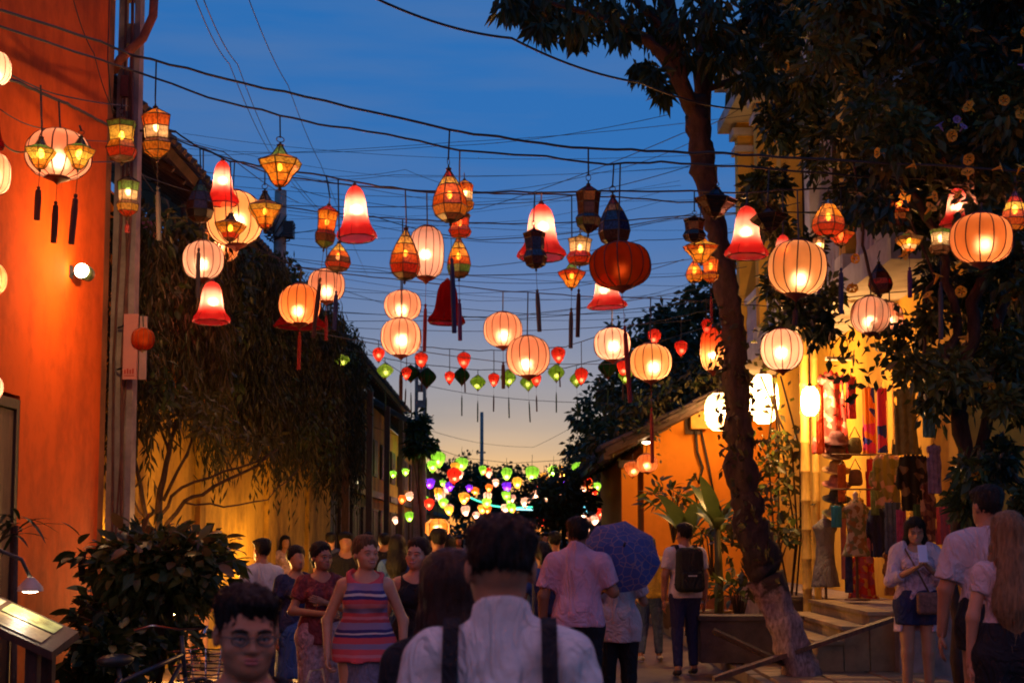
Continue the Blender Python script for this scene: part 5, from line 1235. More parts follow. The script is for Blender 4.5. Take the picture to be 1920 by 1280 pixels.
def rot_head(yaw, pitch, roll=0): return np.array(Euler((pitch, roll, yaw)).to_matrix())
def person(label, loc, H=1.68, rz=0.0, female=False, step=.016, skin=SK_M, hair=('short', H_black), top=None, bottom=None, arms=None, legs=None, head=(0, 0, 0), face=False, fine=None, shoes=M_shoe, lean=0.0, wide=1.0, group=None, bust=.0, smile=False, bare_feet=False):
    """faces -y; arms: {'L'|'R': (elbow, wrist, fist?)} in a 1.72 m body; top: dict(mat, sleeve 0..2, neck, hem, loose); bottom: dict(kind, mat, length, loose)"""
    s = H/1.72; root = empty('person', loc, rz, label, 'person', group)
    sw = (.150 if female else .170)*wide; hw = (.10 if female else .088)*wide; cw = (.125 if female else .145)*wide; ww = (.098 if female else .12)*wide
    A = {'R': ((-sw-.06, .02, 1.13), (-sw-.07, -.03, .86), False), 'L': ((sw+.06, .02, 1.13), (sw+.07, -.03, .86), False)}
    if arms: A.update(arms)
    G = {'R': ((-.095, -.01, .48), (-.10, .02, .08)), 'L': ((.095, -.01, .48), (.10, .02, .08))}
    if legs: G.update(legs)
    Hm = rot_head(*head); hc = np.array((0, .0, 1.520)); 
    def hp(x, y, z): return hc+Hm@np.array((x, y, z))           # head-local: origin at the skull base, -y = face
    Mi = Hm.T
    xs = [p[0] for a in A.values() for p in a[:2]]+[p[0] for g in G.values() for p in g]; ys = [p[1] for a in A.values() for p in a[:2]]+[p[1] for g in G.values() for p in g]
    lo = (min(-.32, min(xs)-.14), min(-.22, min(ys)-.18), -.02); hi = (max(.32, max(xs)+.14), max(.2, max(ys)+.14), 1.76)
    def torso(S, g=0.0, k=.05):
        S.put(S.cone((0, .01, .98), (0, .0, 1.12), .135*wide+g, ww+g, .72), k)
        S.put(S.cone((0, .0, 1.10), (0, .0, 1.33), ww+g, cw+.01+g, .68), k)
        for x in (-1, 1): S.put(S.cone((0, .012, 1.405), (x*sw*.85, .01, 1.372), .056+g*.8, .056+g, .9), k*.7)
        for x in (-1, 1):
            S.put(S.cone((x*hw*.8, .015, .93), (x*hw*.6, .01, 1.0), .105*wide+g, .10*wide+g, .9), k)
            if female: S.put(S.ell((x*.068, -.075, 1.275), (.062+g, .055+g, .06+g)), .03)
        return S
    def arm(S, w, g=0.0, t1=2.0, k=.03):
        sh = np.array(((-1 if w == 'R' else 1)*sw, .01, 1.372)); e, wr = np.array(A[w][0]), np.array(A[w][1])
        ru, re, rw_ = (.044, .035, .024) if female else (.053, .042, .029)
        t = min(1, t1); end = sh+(e-sh)*t; d = S.cone(sh, end, ru+g, ru+(re-ru)*t+g)
        if t1 < 1: d = np.maximum(d, S.half(end, e-sh))
        S.put(d, k)
        if t1 > 1:
            t = min(1, t1-1); end = e+(wr-e)*t; m_ = e+(wr-e)*.3
            d = S.cone(e, end, re+.002+g, re+(rw_-re)*t+g)
            if t1 < 2: d = np.maximum(d, S.half(end, wr-e))
            S.put(d, k*.7)
        return S
    def leg(S, w, g=0.0, t1=2.0, k=.03):
        x = -1 if w == 'R' else 1; hip = np.array((x*hw*.95, .01, .90)); kn, an = np.array(G[w][0]), np.array(G[w][1])
        rh, rk, ra = .09*wide, .056*wide, .038
        t = min(1, t1); end = hip+(kn-hip)*t; d = S.cone(hip, end, rh+g, rh+(rk-rh)*t+g)
        if t1 < 1: d = np.maximum(d, S.half(end, kn-hip))
        S.put(d, k)
        if t1 > 1:
            t = min(1, t1-1); end = kn+(an-kn)*t; d = S.cone(kn, end, rk+g, rk+(ra-rk)*t+g)
            if t1 == 2.0 or g == 0: S.put(S.cone(kn+(an-kn)*.1+np.array((0, .012, 0)), kn+(an-kn)*.6, .05*wide+g, .035+g), .04)
            if t1 < 2: d = np.maximum(d, S.half(end, an-kn))
            S.put(d, k*.7)
        return S
    # ---- body
    S = SDF(lo, hi, step, fine); torso(S)
    for w in 'LR': arm(S, w); leg(S, w)
    S.put(S.cone((0, .015, 1.40), hp(0, .005, .03), .062 if not female else .052, .052 if not female else .045), .035)
    S.put(S.ell(hp(0, .008, .098), (.074, .094, .092), Mi), .02)                 # skull
    S.put(S.ell(hp(0, -.030, .045), (.061, .064, .070), Mi), .03); S.put(S.ell(hp(0, -.035, .012), (.050, .052, .036), Mi), .03)                # face and jaw
    S.put(S.ell(hp(0, -.076, -.010), (.026, .02, .018), Mi), .025)                   # chin
    if step < .013 or fine:
        S.put(S.cone(hp(0, -.090, .074), hp(0, -.108, .046), .0075, .0105), .012)     # nose
        S.put(S.ell(hp(-.012, -.098, .044), (.009, .010, .008), Mi), .008); S.put(S.ell(hp(.012, -.098, .044), (.009, .010, .008), Mi), .008)
        S.put(S.cone(hp(-.04, -.080, .092), hp(.04, -.080, .092), .012, .012), .015)  # brow
        for x in (-1, 1):
            S.sub(S.ell(hp(x*.032, -.097, .074), (.017, .012, .010), Mi), .012)
            S.put(S.ell(hp(x*.046, -.062, .045), (.02, .02, .018), Mi), .02)          # cheek
        S.put(S.ell(hp(0, -.092, .019), (.024, .010, .011), Mi), .010)                # mouth
    else: S.put(S.cone(hp(0, -.090, .072), hp(0, -.108, .048), .011, .016), .012)
    for x in (-1, 1): S.put(S.ell(hp(x*.078, .014, .072), (.011, .021, .033), Mi), .008)   # ears
    bm_ = S.mesh('body', skin); me_v = None
    hands = MB()
    for w in 'LR':
        x = -1 if w == 'R' else 1; e, wr = np.array(A[w][0]), np.array(A[w][1]); fist = A[w][2]
        f = wr-e; f = f/np.linalg.norm(f); pal = np.array(A[w][3]) if len(A[w]) > 3 else np.array((-x, 0, 0.))   # palm faces
        n_ = pal-f*np.dot(pal, f); n_ /= np.linalg.norm(n_)+1e-9; sd = np.cross(n_, f)*(-x)                          # sd: toward the thumb
        q = .92 if female else 1.0
        pc = wr+f*.045*q
        hands.tube([wr-f*.02, wr+f*.02, pc, wr+f*.085*q], [.024*q, .026*q, .03*q, .024*q], 8)
        V = hands.v[-1]; rel = V-wr; dn = rel@n_; V -= np.outer(dn*.45, n_)           # flatten the palm
        rel = V-wr; ds = rel@sd; V += np.outer(ds*.25, sd)
        for k in range(4):
            o = wr+f*(.078-.004*abs(k-1.4))*q+sd*(.027-.018*k)*q; L1 = (.036, .040, .037, .029)[k]*q; c_ = .95 if fist else .28
            p1 = o+(f*math.cos(c_*.6)+n_*math.sin(c_*.6))*L1; p2 = p1+(f*math.cos(c_*1.6)+n_*math.sin(c_*1.6))*L1*.72; p3 = p2+(f*math.cos(c_*2.3)+n_*math.sin(c_*2.3))*L1*.55
            hands.tube([o-f*.02, o, p1, p2, p3], [.009*q, .0095*q, .009*q, .008*q, .0055*q], 6)
        o = wr+f*.025*q+sd*.024*q; p1 = o+(f*.65+sd*.6+n_*.35)*.04*q; p2 = p1+(f*.9+sd*.1+n_*.4)*.03*q; hands.tube([o-sd*.012, o, p1, p2], [.012*q, .013*q, .0105*q, .007*q], 6)
    if hands.n:
        hm = hands.mesh('hand', skin, True); b2 = bmesh.new(); b2.from_mesh(bm_); b2.from_mesh(hm); b2.to_mesh(bm_); b2.free(); bpy.data.meshes.remove(hm)
    bo = inst('body', bm_, root, scale=(s, s, s))
    K = dict(scale=(s, s, s))
    # ---- feet
    for w in 'LR':
        an = np.array(G[w][1]); z0 = an[2]-.08; m = MB()
        m.tube([an+v3(0, .035, -.045), an+v3(0, .02, -.03), an+v3(0, -.05, -.035), an+v3(0, -.12, -.052), an+v3(0, -.165, -.06), an+v3(0, -.185, -.064)], [.022, .04, .038, .036, .028, .012], 10)
        V = m.v[-1]; V[:, 2] = np.maximum(V[:, 2], z0+.0)
        inst('foot' if bare_feet else 'shoe', m.mesh('shoe', skin if bare_feet else shoes, True), root, **K)
    # ---- clothes
    if bottom:
        kd = bottom['kind']; g = bottom.get('loose', .016); st = max(step, .014); S = SDF(lo, hi, st)
        if kd in ('trousers', 'shorts'):
            S.put(S.cone((0, .01, .96), (0, .01, 1.03), .128*wide+g, .118*wide+g, .76), .04)
            for x in (-1, 1): S.put(S.cone((x*hw*.8, .015, .92), (x*hw*.6, .01, 1.0), .107*wide+g, .10*wide+g, .9), .04)
            for w in 'LR': leg(S, w, g, bottom.get('length', 1.93), .03)
        else:
            hz = bottom.get('length', .5); fl = bottom.get('flare', .19)
            S.put(S.cone((0, .01, 1.0), (0, .01, .9), .125*wide+g, .155*wide+g, .8), .03); S.put(S.cone((0, .01, .92), (0, .0, hz-.1), .155*wide+g, fl, .85), .05); S.cut(S.half((0, 0, hz), (0, 0, -1)))
        S.cut(S.half((0, 0, bottom.get('waist', 1.05)), (0, 0, 1))); S.folds(.004, 26, H*7, .3)
        inst({'trousers': 'trousers', 'shorts': 'shorts', 'skirt': 'skirt'}[kd], S.mesh('lower_garment', bottom['mat']), root, **K)
    if top:
        g = top.get('loose', .016); st = max(step*.9, .011); S = SDF(lo, hi, st, (fine[0], fine[1], fine[2]*1.6) if fine else None); torso(S, g, .06)
        hz = top.get('hem', .90)
        if hz < .95: S.put(S.cone((0, .012, .97), (0, .008, hz-.06), .138*wide+g, .14*wide+g+top.get('flare', .015), .76), .05)
        sl = top.get('sleeve', .62)
        if sl > 0:
            for w in 'LR': arm(S, w, g+top.get('sleeve_loose', .008), sl, .035)
        if top.get('collar'): S.put(np.maximum(S.cone((0, .018, 1.42), (0, .012, 1.56), .074+g*.3, .064+g*.2), S.half((0, 0, 1.508), (0, -.45, 1))), .010)
        S.cut(S.half((0, 0, hz), (0, 0, -1)))
        if not top.get('collar'):
            nk = top.get('neck', .075); S.sub(S.ell((0, -.02-nk*.2, 1.47), (nk+.012, nk+.03, .065+nk*.35)), .01)
        if sl <= 0:
            for x in (-1, 1): S.sub(S.ell((x*(sw+.035), .0, 1.37), (.075, .14, .12)), .015)
        S.folds(top.get('fold', .006), 24, H*11, .3)
        if top.get('yoke'):
            zz = S.Z-top['yoke']-.02*np.sin(S.X*9+1); S.d = S.d-.006*np.exp(-(zz/.014)**2)+.004*np.exp(-((zz+.03)/.02)**2)+.004*np.sin(70*(S.X*.8+S.Z*.6))*np.exp(-((S.Z-1.36)/.07)**2)*(S.Y > 0)
        inst(top.get('name', 'shirt'), S.mesh('upper_garment', top['mat']), root, **K)
    # ---- hair
    kd, hm_ = hair; pad = .26 if kd in ('long', 'very_long') else .14
    S = SDF((-.18, -.20, 1.50 if kd not in ('long', 'very_long') else (1.0 if kd == 'very_long' else 1.18)), (.18, .24, 1.80), min(.009, step) if fine is None else .007)
    S.put(S.ell(hp(0, .020, .112), (.0805, .0965, .095), Mi), .02)
    if kd in ('short', 'fade'):
        S.put(S.ell(hp(.012, -.024, .166), (.064, .072, .034), Mi), .025); S.put(S.ell(hp(-.015, .03, .158), (.066, .07, .045), Mi), .03)
        S.cut(S.half(hp(0, .03, .062 if kd == 'fade' else .045), Hm@np.array((0, -.75, -1.0))))
        if kd == 'fade': S.cut(S.half(hp(0, .06, .072), Hm@np.array((0, .12, -1))))
        else: S.cut(S.half(hp(0, .06, .03), Hm@np.array((0, -.1, -1))))
    elif kd == 'bun' or kd == 'tied':
        S.put(S.ell(hp(0, .004, .168), (.070, .070, .038), Mi), .03); S.put(S.ell(hp(0, .03, .11), (.085, .092, .09), Mi), .02); S.put(S.cone(hp(0, .11, .09), hp(.03, .12, -.06), .035, .02), .03)
        for x in (-1, 1): S.put(S.cone(hp(x*.056, -.035, .14), hp(x*.076, .02, .085), .016, .014), .02)
        S.cut(S.half(hp(0, .03, .028), Hm@np.array((0, -.6, -1))))
        S.put(S.ell(hp(0, .108, .13 if kd == 'bun' else .075), (.042, .036, .042), Mi), .02)
    else:
        for x in (-1, 1): S.put(S.ell(hp(x*.030, -.012, .150), (.052, .064, .044), Mi), .012)
        zb = 1.22 if kd == 'long' else 1.04
        S.put(S.cone(hp(0, .045, .08), (0, .095, zb+.16), .085, .10, .75), .05); S.put(S.cone((0, .095, zb+.16), (0, .10, zb), .10, .06, .5), .05)
        for x in (-1, 1): S.put(S.cone(hp(x*.070, -.012, .11), hp(x*.078, .0, .0), .022, .026), .02); S.put(S.cone(hp(x*.078, .0, .0), (x*.10, .02, 1.36), .026, .034), .03); S.put(S.cone((x*.10, .02, 1.36), (x*.10, .03, zb+.05), .034, .022), .03)
    a_ = np.arctan2(S.X, S.Y); S.d = S.d+.0026*np.sin(a_*46+S.Z*18)+.002*np.sin(a_*83-S.Z*31)
    if kd in ('short', 'fade'): S.d += .003*np.sin(S.X*150+S.Z*60)*np.sin(S.Y*170)
    hme = S.mesh('hair', hm_); ho = inst('hair', hme, root, **K)
    n_ = 5200 if fine is not None and fine[2] < .007 else (2600 if step < .016 else 700)
    nv = len(hme.vertices); co_ = np.empty(nv*3, np.float32); no_ = np.empty(nv*3, np.float32); hme.vertices.foreach_get('co', co_); hme.vertices.foreach_get('normal', no_); co_ = co_.reshape(-1, 3); no_ = no_.reshape(-1, 3)
    rr = np.random.default_rng(int(H*1000)); pk = rr.integers(0, nv, n_); b_ = co_[pk]; nn = no_[pk]
    cw_ = np.array(hp(0, .035, .20)); fl = b_-cw_; fl = fl/(np.linalg.norm(fl, axis=1, keepdims=True)+1e-6)
    if kd in ('long', 'very_long'): fl = fl*.25+np.array((0, 0, -1.))
    elif kd in ('tied', 'bun'): fl = np.array(hp(0, .11, .09))-b_; fl /= np.linalg.norm(fl, axis=1, keepdims=True)+1e-6
    fl = fl-nn*np.sum(fl*nn, 1, keepdims=True); fl = fl/(np.linalg.norm(fl, axis=1, keepdims=True)+1e-6)+(nn*rr.uniform(.02, .2, (n_, 1))+rr.normal(size=(n_, 3))*.14)*(.35 if kd in ('tied', 'bun') else .8)
    L_ = (.018 if kd in ('short', 'fade') else (.06 if kd in ('long', 'very_long') else .022))*rr.uniform(.5, 1.4, (n_, 1)); sd_ = np.cross(fl, nn); sd_ /= np.linalg.norm(sd_, axis=1, keepdims=True)+1e-6
    w_ = .0011 if kd in ('short', 'fade') else .0016; p0 = b_-nn*.001; p1 = p0+fl*L_*.5+nn*.001; p2 = p0+fl*L_-nn*L_*.10
    inst('hair_strands', bulk_mesh('hair_strands', np.stack([p0-sd_*w_, p0+sd_*w_, p1+sd_*w_*.9, p1-sd_*w_*.9, p1-sd_*w_*.9, p1+sd_*w_*.9, p2+sd_*w_*.2, p2-sd_*w_*.2], 1).reshape(-1, 3), 4, hm_), ho)['kind'] = 'stuff'
    # ---- face pieces
    if face:
        for x in (-1, 1):
            m = MB(); m.ball(hp(x*.032, -.0800, .0735), .0142, 12, 8); e_ = inst('eye', m.mesh('eye', M_eye, True), root, **K)
            m = MB(); m.ball(hp(x*.032, -.0888, .0732), .0064, 10, 6); inst('iris', m.mesh('iris', M_iris, True), e_)
            m = MB(); m.tube([hp(x*.017, -.0935, .073), hp(x*.026, -.0965, .0800), hp(x*.038, -.0955, .0800), hp(x*.048, -.088, .074)], [.0018, .0026, .0026, .0015], 6); inst('eyelid', m.mesh('eyelid', hm_, True), e_)
            m = MB(); m.tube([hp(x*.016, -.0925, .0755), hp(x*.025, -.0975, .0835), hp(x*.039, -.0965, .0838), hp(x*.050, -.086, .0765)], [.003, .0052, .0052, .003], 6); m.tube([hp(x*.018, -.0925, .070), hp(x*.032, -.0965, .0655), hp(x*.047, -.088, .070)], [.0018, .0036, .0018], 6); inst('eyelid', m.mesh('eyelid_fold', skin, True), e_)
            m = MB(); m.tube([hp(x*.013, -.1015, .093), hp(x*.03, -.1, .098), hp(x*.044, -.091, .0965), hp(x*.054, -.079, .090)], [q_*(.62 if female else 1) for q_ in (.003, .0048, .004, .002)], 6); inst('eyebrow', m.mesh('eyebrow', hm_, True), root, **K)
        c_ = .006 if smile else .0; mw = 1.28 if smile else 1.0
        m = MB(); m.tube([hp(-.026*mw, -.091, .019+c_*1.2), hp(-.012*mw, -.1015, .0225), hp(0, -.1035, .0215), hp(.012*mw, -.1015, .0225), hp(.026*mw, -.091, .019+c_*1.2)], [.002, .0045, .004, .0045, .002], 6)
        m.tube([hp(-.025*mw, -.091, .018+c_*1.2), hp(-.01*mw, -.1015, .0115-c_*.6), hp(.01*mw, -.1015, .0115-c_*.6), hp(.025*mw, -.091, .018+c_*1.2)], [.002, .006, .006, .002], 6); inst('lips', m.mesh('lips', M_lip, True), root, **K)
        if smile: m = MB(); m.tube([hp(-.019*mw, -.0965, .019), hp(0, -.1035, .0165), hp(.019*mw, -.0965, .019)], [.003, .0042, .003], 6); inst('teeth', m.mesh('teeth', M_teeth, True), root, **K)
    root['_s'] = s
    def wp(p): q = Vector(p)*s; q.rotate(Euler((0, 0, rz))); return Vector(loc)+q
    return root, wp, hp, s
# ------------------------------------------------------------------ the people in the street
def spot(px, d, z=0.016): p = at(px, 1005, d); return (p.x, p.y, z)
def ribbon(path, w, th, ax=(1, 0, 0)):
    """flat strap: path of points, width along ax"""
    P = [np.array(p, float) for p in path]; a = np.array(ax, float); V = []; F = []
    for i, p in enumerate(P):
        t = P[min(i+1, len(P)-1)]-P[max(i-1, 0)]; n = np.cross(t, a); n /= np.linalg.norm(n)+1e-9
        V += [p-a*w/2-n*th/2, p+a*w/2-n*th/2, p+a*w/2+n*th/2, p-a*w/2+n*th/2]
    for i in range(len(P)-1):
        for k in range(4): F.append((i*4+k, i*4+(k+1) % 4, (i+1)*4+(k+1) % 4, (i+1)*4+k))
    F += [(3, 2, 1, 0), tuple(range(len(P)*4-4, len(P)*4))]; return MB().add(V, F)
def rbox(size, r, name, mat, step=.012, taper=0.0, fold=.0):
    a, b, c = [x/2 for x in size]; S = SDF((-a-.03, -b-.03, -c-.03), (a+.03, b+.03, c+.03), step)
    k = 1-taper*(S.Z/c*.5+.5)
    qx, qy, qz = np.abs(S.X)/k-a+r, np.abs(S.Y)/k-b+r, np.abs(S.Z)-c+r
    S.put(np.sqrt(np.maximum(qx, 0)**2+np.maximum(qy, 0)**2+np.maximum(qz, 0)**2)+np.minimum(np.maximum(qx, np.maximum(qy, qz)), 0)-r)
    if fold: S.folds(fold, 30, 2, .4)
    return S.mesh(name, mat)
def place_prop(root, s, rz, loc): root.location = loc; root.rotation_euler = (0, 0, rz); root.scale = (s, s, s)
HEADFINE = ((-.12, -.15, 1.49), (.12, .14, 1.765), .006)
PI = math.pi
M_shirt_w = cloth('pale_blue_shirt', (.70, .66, .64)); M_blackc = cloth('black_cloth', (.018, .018, .022)); M_navy = cloth('navy_cloth', (.03, .035, .09)); M_denim = cloth('denim', (.07, .10, .19), .35, 14)
M_pinkpolo = cloth('pink_polo', (.68, .36, .44)); M_palepink = cloth('pale_pink_tee', (.66, .48, .48)); M_lilac = cloth('lilac_cardigan', (.64, .46, .50)); M_mustard = cloth('mustard_knit', (.55, .33, .04)); M_white_t = cloth('white_tee', (.64, .60, .60)); M_maroon = cloth('maroon_check', (.22, .05, .055), .5, 20); M_greyskirt = cloth('grey_blue_skirt', (.20, .19, .27), .35, 16); M_cream = cloth('cream_canvas', (.6, .47, .3)); M_bluec = cloth('blue_cloth', (.05, .11, .32)); M_floral = cloth('pale_floral', (.55, .36, .36), .5, 26)
def striped():
    m, nt, b, out = new_mat('striped_knit'); L = nt.links.new; tc = N(nt, 'ShaderNodeTexCoord'); sp = N(nt, 'ShaderNodeSeparateXYZ'); L(tc.outputs['Object'], sp.inputs[0])
    nz = N(nt, 'ShaderNodeTexNoise'); nz.inputs['Scale'].default_value = 9; L(tc.outputs['Object'], nz.inputs['Vector'])
    ad = N(nt, 'ShaderNodeMath', operation='MULTIPLY_ADD'); ad.inputs[1].default_value = .02; L(nz.outputs[0], ad.inputs[0]); L(sp.outputs[2], ad.inputs[2])
    mr = N(nt, 'ShaderNodeMapRange'); mr.inputs[1].default_value = .84; mr.inputs[2].default_value = 1.46; L(ad.outputs[0], mr.inputs[0])
    rp = N(nt, 'ShaderNodeValToRGB'); rp.color_ramp.interpolation = 'CONSTANT'; el = rp.color_ramp.elements
    C_ = dict(r=(.62, .09, .10), p=(.62, .20, .22), n=(.05, .04, .15), l=(.26, .19, .30), w=(.62, .50, .44), m=(.40, .06, .07))
    st = [(0, 'r'), (.07, 'p'), (.10, 'r'), (.16, 'l'), (.22, 'r'), (.29, 'n'), (.325, 'w'), (.345, 'n'), (.38, 'l'), (.455, 'm'), (.49, 'p'), (.52, 'r'), (.565, 'l'), (.62, 'p'), (.67, 'r'), (.715, 'n'), (.755, 'w'), (.785, 'n'), (.82, 'l'), (.90, 'r')]
    while len(el) < len(st): el.new(.5)
    for e, (p, c) in zip(el, st): e.position = p; e.color = col4(C_[c])
    L(mr.outputs[0], rp.inputs[0]); L(rp.outputs[0], b.inputs['Base Color']); b.inputs['Roughness'].default_value = .9; b.inputs['Specular IOR Level'].default_value = .15; return m
M_stripe = striped()

# 1 man in the white shirt, nearest, seen from behind
loc = spot(938, 3.32)
r1, wp, hp, s = person('man seen from behind in pale shirt with dark straps, nearest the camera', loc, 1.625, PI, skin=SK_M, hair=('fade', H_black), step=.013, fine=HEADFINE,
    top=dict(mat=M_shirt_w, sleeve=.75, hem=.84, loose=.018, collar=True, fold=.007, sleeve_loose=.010, yoke=1.30), bottom=dict(kind='trousers', mat=M_blackc), head=(.12, .05, 0), wide=.93)
bk = empty('front_pack', loc, PI, 'dark pack worn on the chest, its straps over the pale shirt', 'backpack'); bk.scale = (s, s, s)
for x in (-1, 1):
    ribbon([(x*.10, -.17, 1.22), (x*.125, -.15, 1.36), (x*.118, -.06, 1.462), (x*.118, .02, 1.475), (x*.118, .075, 1.455), (x*.118, .128, 1.37), (x*.12, .150, 1.27), (x*.125, .152, 1.15), (x*.135, .142, 1.04), (x*.16, .105, .97), (x*.18, .0, .96)], .038, .010).build('strap', M_blackc, bk)
inst('bag', rbox((.28, .14, .40), .05, 'bag', M_blackc), bk, (0, -.235, 1.15))
# 2 woman with long dark hair beside him
person('woman seen from behind with long dark brown hair beside the pale-shirted man', spot(846, 4.05), 1.545, PI+.15, True, skin=SK_M, hair=('very_long', H_dark), top=dict(mat=M_blackc, sleeve=.5, hem=.85, neck=.08), bottom=dict(kind='trousers', mat=M_navy), head=(.1, .05, .06))
# 3 man with glasses
loc = spot(463, 3.3); hd = (.30, .05, .03)
r3, wp, hp, s = person('man with glasses and black shirt looking toward the street, cut off at chest', loc, 1.465, .05, skin=SK_M, hair=('short', H_black), step=.013, fine=HEADFINE, head=hd, face=True, top=dict(mat=M_blackc, sleeve=.6, hem=.88, neck=.085), bottom=dict(kind='trousers', mat=M_denim))
gl = MB()
for x in (-1, 1):
    gl.tube([hp(x*.034+.023*math.cos(t), -.112+.004*abs(math.cos(t)), .073+.016*math.sin(t)) for t in np.linspace(0, 2*PI, 17)], .0024, 5, False)
    gl.tube([hp(x*.057, -.108, .078), hp(x*.078, -.07, .078), hp(x*.082, .01, .074)], .002, 5)
gl.tube([hp(-.011, -.113, .077), hp(0, -.115, .08), hp(.011, -.113, .077)], .002, 5)
go = gl.build('glasses', pmat('glasses_metal', (.12, .11, .10), .25, .1, 10, 0, metal=.9), r3, True); go.scale = (s, s, s)
mg, nt, b, out = new_mat('lens_glass'); nt.nodes.remove(b); t_ = N(nt, 'ShaderNodeBsdfTransparent'); g_ = N(nt, 'ShaderNodeBsdfGlossy'); g_.inputs['Roughness'].default_value = .05; mx = N(nt, 'ShaderNodeMixShader'); mx.inputs[0].default_value = .08
nt.links.new(t_.outputs[0], mx.inputs[1]); nt.links.new(g_.outputs[0], mx.inputs[2]); nt.links.new(mx.outputs[0], out.inputs[0]); 
for x in (-1, 1): inst('lens', MB().add([hp(x*.034+.022*math.cos(t), -.1115, .073+.015*math.sin(t)) for t in np.linspace(0, 2*PI, 16, False)], [tuple(range(16))]).mesh('lens', mg), go)
# 4 striped top
loc = spot(686, 9.4)
r4, wp4, hp4, s4 = person('smiling woman in sleeveless striped top walking toward the camera', loc, 1.585, .06, True, skin=SK_L, hair=('tied', H_light), step=.012, fine=((-.12, -.15, 1.49), (.12, .14, 1.75), .008), face=True, smile=True, head=(.55, -.02, 0), wide=1.08,
    top=dict(mat=M_stripe, sleeve=0, hem=.84, neck=.09, loose=.03, flare=.075, name='striped_top'), bottom=dict(kind='skirt', mat=M_greyskirt, length=.35, flare=.205, loose=-.015, waist=1.0), arms={'R': ((-.27, .03, 1.12), (-.26, -.05, .87), True), 'L': ((.27, .02, 1.12), (.27, -.04, .86), False)}, legs={'R': ((-.09, -.05, .49), (-.1, -.08, .08)), 'L': ((.09, .0, .49), (.1, .14, .10))})
hnd = wp4((-.27, -.08, .78)); tb = empty('tote_bag', hnd-Vector((.07, 0, .26)), .5, 'cream canvas bag hanging from the hand of the striped-top woman', 'bag')
inst('pouch', rbox((.26, .10, .26), .03, 'pouch', M_cream, .014, -.2, .006), tb, (0, 0, .0)); m = MB(); m.tube([(-.08, 0, .12), (-.03, 0, .26), (.05, 0, .27), (.09, 0, .12)], .009, 6); m.build('handle', M_cream, tb, True)
# 5 dark tank top
person('smiling dark-haired woman in black tank top next to the striped woman', spot(781, 10), 1.57, -.05, True, skin=SK_L, hair=('bun', H_dark), step=.013, fine=((-.12, -.15, 1.49), (.12, .14, 1.75), .008), face=True, smile=True, head=(-.25, -.03, .08), top=dict(mat=M_blackc, sleeve=0, hem=.88, neck=.10, loose=.02), bottom=dict(kind='trousers', mat=M_blackc), arms={'R': ((-.25, .03, 1.12), (-.24, -.06, .87), False)})
# 6 woman with folded arms, 7 blue skirt
person('woman in dark maroon top with folded arms behind the striped woman', spot(603, 11), 1.535, .25, True, skin=SK_M, hair=('tied', H_black), face=True, head=(.5, 0, 0), step=.014, fine=((-.12, -.15, 1.49), (.12, .14, 1.75), .009), top=dict(mat=M_maroon, sleeve=.6, hem=.86, neck=.08), bottom=dict(kind='trousers', mat=M_floral, loose=.03), arms={'R': ((-.25, -.04, 1.14), (.02, -.2, 1.12), True, (0, 1, 0)), 'L': ((.25, -.04, 1.14), (.0, -.2, 1.22), False, (0, 1, 0))})
person('person in deep blue behind the maroon-topped woman, mostly hidden', spot(556, 12.2), 1.50, .6, True, skin=SK_M, hair=('tied', H_black), step=.018, top=dict(mat=M_navy, sleeve=.6, hem=.88), bottom=dict(kind='skirt', mat=M_bluec, length=.45, flare=.2))
# 8 white T-shirt man near the yellow wall
person('man in white T-shirt turned away in front of the yellow wall', spot(491, 13.2), 1.56, PI+.7, skin=SK_M, hair=('short', H_black), step=.017, top=dict(mat=M_white_t, sleeve=.7, hem=.85), bottom=dict(kind='trousers', mat=M_navy))
# 9 legs behind the bush
person('bare-legged person half hidden behind the potted bush', spot(371, 16.4, .1), 1.58, .1, True, skin=SK_L, hair=('long', H_dark), step=.018, top=dict(mat=cloth('coral_top', (.62, .12, .14)), sleeve=.6, hem=.80), bottom=dict(kind='shorts', mat=M_navy, length=.5))
# 10 pink polo
person('man in pink polo shirt and dark trousers seen from behind', spot(1083, 10.9), 1.725, PI-.08, skin=SK_D, hair=('short', H_black), step=.013, top=dict(mat=M_pinkpolo, sleeve=.78, hem=.90, loose=.022, collar=True), bottom=dict(kind='trousers', mat=M_blackc, loose=.02), arms={'L': ((.26, .03, 1.13), (.27, -.03, .88), False), 'R': ((-.27, .0, 1.16), (-.20, -.24, 1.18), True)}, head=(.25, .05, 0), wide=1.05)
# 11 blue backpack woman
loc = spot(1018, 12.6); _, wpb, _, sb = person('dark-haired woman with blue bag left of the pink polo man', loc, 1.53, PI+.1, True, skin=SK_M, hair=('tied', H_black), step=.017, top=dict(mat=M_bluec, sleeve=.6, hem=.86), bottom=dict(kind='trousers', mat=M_blackc))
bp_ = empty('day_pack', loc, PI+.1, 'dark blue day pack on the dark-haired woman', 'backpack'); bp_.scale = (sb,)*3
inst('bag', rbox((.26, .13, .36), .05, 'bag', M_navy, .016), bp_, (0, .19, 1.18))
for x in (-1, 1): ribbon([(x*.09, .13, 1.33), (x*.10, .06, 1.46), (x*.11, -.05, 1.46), (x*.11, -.13, 1.3), (x*.12, -.06, 1.08), (x*.11, .13, 1.04)], .03, .01).build('strap', M_navy, bp_)
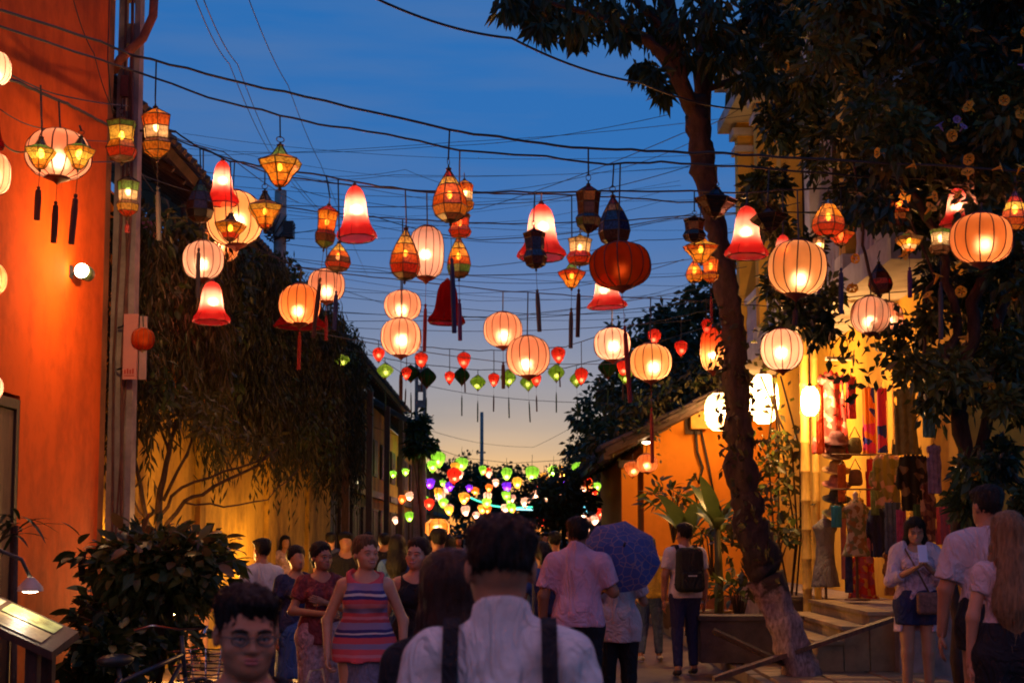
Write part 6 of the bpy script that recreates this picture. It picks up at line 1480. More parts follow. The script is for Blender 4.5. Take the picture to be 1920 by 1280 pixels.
# 12 umbrella woman and umbrella
loc = spot(1158, 11.8); _, wpu, _, su = person('woman in pink tunic hidden behind the blue umbrella', loc, 1.56, PI, True, skin=SK_M, hair=('tied', H_black), step=.016, top=dict(mat=M_palepink, sleeve=.7, hem=.80, loose=.03, flare=.05), bottom=dict(kind='trousers', mat=M_blackc), arms={'R': ((-.24, -.03, 1.15), (-.13, -.2, 1.22), True), 'L': ((.23, .02, 1.13), (.22, -.04, .88), False)})
M_umb, nt, b, out = new_mat('batik_umbrella'); L = nt.links.new
tc = N(nt, 'ShaderNodeTexCoord'); vo = N(nt, 'ShaderNodeTexVoronoi', feature='DISTANCE_TO_EDGE'); vo.inputs['Scale'].default_value = 15; L(tc.outputs['Object'], vo.inputs['Vector'])
rp = N(nt, 'ShaderNodeValToRGB'); rp.color_ramp.elements[0].position = .02; rp.color_ramp.elements[0].color = (.24, .13, .16, 1); rp.color_ramp.elements[1].position = .05; rp.color_ramp.elements[1].color = (.035, .05, .19, 1)
L(vo.outputs['Distance'], rp.inputs[0]); L(rp.outputs[0], b.inputs['Base Color']); b.inputs['Roughness'].default_value = .7
uc = at(1164, 1042, 11.1); um = empty('umbrella', uc, 0, 'blue patterned umbrella tilted toward the camera', 'umbrella'); um.rotation_euler = (R(62), R(10), 0)
cp = MB(); V = [(0, 0, .17)]; F = []; n = 8; RN = 6
for j in range(1, RN+1):
    for k in range(n*4):
        t = 2*PI*k/(n*4); q = j/RN; sc_ = 1-.06*q*abs(math.sin(t*n/2)); V.append((.315*q*sc_*math.cos(t), .315*q*sc_*math.sin(t), .17*(1-q**1.8)-.02*q*abs(math.sin(t*n/2))))
m_ = n*4
for k in range(m_): F.append((0, 1+k, 1+(k+1) % m_))
for j in range(RN-1):
    for k in range(m_): F.append((1+j*m_+k, 1+(j+1)*m_+k, 1+(j+1)*m_+(k+1) % m_, 1+j*m_+(k+1) % m_))
cp.add(V, F).build('canopy', M_umb, um, True)
MB().tube([(0, 0, .21), (0, 0, -.42)], .006, 6).tube([(0, 0, .17), (0, 0, .22)], .009, 6).build('shaft', M_black, um)
for k in range(8):
    t = 2*PI*k/8; MB().tube([(0, 0, .155), (.16*math.cos(t), .16*math.sin(t), .115), (.31*math.cos(t), .31*math.sin(t), -.004)], .003, 4).build('rib', M_black, um)
m = MB(); m.tube([(0, 0, -.42), (0, 0, -.5), (.02, 0, -.53), (.05, 0, -.52)], .011, 6); m.build('handle', M_wood, um, True)
# 13 yellow top, 14 backpack man
person('girl in mustard top and jeans walking away beside the umbrella', spot(1217, 18.2), 1.58, PI-.3, True, skin=SK_M, hair=('long', H_black), step=.018, shoes=M_white_shoe, top=dict(mat=M_mustard, sleeve=1.5, hem=.88, loose=.026), bottom=dict(kind='trousers', mat=M_denim), legs={'R': ((-.09, -.10, .5), (-.1, -.12, .09)), 'L': ((.09, -.02, .49), (.1, .16, .10))})
loc = spot(1283, 16.4); _, w_, _, s_ = person('man with black backpack walking away between umbrella and trunk', loc, 1.73, PI+.12, skin=SK_M, hair=('short', H_black), step=.015, top=dict(mat=M_shirt_w, sleeve=.7, hem=.88), bottom=dict(kind='trousers', mat=M_navy, loose=.012), legs={'R': ((-.09, -.06, .49), (-.11, -.05, .09)), 'L': ((.1, .02, .48), (.12, .14, .09))}, head=(.35, 0, 0))
bp_ = empty('black_backpack', loc, PI+.12, 'large black backpack on the man walking away', 'backpack'); bp_.scale = (s_,)*3
inst('bag', rbox((.34, .18, .50), .07, 'bag', M_blackc, .014, .12, .003), bp_, (0, .235, 1.2)); inst('pocket', rbox((.24, .06, .2), .025, 'pocket', M_blackc, .014), bp_, (0, .345, 1.08))
MB().box((-.05, .372, 1.13), (.05, .378, 1.145)).build('logo_tab', pmat('grey_tab', (.35, .35, .38), .6, .1, 10, 0), bp_)
for x in (-1, 1): ribbon([(x*.10, .14, 1.40), (x*.11, .07, 1.475), (x*.12, -.05, 1.47), (x*.125, -.14, 1.3), (x*.13, -.07, 1.08), (x*.12, .15, 1.02)], .045, .014).build('strap', M_blackc, bp_)
# 15 phone girl
loc = spot(1716, 12.4, .166); fz = .0
pr2, wpp, hpp, sp_ = person('girl in lilac cardigan and navy shorts looking at her phone', loc, 1.60, -.12, True, skin=SK_M, hair=('long', H_black), step=.012, fine=((-.12, -.15, 1.49), (.12, .14, 1.75), .008), face=True, head=(-.05, .28, 0), shoes=M_white_shoe,
    top=dict(mat=cloth('pale_pink_blouse', (.58, .38, .44), .45, 24), sleeve=.3, hem=.96, neck=.08, loose=.02), bottom=dict(kind='shorts', mat=M_navy, length=.42, loose=.03),
    arms={'R': ((-.24, -.06, 1.13), (-.05, -.27, 1.25), True, (.2, -.3, 1)), 'L': ((.24, -.06, 1.13), (.06, -.27, 1.27), True, (-.2, -.3, 1))})

S = SDF((-.36, -.3, .5), (.36, .22, 1.5), .012)                       # open cardigan
S.put(S.cone((-.12, .01, 1.40), (.12, .01, 1.40), .085, .085, .9), .03); S.put(S.cone((0, .01, 1.36), (0, .02, 1.05), .165, .15, .72), .05); S.put(S.cone((0, .02, 1.05), (0, .03, .58), .165, .22, .72), .06)
for x, e, w2 in ((-1, (-.24, -.06, 1.13), (-.05, -.27, 1.25)), (1, (.24, -.06, 1.13), (.06, -.27, 1.27))):
    S.put(S.cone((x*.168, .01, 1.385), e, .072, .062), .04); S.put(np.maximum(S.cone(e, w2, .058, .045), S.half(np.array(e)+(np.array(w2)-np.array(e))*.45, np.array(w2)-np.array(e))), .03)
S.cut(S.half((0, 0, .66), (0, 0, -1))); S.sub(np.maximum(np.abs(S.X+.02)-.085-.05*(1.45-S.Z), S.Y+.03), .02); S.sub(S.ell((0, -.02, 1.5), (.09, .1, .09)), .01)
S.sub(S.cone((0, .01, 1.3), (0, .02, .5), .145, .19, .68), .01); S.folds(.006, 22, 3, .3)
inst('cardigan', S.mesh('cardigan', M_lilac), pr2, scale=(sp_,)*3)
ph = empty('mobile_phone', wpp((.01, -.335, 1.385)), -.12, 'pale mobile phone held up by the girl in lilac', 'phone'); ph.rotation_euler = (R(-25), 0, -.12)
inst('case', rbox((.078, .010, .16), .004, 'case', pmat('pale_phone', (.62, .58, .72), .4, .05, 10, 0), .004), ph); MB().box((-.034, .0052, -.07), (.034, .0058, .07)).build('screen', glow('phone_screen', (.75, .8, 1), 1.2), ph)
cbg = empty('shoulder_bag', wpp((.10, -.18, .93)), -.2, 'brown patterned shoulder bag at the hip of the girl in lilac', 'bag')
inst('pouch', rbox((.24, .08, .19), .03, 'pouch', pmat('brown_check', (.16, .08, .06), .6, .6, 30, .1), .012), cbg)
q = [wpp(p)-cbg.location for p in ((.10, -.16, 1.0), (.0, -.17, 1.2), (-.10, -.11, 1.40), (-.12, .0, 1.475), (-.05, .15, 1.3), (.12, .17, 1.05), (.2, .02, .98))]
for v in q: v.rotate(Euler((0, 0, .2)))
MB().tube(q, .008, 6).build('strap', M_wood2, cbg, True)
# 16, 17 couple at the frame edge
person('dark-haired person in pale pink tee seen from behind, nearest the shop', spot(1853, 8.6, .13), 1.77, PI-.15, skin=SK_M, hair=('short', H_black), step=.013, top=dict(mat=M_palepink, sleeve=.8, hem=1.04, loose=.022, sleeve_loose=.012, neck=.08), bottom=dict(kind='shorts', mat=M_blackc, length=.3, loose=.03, waist=1.09), arms={'L': ((.255, .03, 1.12), (.275, -.02, .86), False), 'R': ((-.25, .03, 1.12), (-.26, -.03, .86), False)}, head=(.4, .1, 0))
person('woman with long blond-brown hair and dark clothes cut off at the frame edge', spot(1890, 7.5, .13), 1.60, PI-.1, True, skin=SK_L, hair=('very_long', H_blond), step=.013, top=dict(mat=M_palepink, sleeve=.45, hem=1.03, loose=.014, sleeve_loose=.002), bottom=dict(kind='trousers', mat=M_blackc, loose=.03, waist=1.1), head=(.2, .05, 0))
# farther walkers
for (px, d, H_, rz, fem, tm, bm2, lab) in (
    (905, 22, 1.66, PI, False, M_navy, M_blackc, 'distant man in navy beyond the nearest man'), (648, 17, 1.63, .2, False, M_blackc, M_navy, 'walker in black behind the striped woman'),
    (842, 19, 1.6, PI, True, M_lilac, M_denim, 'far woman in lilac between the smiling women and the nearest man'), (1040, 17.5, 1.64, PI, False, M_bluec, M_blackc, 'far walker in blue just left of the pink polo man'),
    (1200, 30, 1.65, .1, False, M_white_t, M_navy, 'tiny walker far off by the gate pillar'), (985, 26, 1.68, PI, False, M_maroon, M_blackc, 'tiny walker in maroon far down the street'), (860, 30, 1.6, .2, True, M_floral, M_denim, 'tiny far woman in pale top down the street'), (720, 20, 1.62, PI, False, M_blackc, M_blackc, 'dark walker between the two smiling women'),
    (812, 27, 1.64, PI, False, M_blackc, M_navy, 'small dark figure under the octagonal lantern'), (880, 34, 1.62, .3, True, M_cream, M_denim, 'tiny far figure in cream down the street'), (930, 38, 1.66, PI, False, M_bluec, M_blackc, 'tiny far figure in blue above the nearest head'), (1005, 21, 1.6, PI, True, M_white_t, M_denim, 'small pale-topped woman between the nearest man and the pink polo'), (1112, 24, 1.66, PI, False, M_maroon, M_navy, 'small walker hidden beside the umbrella top'), (1150, 34, 1.64, .2, False, M_mustard, M_blackc, 'tiny figure in mustard beyond the umbrella'), (535, 24, 1.6, .4, True, M_floral, M_denim, 'small woman in floral top by the yellow wall'), (690, 28, 1.66, PI, False, M_white_t, M_navy, 'tiny pale-shirted man far behind the striped woman'),
    (745, 15, 1.60, PI, True, M_bluec, M_denim, 'woman in blue just behind the black tank top'), (822, 14.5, 1.66, PI+.2, False, M_shirt_w, M_navy, 'man in pale shirt between the black tank top and the long dark hair'), (1022, 30, 1.66, .2, False, M_white_t, M_blackc, 'tiny pale walker left of the pink polo'), (965, 32, 1.62, PI, True, M_pinkpolo, M_denim, 'tiny figure in pink far past the nearest man'), (1128, 18, 1.62, PI, True, M_lilac, M_blackc, 'small figure in lilac hidden by the umbrella'), (620, 22, 1.64, PI, False, M_navy, M_blackc, 'small dark-blue walker behind the maroon top')):
    person(lab, spot(px, d), H_, rz, fem, step=.024, skin=SK_M, hair=('long' if fem else 'short', H_black), top=dict(mat=tm, sleeve=.65, hem=.87), bottom=dict(kind='trousers', mat=bm2), group='walkers farther down the street')
# ------------------------------------------------------------------ shop display, signs, stands, bicycle
def garment(name, label, px, py, w, h, d, mat, kind='dress', cat='garment', seed=0):
    """hung cloth with real folds and thickness; px,py = centre, w,h photo pixels"""
    k = m_per_px(d); W, H = w*k, h*k; c = at(px, py, d); r = empty(name, (c.x, c.y, c.z+H/2), random.uniform(-.2, .2), label, cat)
    S = SDF((-W*.8, -.10, -H-.03), (W*.8, .10, .05), max(.010, W/30))
    if kind == 'dress':
        S.put(S.cone((0, 0, -.10*H), (0, 0, -.42*H), W*.26, W*.22, .3), .03); S.put(S.cone((0, 0, -.40*H), (0, 0, -H*1.05), W*.22, W*.52, .25), .05); S.put(S.cone((-W*.28, 0, -.07*H), (W*.28, 0, -.07*H), .03, .03, .7), .03)
    elif kind == 'shirt':
        S.put(S.cone((0, 0, -.15*H), (0, 0, -H*1.0), W*.36, W*.40, .25), .03); S.put(S.cone((-W*.3, 0, -.06*H), (-W*.52, 0, -.48*H), .05, .045, .7), .04); S.put(S.cone((W*.3, 0, -.06*H), (W*.52, 0, -.48*H), .05, .045, .7), .04); S.put(S.cone((-W*.3, 0, -.05*H), (W*.3, 0, -.05*H), .035, .035, .7), .03)
    else:
        S.put(S.cone((0, 0, -.02*H), (0, 0, -H), W*.45, W*.48, .28), .02)
    S.cut(S.half((0, 0, -H), (0, 0, -1))); S.cut(S.half((0, 0, -.0), (0, 0, 1))) if kind == 'scarf' else None
    S.d += min(.012, W*.03)*np.sin(S.X*(60/W*.35)+seed+S.Z*2)*np.sign(S.Y)
    inst('fabric', S.mesh('fabric', mat), r)
    hg = MB(); hg.tube([(-W*.32, 0, -.05*H), (0, 0, .02), (W*.32, 0, -.05*H)], .008, 5); hg.tube([(0, 0, .02), (0, 0, .07), (.02, 0, .09), (.0, 0, .11)], .004, 5); hg.build('hanger', M_wood2, r)
    return r
def pattern(name, c1, c2, scale=9, c3=None):
    if name in _mats: return _mats[name]
    m, nt, b, out = new_mat(name); L = nt.links.new; tc = N(nt, 'ShaderNodeTexCoord'); v = N(nt, 'ShaderNodeTexVoronoi'); v.inputs['Scale'].default_value = scale; L(tc.outputs['Object'], v.inputs['Vector'])
    rp = N(nt, 'ShaderNodeValToRGB'); rp.color_ramp.interpolation = 'CONSTANT'; e = rp.color_ramp.elements; e[0].color = col4(c1); e[1].position = .42; e[1].color = col4(c2)
    if c3: q = e.new(.7); q.color = col4(c3)
    sp = N(nt, 'ShaderNodeSeparateColor'); L(v.outputs['Color'], sp.inputs[0]); L(sp.outputs[0], rp.inputs[0]); L(rp.outputs[0], b.inputs['Base Color']); b.inputs['Roughness'].default_value = .8; b.inputs['Specular IOR Level'].default_value = .2; _mats[name] = m; return m
GR = 'clothes on show in the shop'
garment('hanging_dress', 'red floral dress hanging highest beside the bamboo post', 1558, 775, 70, 150, 18.40, pattern('red_floral', (.55, .04, .04), (.62, .28, .24), 16, (.20, .06, .06)), 'dress', seed=1)
garment('hanging_scarf', 'bright orange-red scarf hung along the bamboo post', 1537, 785, 16, 130, 18.20, cloth('orange_scarf', (.75, .10, .03)), 'scarf', seed=5)
garment('hanging_scarf', 'magenta and blue scarf on the yellow shop wall', 1630, 788, 26, 124, 18.31, pattern('magenta_blue', (.50, .03, .18), (.02, .03, .38), 7, (.55, .14, .02)), 'scarf', seed=2)
garment('hanging_scarf', 'deep blue and pink scarf next to the magenta one', 1654, 788, 20, 122, 17.68, pattern('blue_pink', (.02, .03, .30), (.50, .03, .12), 7), 'scarf', seed=3)
garment('hanging_dress', 'long grey-green dress on the yellow shop wall', 1698, 790, 50, 124, 16.62, cloth('grey_green_cloth', (.19, .17, .09), .35, 12), 'dress', seed=4)
garment('hanging_shirt', 'white and coral shirt fading to green on a hanger', 1664, 905, 52, 92, 17.43, pattern('coral_green', (.60, .36, .22), (.20, .20, .05), 10, (.30, .27, .08)), 'shirt', seed=6)
garment('hanging_scarf', 'red cloth beside the coral and green shirt', 1633, 905, 18, 90, 18.23, cloth('red_cloth', (.42, .02, .03)), 'scarf', seed=7)
garment('hanging_jacket', 'black and cream open jacket on a hanger', 1714, 908, 56, 96, 16.27, pattern('black_cream', (.02, .015, .012), (.16, .10, .06), 12, (.02, .018, .015)), 'shirt', seed=8)
garment('hanging_shirt', 'navy blouse with white collar in the shop doorway', 1653, 1000, 44, 86, 17.70, M_navy, 'shirt', seed=9)
garment('hanging_dress', 'blue denim skirt behind the navy blouse', 1674, 990, 30, 96, 17.18, M_denim, 'scarf', seed=10)
garment('hanging_scarf', 'turquoise cloth beside the grey mannequin', 1568, 968, 20, 40, 18.00, cloth('turquoise_cloth', (.03, .22, .36)), 'scarf', seed=11)
garment('hanging_scarf', 'pink striped cloth behind the patterned bust', 1582, 1020, 12, 130, 18.60, cloth('pink_cloth', (.5, .2, .22)), 'scarf', seed=12)
garment('hanging_dress', 'red and gold skirt low in the shop doorway', 1618, 1085, 52, 80, 18.50, pattern('red_gold', (.40, .03, .02), (.50, .25, .05), 18, (.3, .05, .1)), 'dress', seed=13)
garment('hanging_scarf', 'coral cloth beside the phone girl', 1770, 985, 30, 70, 15.15, cloth('coral_cloth', (.65, .09, .06)), 'scarf', seed=14)
garment('hanging_dress', 'patterned brown dress under the ivy stems', 1742, 960, 34, 110, 15.69, pattern('brown_pattern', (.26, .12, .05), (.4, .25, .12), 16, (.12, .05, .03)), 'dress', seed=15)
_cl = [((.5,.05,.06),'crimson'),((.05,.18,.30),'teal'),((.55,.30,.05),'saffron'),((.30,.05,.22),'plum'),((.45,.42,.36),'ivory'),((.06,.12,.05),'bottle green'),((.6,.2,.25),'rose'),((.03,.04,.12),'midnight blue'),((.35,.16,.06),'rust'),((.5,.12,.02),'tangerine'),((.18,.26,.10),'sage'),((.26,.2,.32),'mauve')]
_sp = [(1596,745,20,80),(1742,770,30,100),(1612,965,16,60),(1690,1010,20,110),(1707,1030,18,100),(1722,1005,18,120),(1630,1010,14,90),(1592,1065,16,90),(1668,1075,22,80),(1578,905,16,70),(1640,940,16,50),(1752,880,26,90)]
for i, ((c_, nm), (x, y, w, h)) in enumerate(zip(_cl, _sp)):
    garment('hanging_cloth', nm+' cloth hanging among the crowded shop wares', x, y, w, h, min(18.1-.05*i, 4.62/((x-960)/FPX)), cloth('cloth_'+nm.replace(' ', '_'), c_, .4, 14), ('scarf', 'shirt', 'dress')[i % 3] if w > 18 else 'scarf', seed=20+i)
rail = empty('clothes_rail', at(1650, 855, 17.7), 0, 'thin rail from which the shop garments hang', 'rail')
MB().tube([(-.6, 0, .02), (.7, 0, .02)], .012, 6).tube([(-.7, -.3, -.42+.0), (-.1, -.3, -.42)], .01, 6).build('bar', M_wood2, rail)
# hats and bags in a hanging column
hm = [('plum straw hat', (.15, .06, .08)), ('brown felt hat', (.10, .05, .025)), ('tan woven hat', (.32, .17, .06)), ('rose woven bag', (.32, .10, .08)), ('black cap', (.02, .02, .02)), ('green knit bag', (.20, .20, .08))]
for i, (nm, c_) in enumerate(hm):
    y = 828+i*27; h = empty('sun_hat', at(1569, y, 18.3), 0, nm+' in the hanging column by the bamboo post', 'hat'); m = MB()
    m.lathe([(0, .185), (.012, .19), (.02, .11), (.07, .105), (.12, .09), (.135, .03), (.136, .005)], 18, cap=False); h.rotation_euler = (R(20), 0, 0)
    m.build('crown_and_brim', pmat('hat_%d' % i, c_, .85, .4, 25, .3), h, True); MB().lathe([(.022, .102), (.04, .1)], 18, cap=False).build('band', M_wood, h, True)
for i, (x, y, c_, nm) in enumerate(((1603, 835, (.09, .08, .03), 'olive'), (1604, 895, (.11, .05, .03), 'dark brown'))):
    b = empty('woven_bag', at(x, y, 18.2), 0, nm+' woven bag hanging right of the hat column', 'bag'); inst('pouch', rbox((.20, .10, .22), .06, 'pouch', pmat('bag_%d' % i, c_, .8, .4, 30, .3), .014, .2), b); MB().tube([(-.07, 0, .1), (0, 0, .24), (.07, 0, .1)], .008, 5).build('handle', M_wood, b, True)
# mannequins
def mannequin(label, px, d, ybase, ytop, mat, long_dress, z0):
    c = at(px, ybase, d); t = at(px, ytop, d); H = t.z-c.z; r = empty('mannequin', (c.x, c.y, c.z), R(20), label, 'mannequin')
    S = SDF((-.3, -.2, 0), (.3, .2, H+.05), .015)
    S.put(S.cone((0, 0, H*.80), (0, 0, H*.55), .15, .11, .65), .05); S.put(S.cone((-.14, 0, H*.83), (.14, 0, H*.83), .045, .045), .05)
    S.put(S.cone((0, 0, H*.55), (0, 0, H*(.16 if long_dress else .38)), .115, .2, .75), .05); S.cut(S.half((0, 0, H*(.18 if long_dress else .40)), (0, 0, -1))); S.folds(.008, 20, 2, .2)
    inst('dress', S.mesh('dress', mat), r)
    m = MB(); m.lathe([(H*.80, .05), (H*.88, .04), (H*.93, .03), (H*.97, .035), (H*1.0, .008)], 10); m.build('neck_block', pmat('mannequin_cream', (.55, .46, .36), .5, .15, 6, .05), r, True)
    m = MB(); m.tube([(0, 0, 0), (0, 0, H*.5)], .018, 8); m.lathe([(0, .16), (.02, .15), (.03, .03)], 14); m.build('stand', M_wood2, r)
mannequin('mannequin in long grey dress at the foot of the bamboo post', 1549, 18.4, 1130, 960, cloth('grey_dress', (.16, .15, .17)), True, .8)
mannequin('bust in pale patterned top on the shop step', 1608, 17.3, 1125, 920, pattern('pale_gold_pattern', (.40, .32, .20), (.25, .12, .04), 22, (.15, .16, .07)), False, .8)
# bamboo posts
for i, (px, lab) in enumerate(((1512, 'thick yellow bamboo post nearest the trunk at the shop corner'), (1532, 'thinner bamboo post behind the thick one'))):
    c = at(px, 1005, 18.6+.3*i); b = empty('bamboo_post', (c.x, c.y, .17), 0, lab, 'post'); m = MB(); pr_ = []; z = 0; r_ = .062-.012*i
    while z < 3.95: pr_ += [(z, r_*1.12), (z+.02, r_*.98), (z+.34, r_*.96), (z+.37, r_*1.1)]; z += .38
    m.lathe(pr_, 12); m.build('cane', pmat('yellow_bamboo', (.52, .33, .08), .5, .35, 5, .1, stretch=(6, 6, 1)), b, True)
sg = empty('hanging_shop_sign', at(1578, 672, 18.0), 0, 'small white shelf-like sign above the red floral dress', 'sign'); MB().box((-.2, -.05, -.02), (.12, .05, .02)).build('board', M_pale, sg); MB().tube([(-.15, 0, .02), (-.1, 0, .3)], .005, 5).tube([(.1, 0, .02), (.06, 0, .3)], .005, 5).build('strings', M_wire, sg)
# wall lamp box on the orange house
wl2 = empty('wall_lantern_box', at(1308, 788, 26.97), 0, 'square amber lamp box on the orange wall with drooping cable', 'lamp')
MB().box((-.15, -.2, -.17), (.16, -.03, .17)).build('box', pmat('amber_box', (.80, .40, .06), .6, .2, 6, .1), wl2); MB().box((-.24, -.03, -.26), (.08, .0, .22)).build('back_plate', M_wood, wl2)
MB().tube([(-.05, -.08, -.2), (-.02, -.05, -.6), (.08, -.04, -.9), (.0, -.05, -1.2), (-.08, -.05, -1.0)], .028, 6).tube([(.06, -.05, -.2), (.2, -.04, -.9), (.34, -.03, -1.7)], .022, 6).build('cable', M_wire, wl2, True)
el_ = empty('eave_spotlight', at(1212, 828, 26.5), 0, 'small white light with leaf-like shade under the eave tip', 'lamp'); MB().ball((0, 0, 0), (.09, .06, .05), 10, 7).build('bulb', glow('eave_glow', (1, .88, .6), 4), el_, True); MB().lathe([(0, .14), (.05, .1), (.09, .02)], 12, cap=False).build('shade', M_brass, el_, True); MB().tube([(0, 0, .09), (.1, .1, .9)], .01, 5).build('bracket', M_black, el_)
lamp_in(el_, (0, -.1, -.05), 6, WARM)
# uplight for the yellow wall, hidden behind the bush
ul = empty('garden_lamp', (-3.25, 14.0, .1), 0, 'low garden lamp washing the yellow wall, hidden behind the bush', 'lamp'); MB().lathe([(0, .08), (.03, .07), (.05, .02), (.72, .02), (.74, .07)], 12).build('post', M_black, ul, True); MB().lathe([(.74, .07), (.80, .085), (.92, .085), (.96, .05)], 12).build('shade', _mats['silk_lampwhite'], ul, True); MB().lathe([(.96, .11), (1.0, .03)], 12).build('hood', M_black, ul, True)
lamp_in(ul, (0, 0, .85), 520, (1, .58, .20), .04)
ul2 = empty('garden_lamp', (-2.95, 20.5, .016), 0, 'added low lamp brightening the yellow wall, hidden behind the walkers', 'lamp')  # added lamp with no known source, brightens the farther yellow wall
for c_ in ul.children:
    if c_.type == 'MESH': inst(c_.name.split('.')[0], c_.data, ul2)
lamp_in(ul2, (0, 0, .85), 260, (1, .58, .20), .04)
# signs on the pole
s1 = empty('street_sign', at(254, 650, 12.75), 0, 'tall pink-orange panel sign on the slotted pole', 'sign'); k = m_per_px(12.75)
MB().box((-22*k, -.02, -62*k), (4*k, .02, 62*k)).build('panel', pmat('faded_pink_panel', (.50, .20, .15), .7, .25, 3, .05, col2=(.42, .18, .16)), s1); MB().box((8*k, -.015, -62*k), (21*k, .015, 58*k)).build('side_panel', pmat('grey_panel', (.34, .22, .20), .7, .3, 4, .05), s1)
m = MB()
for i in range(4): m.box((-19*k+i*5*k, -.024, -52*k), (-16*k+i*5*k, -.021, -(44-2*(i % 2))*k))
m.box((-19*k, -.024, -56*k), (0, -.021, -54.5*k)); m.build('lettering', pmat('red_print', (.35, .03, .02), .7, .1, 6, 0), s1)
MB().tube([(-22*k, .0, 40*k), (-40*k, .12, 40*k)], .01, 5).tube([(-22*k, .0, -40*k), (-40*k, .12, -40*k)], .01, 5).build('bracket', M_black, s1)
s2 = empty('shop_sign', at(276, 428, 14.5), 0, 'small purple and orange sign board behind the slotted pole', 'sign'); k = m_per_px(14.5)
MB().box((-24*k, -.03, -16*k), (24*k, .03, -1*k)).build('lower_band', pmat('orange_band', (.62, .2, .06), .7, .2, 5, .05), s2); MB().box((-22*k, -.025, -1*k), (22*k, .025, 18*k)).build('upper_band', pmat('purple_band', (.30, .12, .22), .7, .2, 5, .05), s2); MB().tube([(-20*k, 0, 18*k), (-20*k, 0, 40*k)], .006, 4).build('hanger', M_wire, s2)
# menu stand with its little lamp
ms = empty('menu_stand', (0, 0, .1), 0, 'dark wooden menu stand with lit sloping board before the orange building', 'menu stand'); c = at(30, 1180, 7.2); ms.location = (c.x, c.y, .1); z0 = c.z-.1
bd = MB(); bd.add([(-.42, -.20, z0+.20), (.26, -.24, z0-.09), (.26, .18, z0-.02), (-.42, .22, z0+.27), (-.42, -.20, z0+.16), (.26, -.24, z0-.13), (.26, .18, z0-.06), (-.42, .22, z0+.23)], [(0,1,2,3),(7,6,5,4),(0,4,5,1),(1,5,6,2),(2,6,7,3),(3,7,4,0)])
bo_ = bd.build('board', M_wood, ms)
def on_board(u, v, h=.006): # u along the slope, v across
    return (-.42+.68*u+.0, -.20-.04*u+.42*v, z0+.20-.29*u+.07*v+h)
pg = [((.04, .1, .46, .9), (.62, .60, .38)), ((.5, .1, .9, .48), (.45, .36, .16)), ((.5, .54, .9, .9), (.30, .36, .14))]
for (u0, v0, u1, v1), c_ in pg:
    m = MB(); m.add([on_board(u0, v0), on_board(u1, v0), on_board(u1, v1), on_board(u0, v1)], [(0, 1, 2, 3)]); pgo = m.build('menu_page', pmat('menu_paper_%.2f' % c_[0], c_, .5, .5, 12, 0), bo_)
    t = MB()
    for q in range(7):
        v = v0+.06+(v1-v0-.1)*q/7; t.add([on_board(u0+.03, v, .008), on_board(u0+.03+(u1-u0-.08)*random.uniform(.5, 1), v, .008), on_board(u1-.05, v+.012, .008), on_board(u0+.03, v+.012, .008)], [(0, 1, 2, 3)])
    t.build('print_lines', M_wood2, bo_)
MB().box((.10, -.15, 0), (.16, -.09, z0-.07)).build('leg', M_wood, ms); MB().box((-.38, -.12, 0), (-.32, -.06, z0+.12)).build('leg', M_wood, ms); MB().box((.10, .08, 0), (.16, .14, z0-.04)).build('leg', M_wood, ms); MB().box((-.38, .1, 0), (-.32, .16, z0+.18)).build('leg', M_wood, ms)
lmp = at(57, 1100, 7.3)-ms.location; gn = MB(); gn.tube([(-.38, .15, z0+.24), (-.34, .12, z0+.5), (-.2, .06, lmp.z+.22), (lmp.x-.05, lmp.y, lmp.z+.14), (lmp.x, lmp.y, lmp.z+.045)], .010, 6); gn.build('gooseneck', M_black, ms, True)
sh = MB(); sh.lathe([(-.02, .065), (0, .062), (.03, .035), (.05, .015)], 16, cap=False); sh.build('lamp_shade', pmat('pale_shade', (.55, .42, .3), .5, .2, 10, 0), ms, True, lmp)
MB().ball((0, 0, -.012), (.05, .05, .018), 12, 6).build('lamp_bulb', glow('menu_glow', (1, .85, .6), 14), ms, True, lmp)
lamp_in(ms, lmp+Vector((0, -.02, -.06)), 5, (1, .78, .5), .03)
# bicycle parked by the bush
bi = empty('bicycle', (0, 0, .016), 0, 'dark parked bicycle under the potted bush', 'bicycle'); c = at(290, 1230, 9.0); bi.location = (c.x-.02, 8.75, .016); bi.rotation_euler = (0, 0, R(62))
M_tyre = pmat('tyre_rubber', (.02, .02, .02), .8, .2, 20, .1); M_chrome = pmat('chrome', (.5, .5, .52), .2, .1, 10, 0, metal=1)
for x in (-.52, .52):
    w_ = MB(); w_.tube([(.31*math.cos(t), 0, .33+.31*math.sin(t)) for t in np.linspace(0, 2*PI, 29)], .02, 6, False); wo = w_.build('wheel', M_tyre, bi, True, (x, 0, 0))
    w_ = MB(); w_.tube([(.288*math.cos(t), 0, .33+.288*math.sin(t)) for t in np.linspace(0, 2*PI, 29)], .008, 5, False); w_.build('rim', M_chrome, wo, True)
    w_ = MB(); [w_.tube([(0, .03*(-1)**k, .33), (.285*math.cos(2*PI*k/18), 0, .33+.285*math.sin(2*PI*k/18))], .0018, 3) for k in range(18)]; w_.build('spokes', M_chrome, wo)
    w_ = MB(); w_.tube([(.345*math.cos(t), 0, .33+.345*math.sin(t)) for t in np.linspace(.2, 2.6, 13)], .012, 5); w_.build('mudguard', M_black, bi, True, (x, 0, 0))
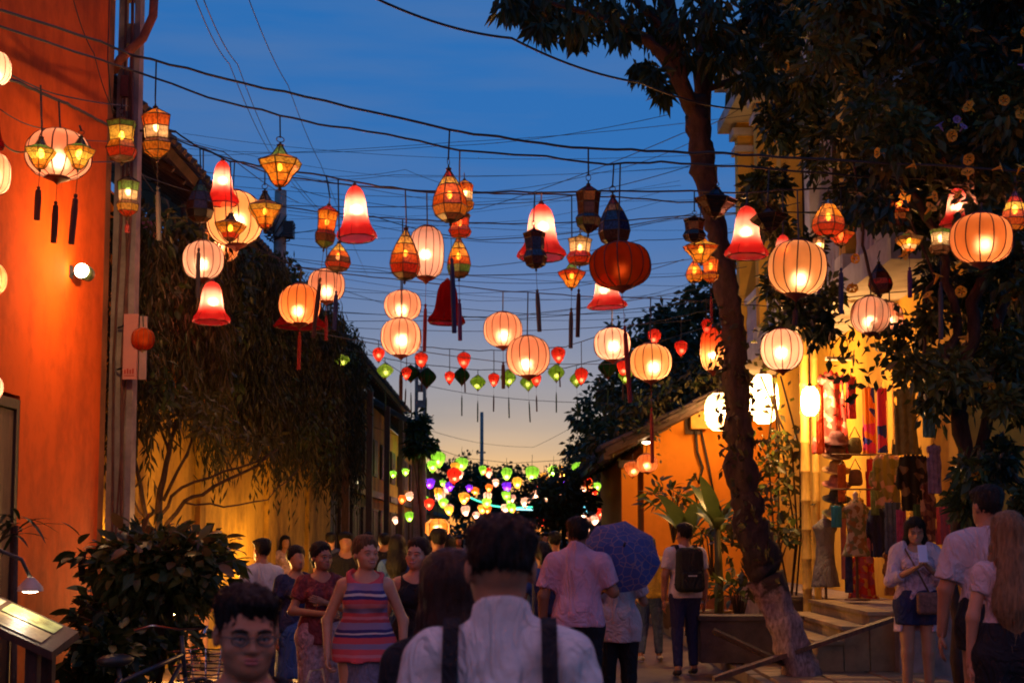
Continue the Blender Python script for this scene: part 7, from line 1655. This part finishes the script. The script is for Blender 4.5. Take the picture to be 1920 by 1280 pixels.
f = MB(); [f.tube(p, .015, 7) for p in ([(-.52, 0, .33), (-.06, 0, .30)], [(-.06, 0, .30), (.36, 0, .78)], [(-.06, 0, .30), (-.2, 0, .82)], [(-.52, 0, .33), (-.18, 0, .74)], [(.40, 0, .70), (.36, 0, .96)], [(.52, 0, .33), (.40, 0, .70)], [(-.17, 0, .72), (.37, 0, .84)])]; f.build('frame', pmat('dark_bike_paint', (.03, .035, .05), .3, .2, 10, 0), bi, True)
f = MB(); f.tube([(.24, -.28, .99), (.34, -.22, 1.02), (.36, 0, 1.0), (.34, .22, 1.02), (.24, .28, .99)], .012, 7); f.build('handlebar', M_chrome, bi, True)
f = MB(); f.ball((-.22, 0, .85), (.14, .075, .04), 12, 7); f.build('saddle', M_black, bi, True)
f = MB()
for k in range(6): z = .62+.045*k; s_ = .11+.008*k; f.tube([(.60-s_, -s_*1.2, z), (.60+s_, -s_*1.2, z), (.60+s_, s_*1.2, z), (.60-s_, s_*1.2, z), (.60-s_, -s_*1.2, z)], .005, 4)
for k in range(10): t = 2*PI*k/10; f.tube([(.60+.11*math.cos(t), .13*math.sin(t), .62), (.60+.15*math.cos(t), .18*math.sin(t), .85)], .004, 4)
f.build('basket', M_chrome, bi); f = MB(); f.tube([(-.06, -.09, .30), (-.06, .09, .30)], .012, 6); f.box((-.02, .09, .18), (.06, .16, .2)); f.box((-.14, -.16, .40), (-.06, -.09, .42)); f.tube([(-.06, .09, .3), (.02, .09, .19)], .01, 5); f.tube([(-.06, -.09, .3), (-.10, -.09, .41)], .01, 5); f.build('pedals', M_black, bi)
f = MB(); f.tube([(-.06, .06, .30), (-.18, .2, .02)], .01, 5); f.build('kickstand', M_chrome, bi)
# street lights on far doorway: small warm lamps seen between the posts
for (x, y, d, lab) in ((652, 893, 36, 'pale small lamp in the first posted doorway'), (668, 898, 37, 'thin pale lamp beside the first doorway lamp'), (585, 683, 30, 'twin yellow glint high in the vine-side facade')):
    q = empty('door_lamp', at(x, y, d), 0, lab, 'lamp'); MB().lathe([(-.12, .03), (-.1, .05), (.1, .05), (.12, .03)], 10).build('tube', glow('door_lamp_glow', (1, .8, .4), 2.2), q, True); MB().box((-.06, -.02, .12), (.06, .1, .15)).build('bracket', M_black, q)
for o in bpy.data.objects:
    if '_s' in o.keys(): del o['_s']
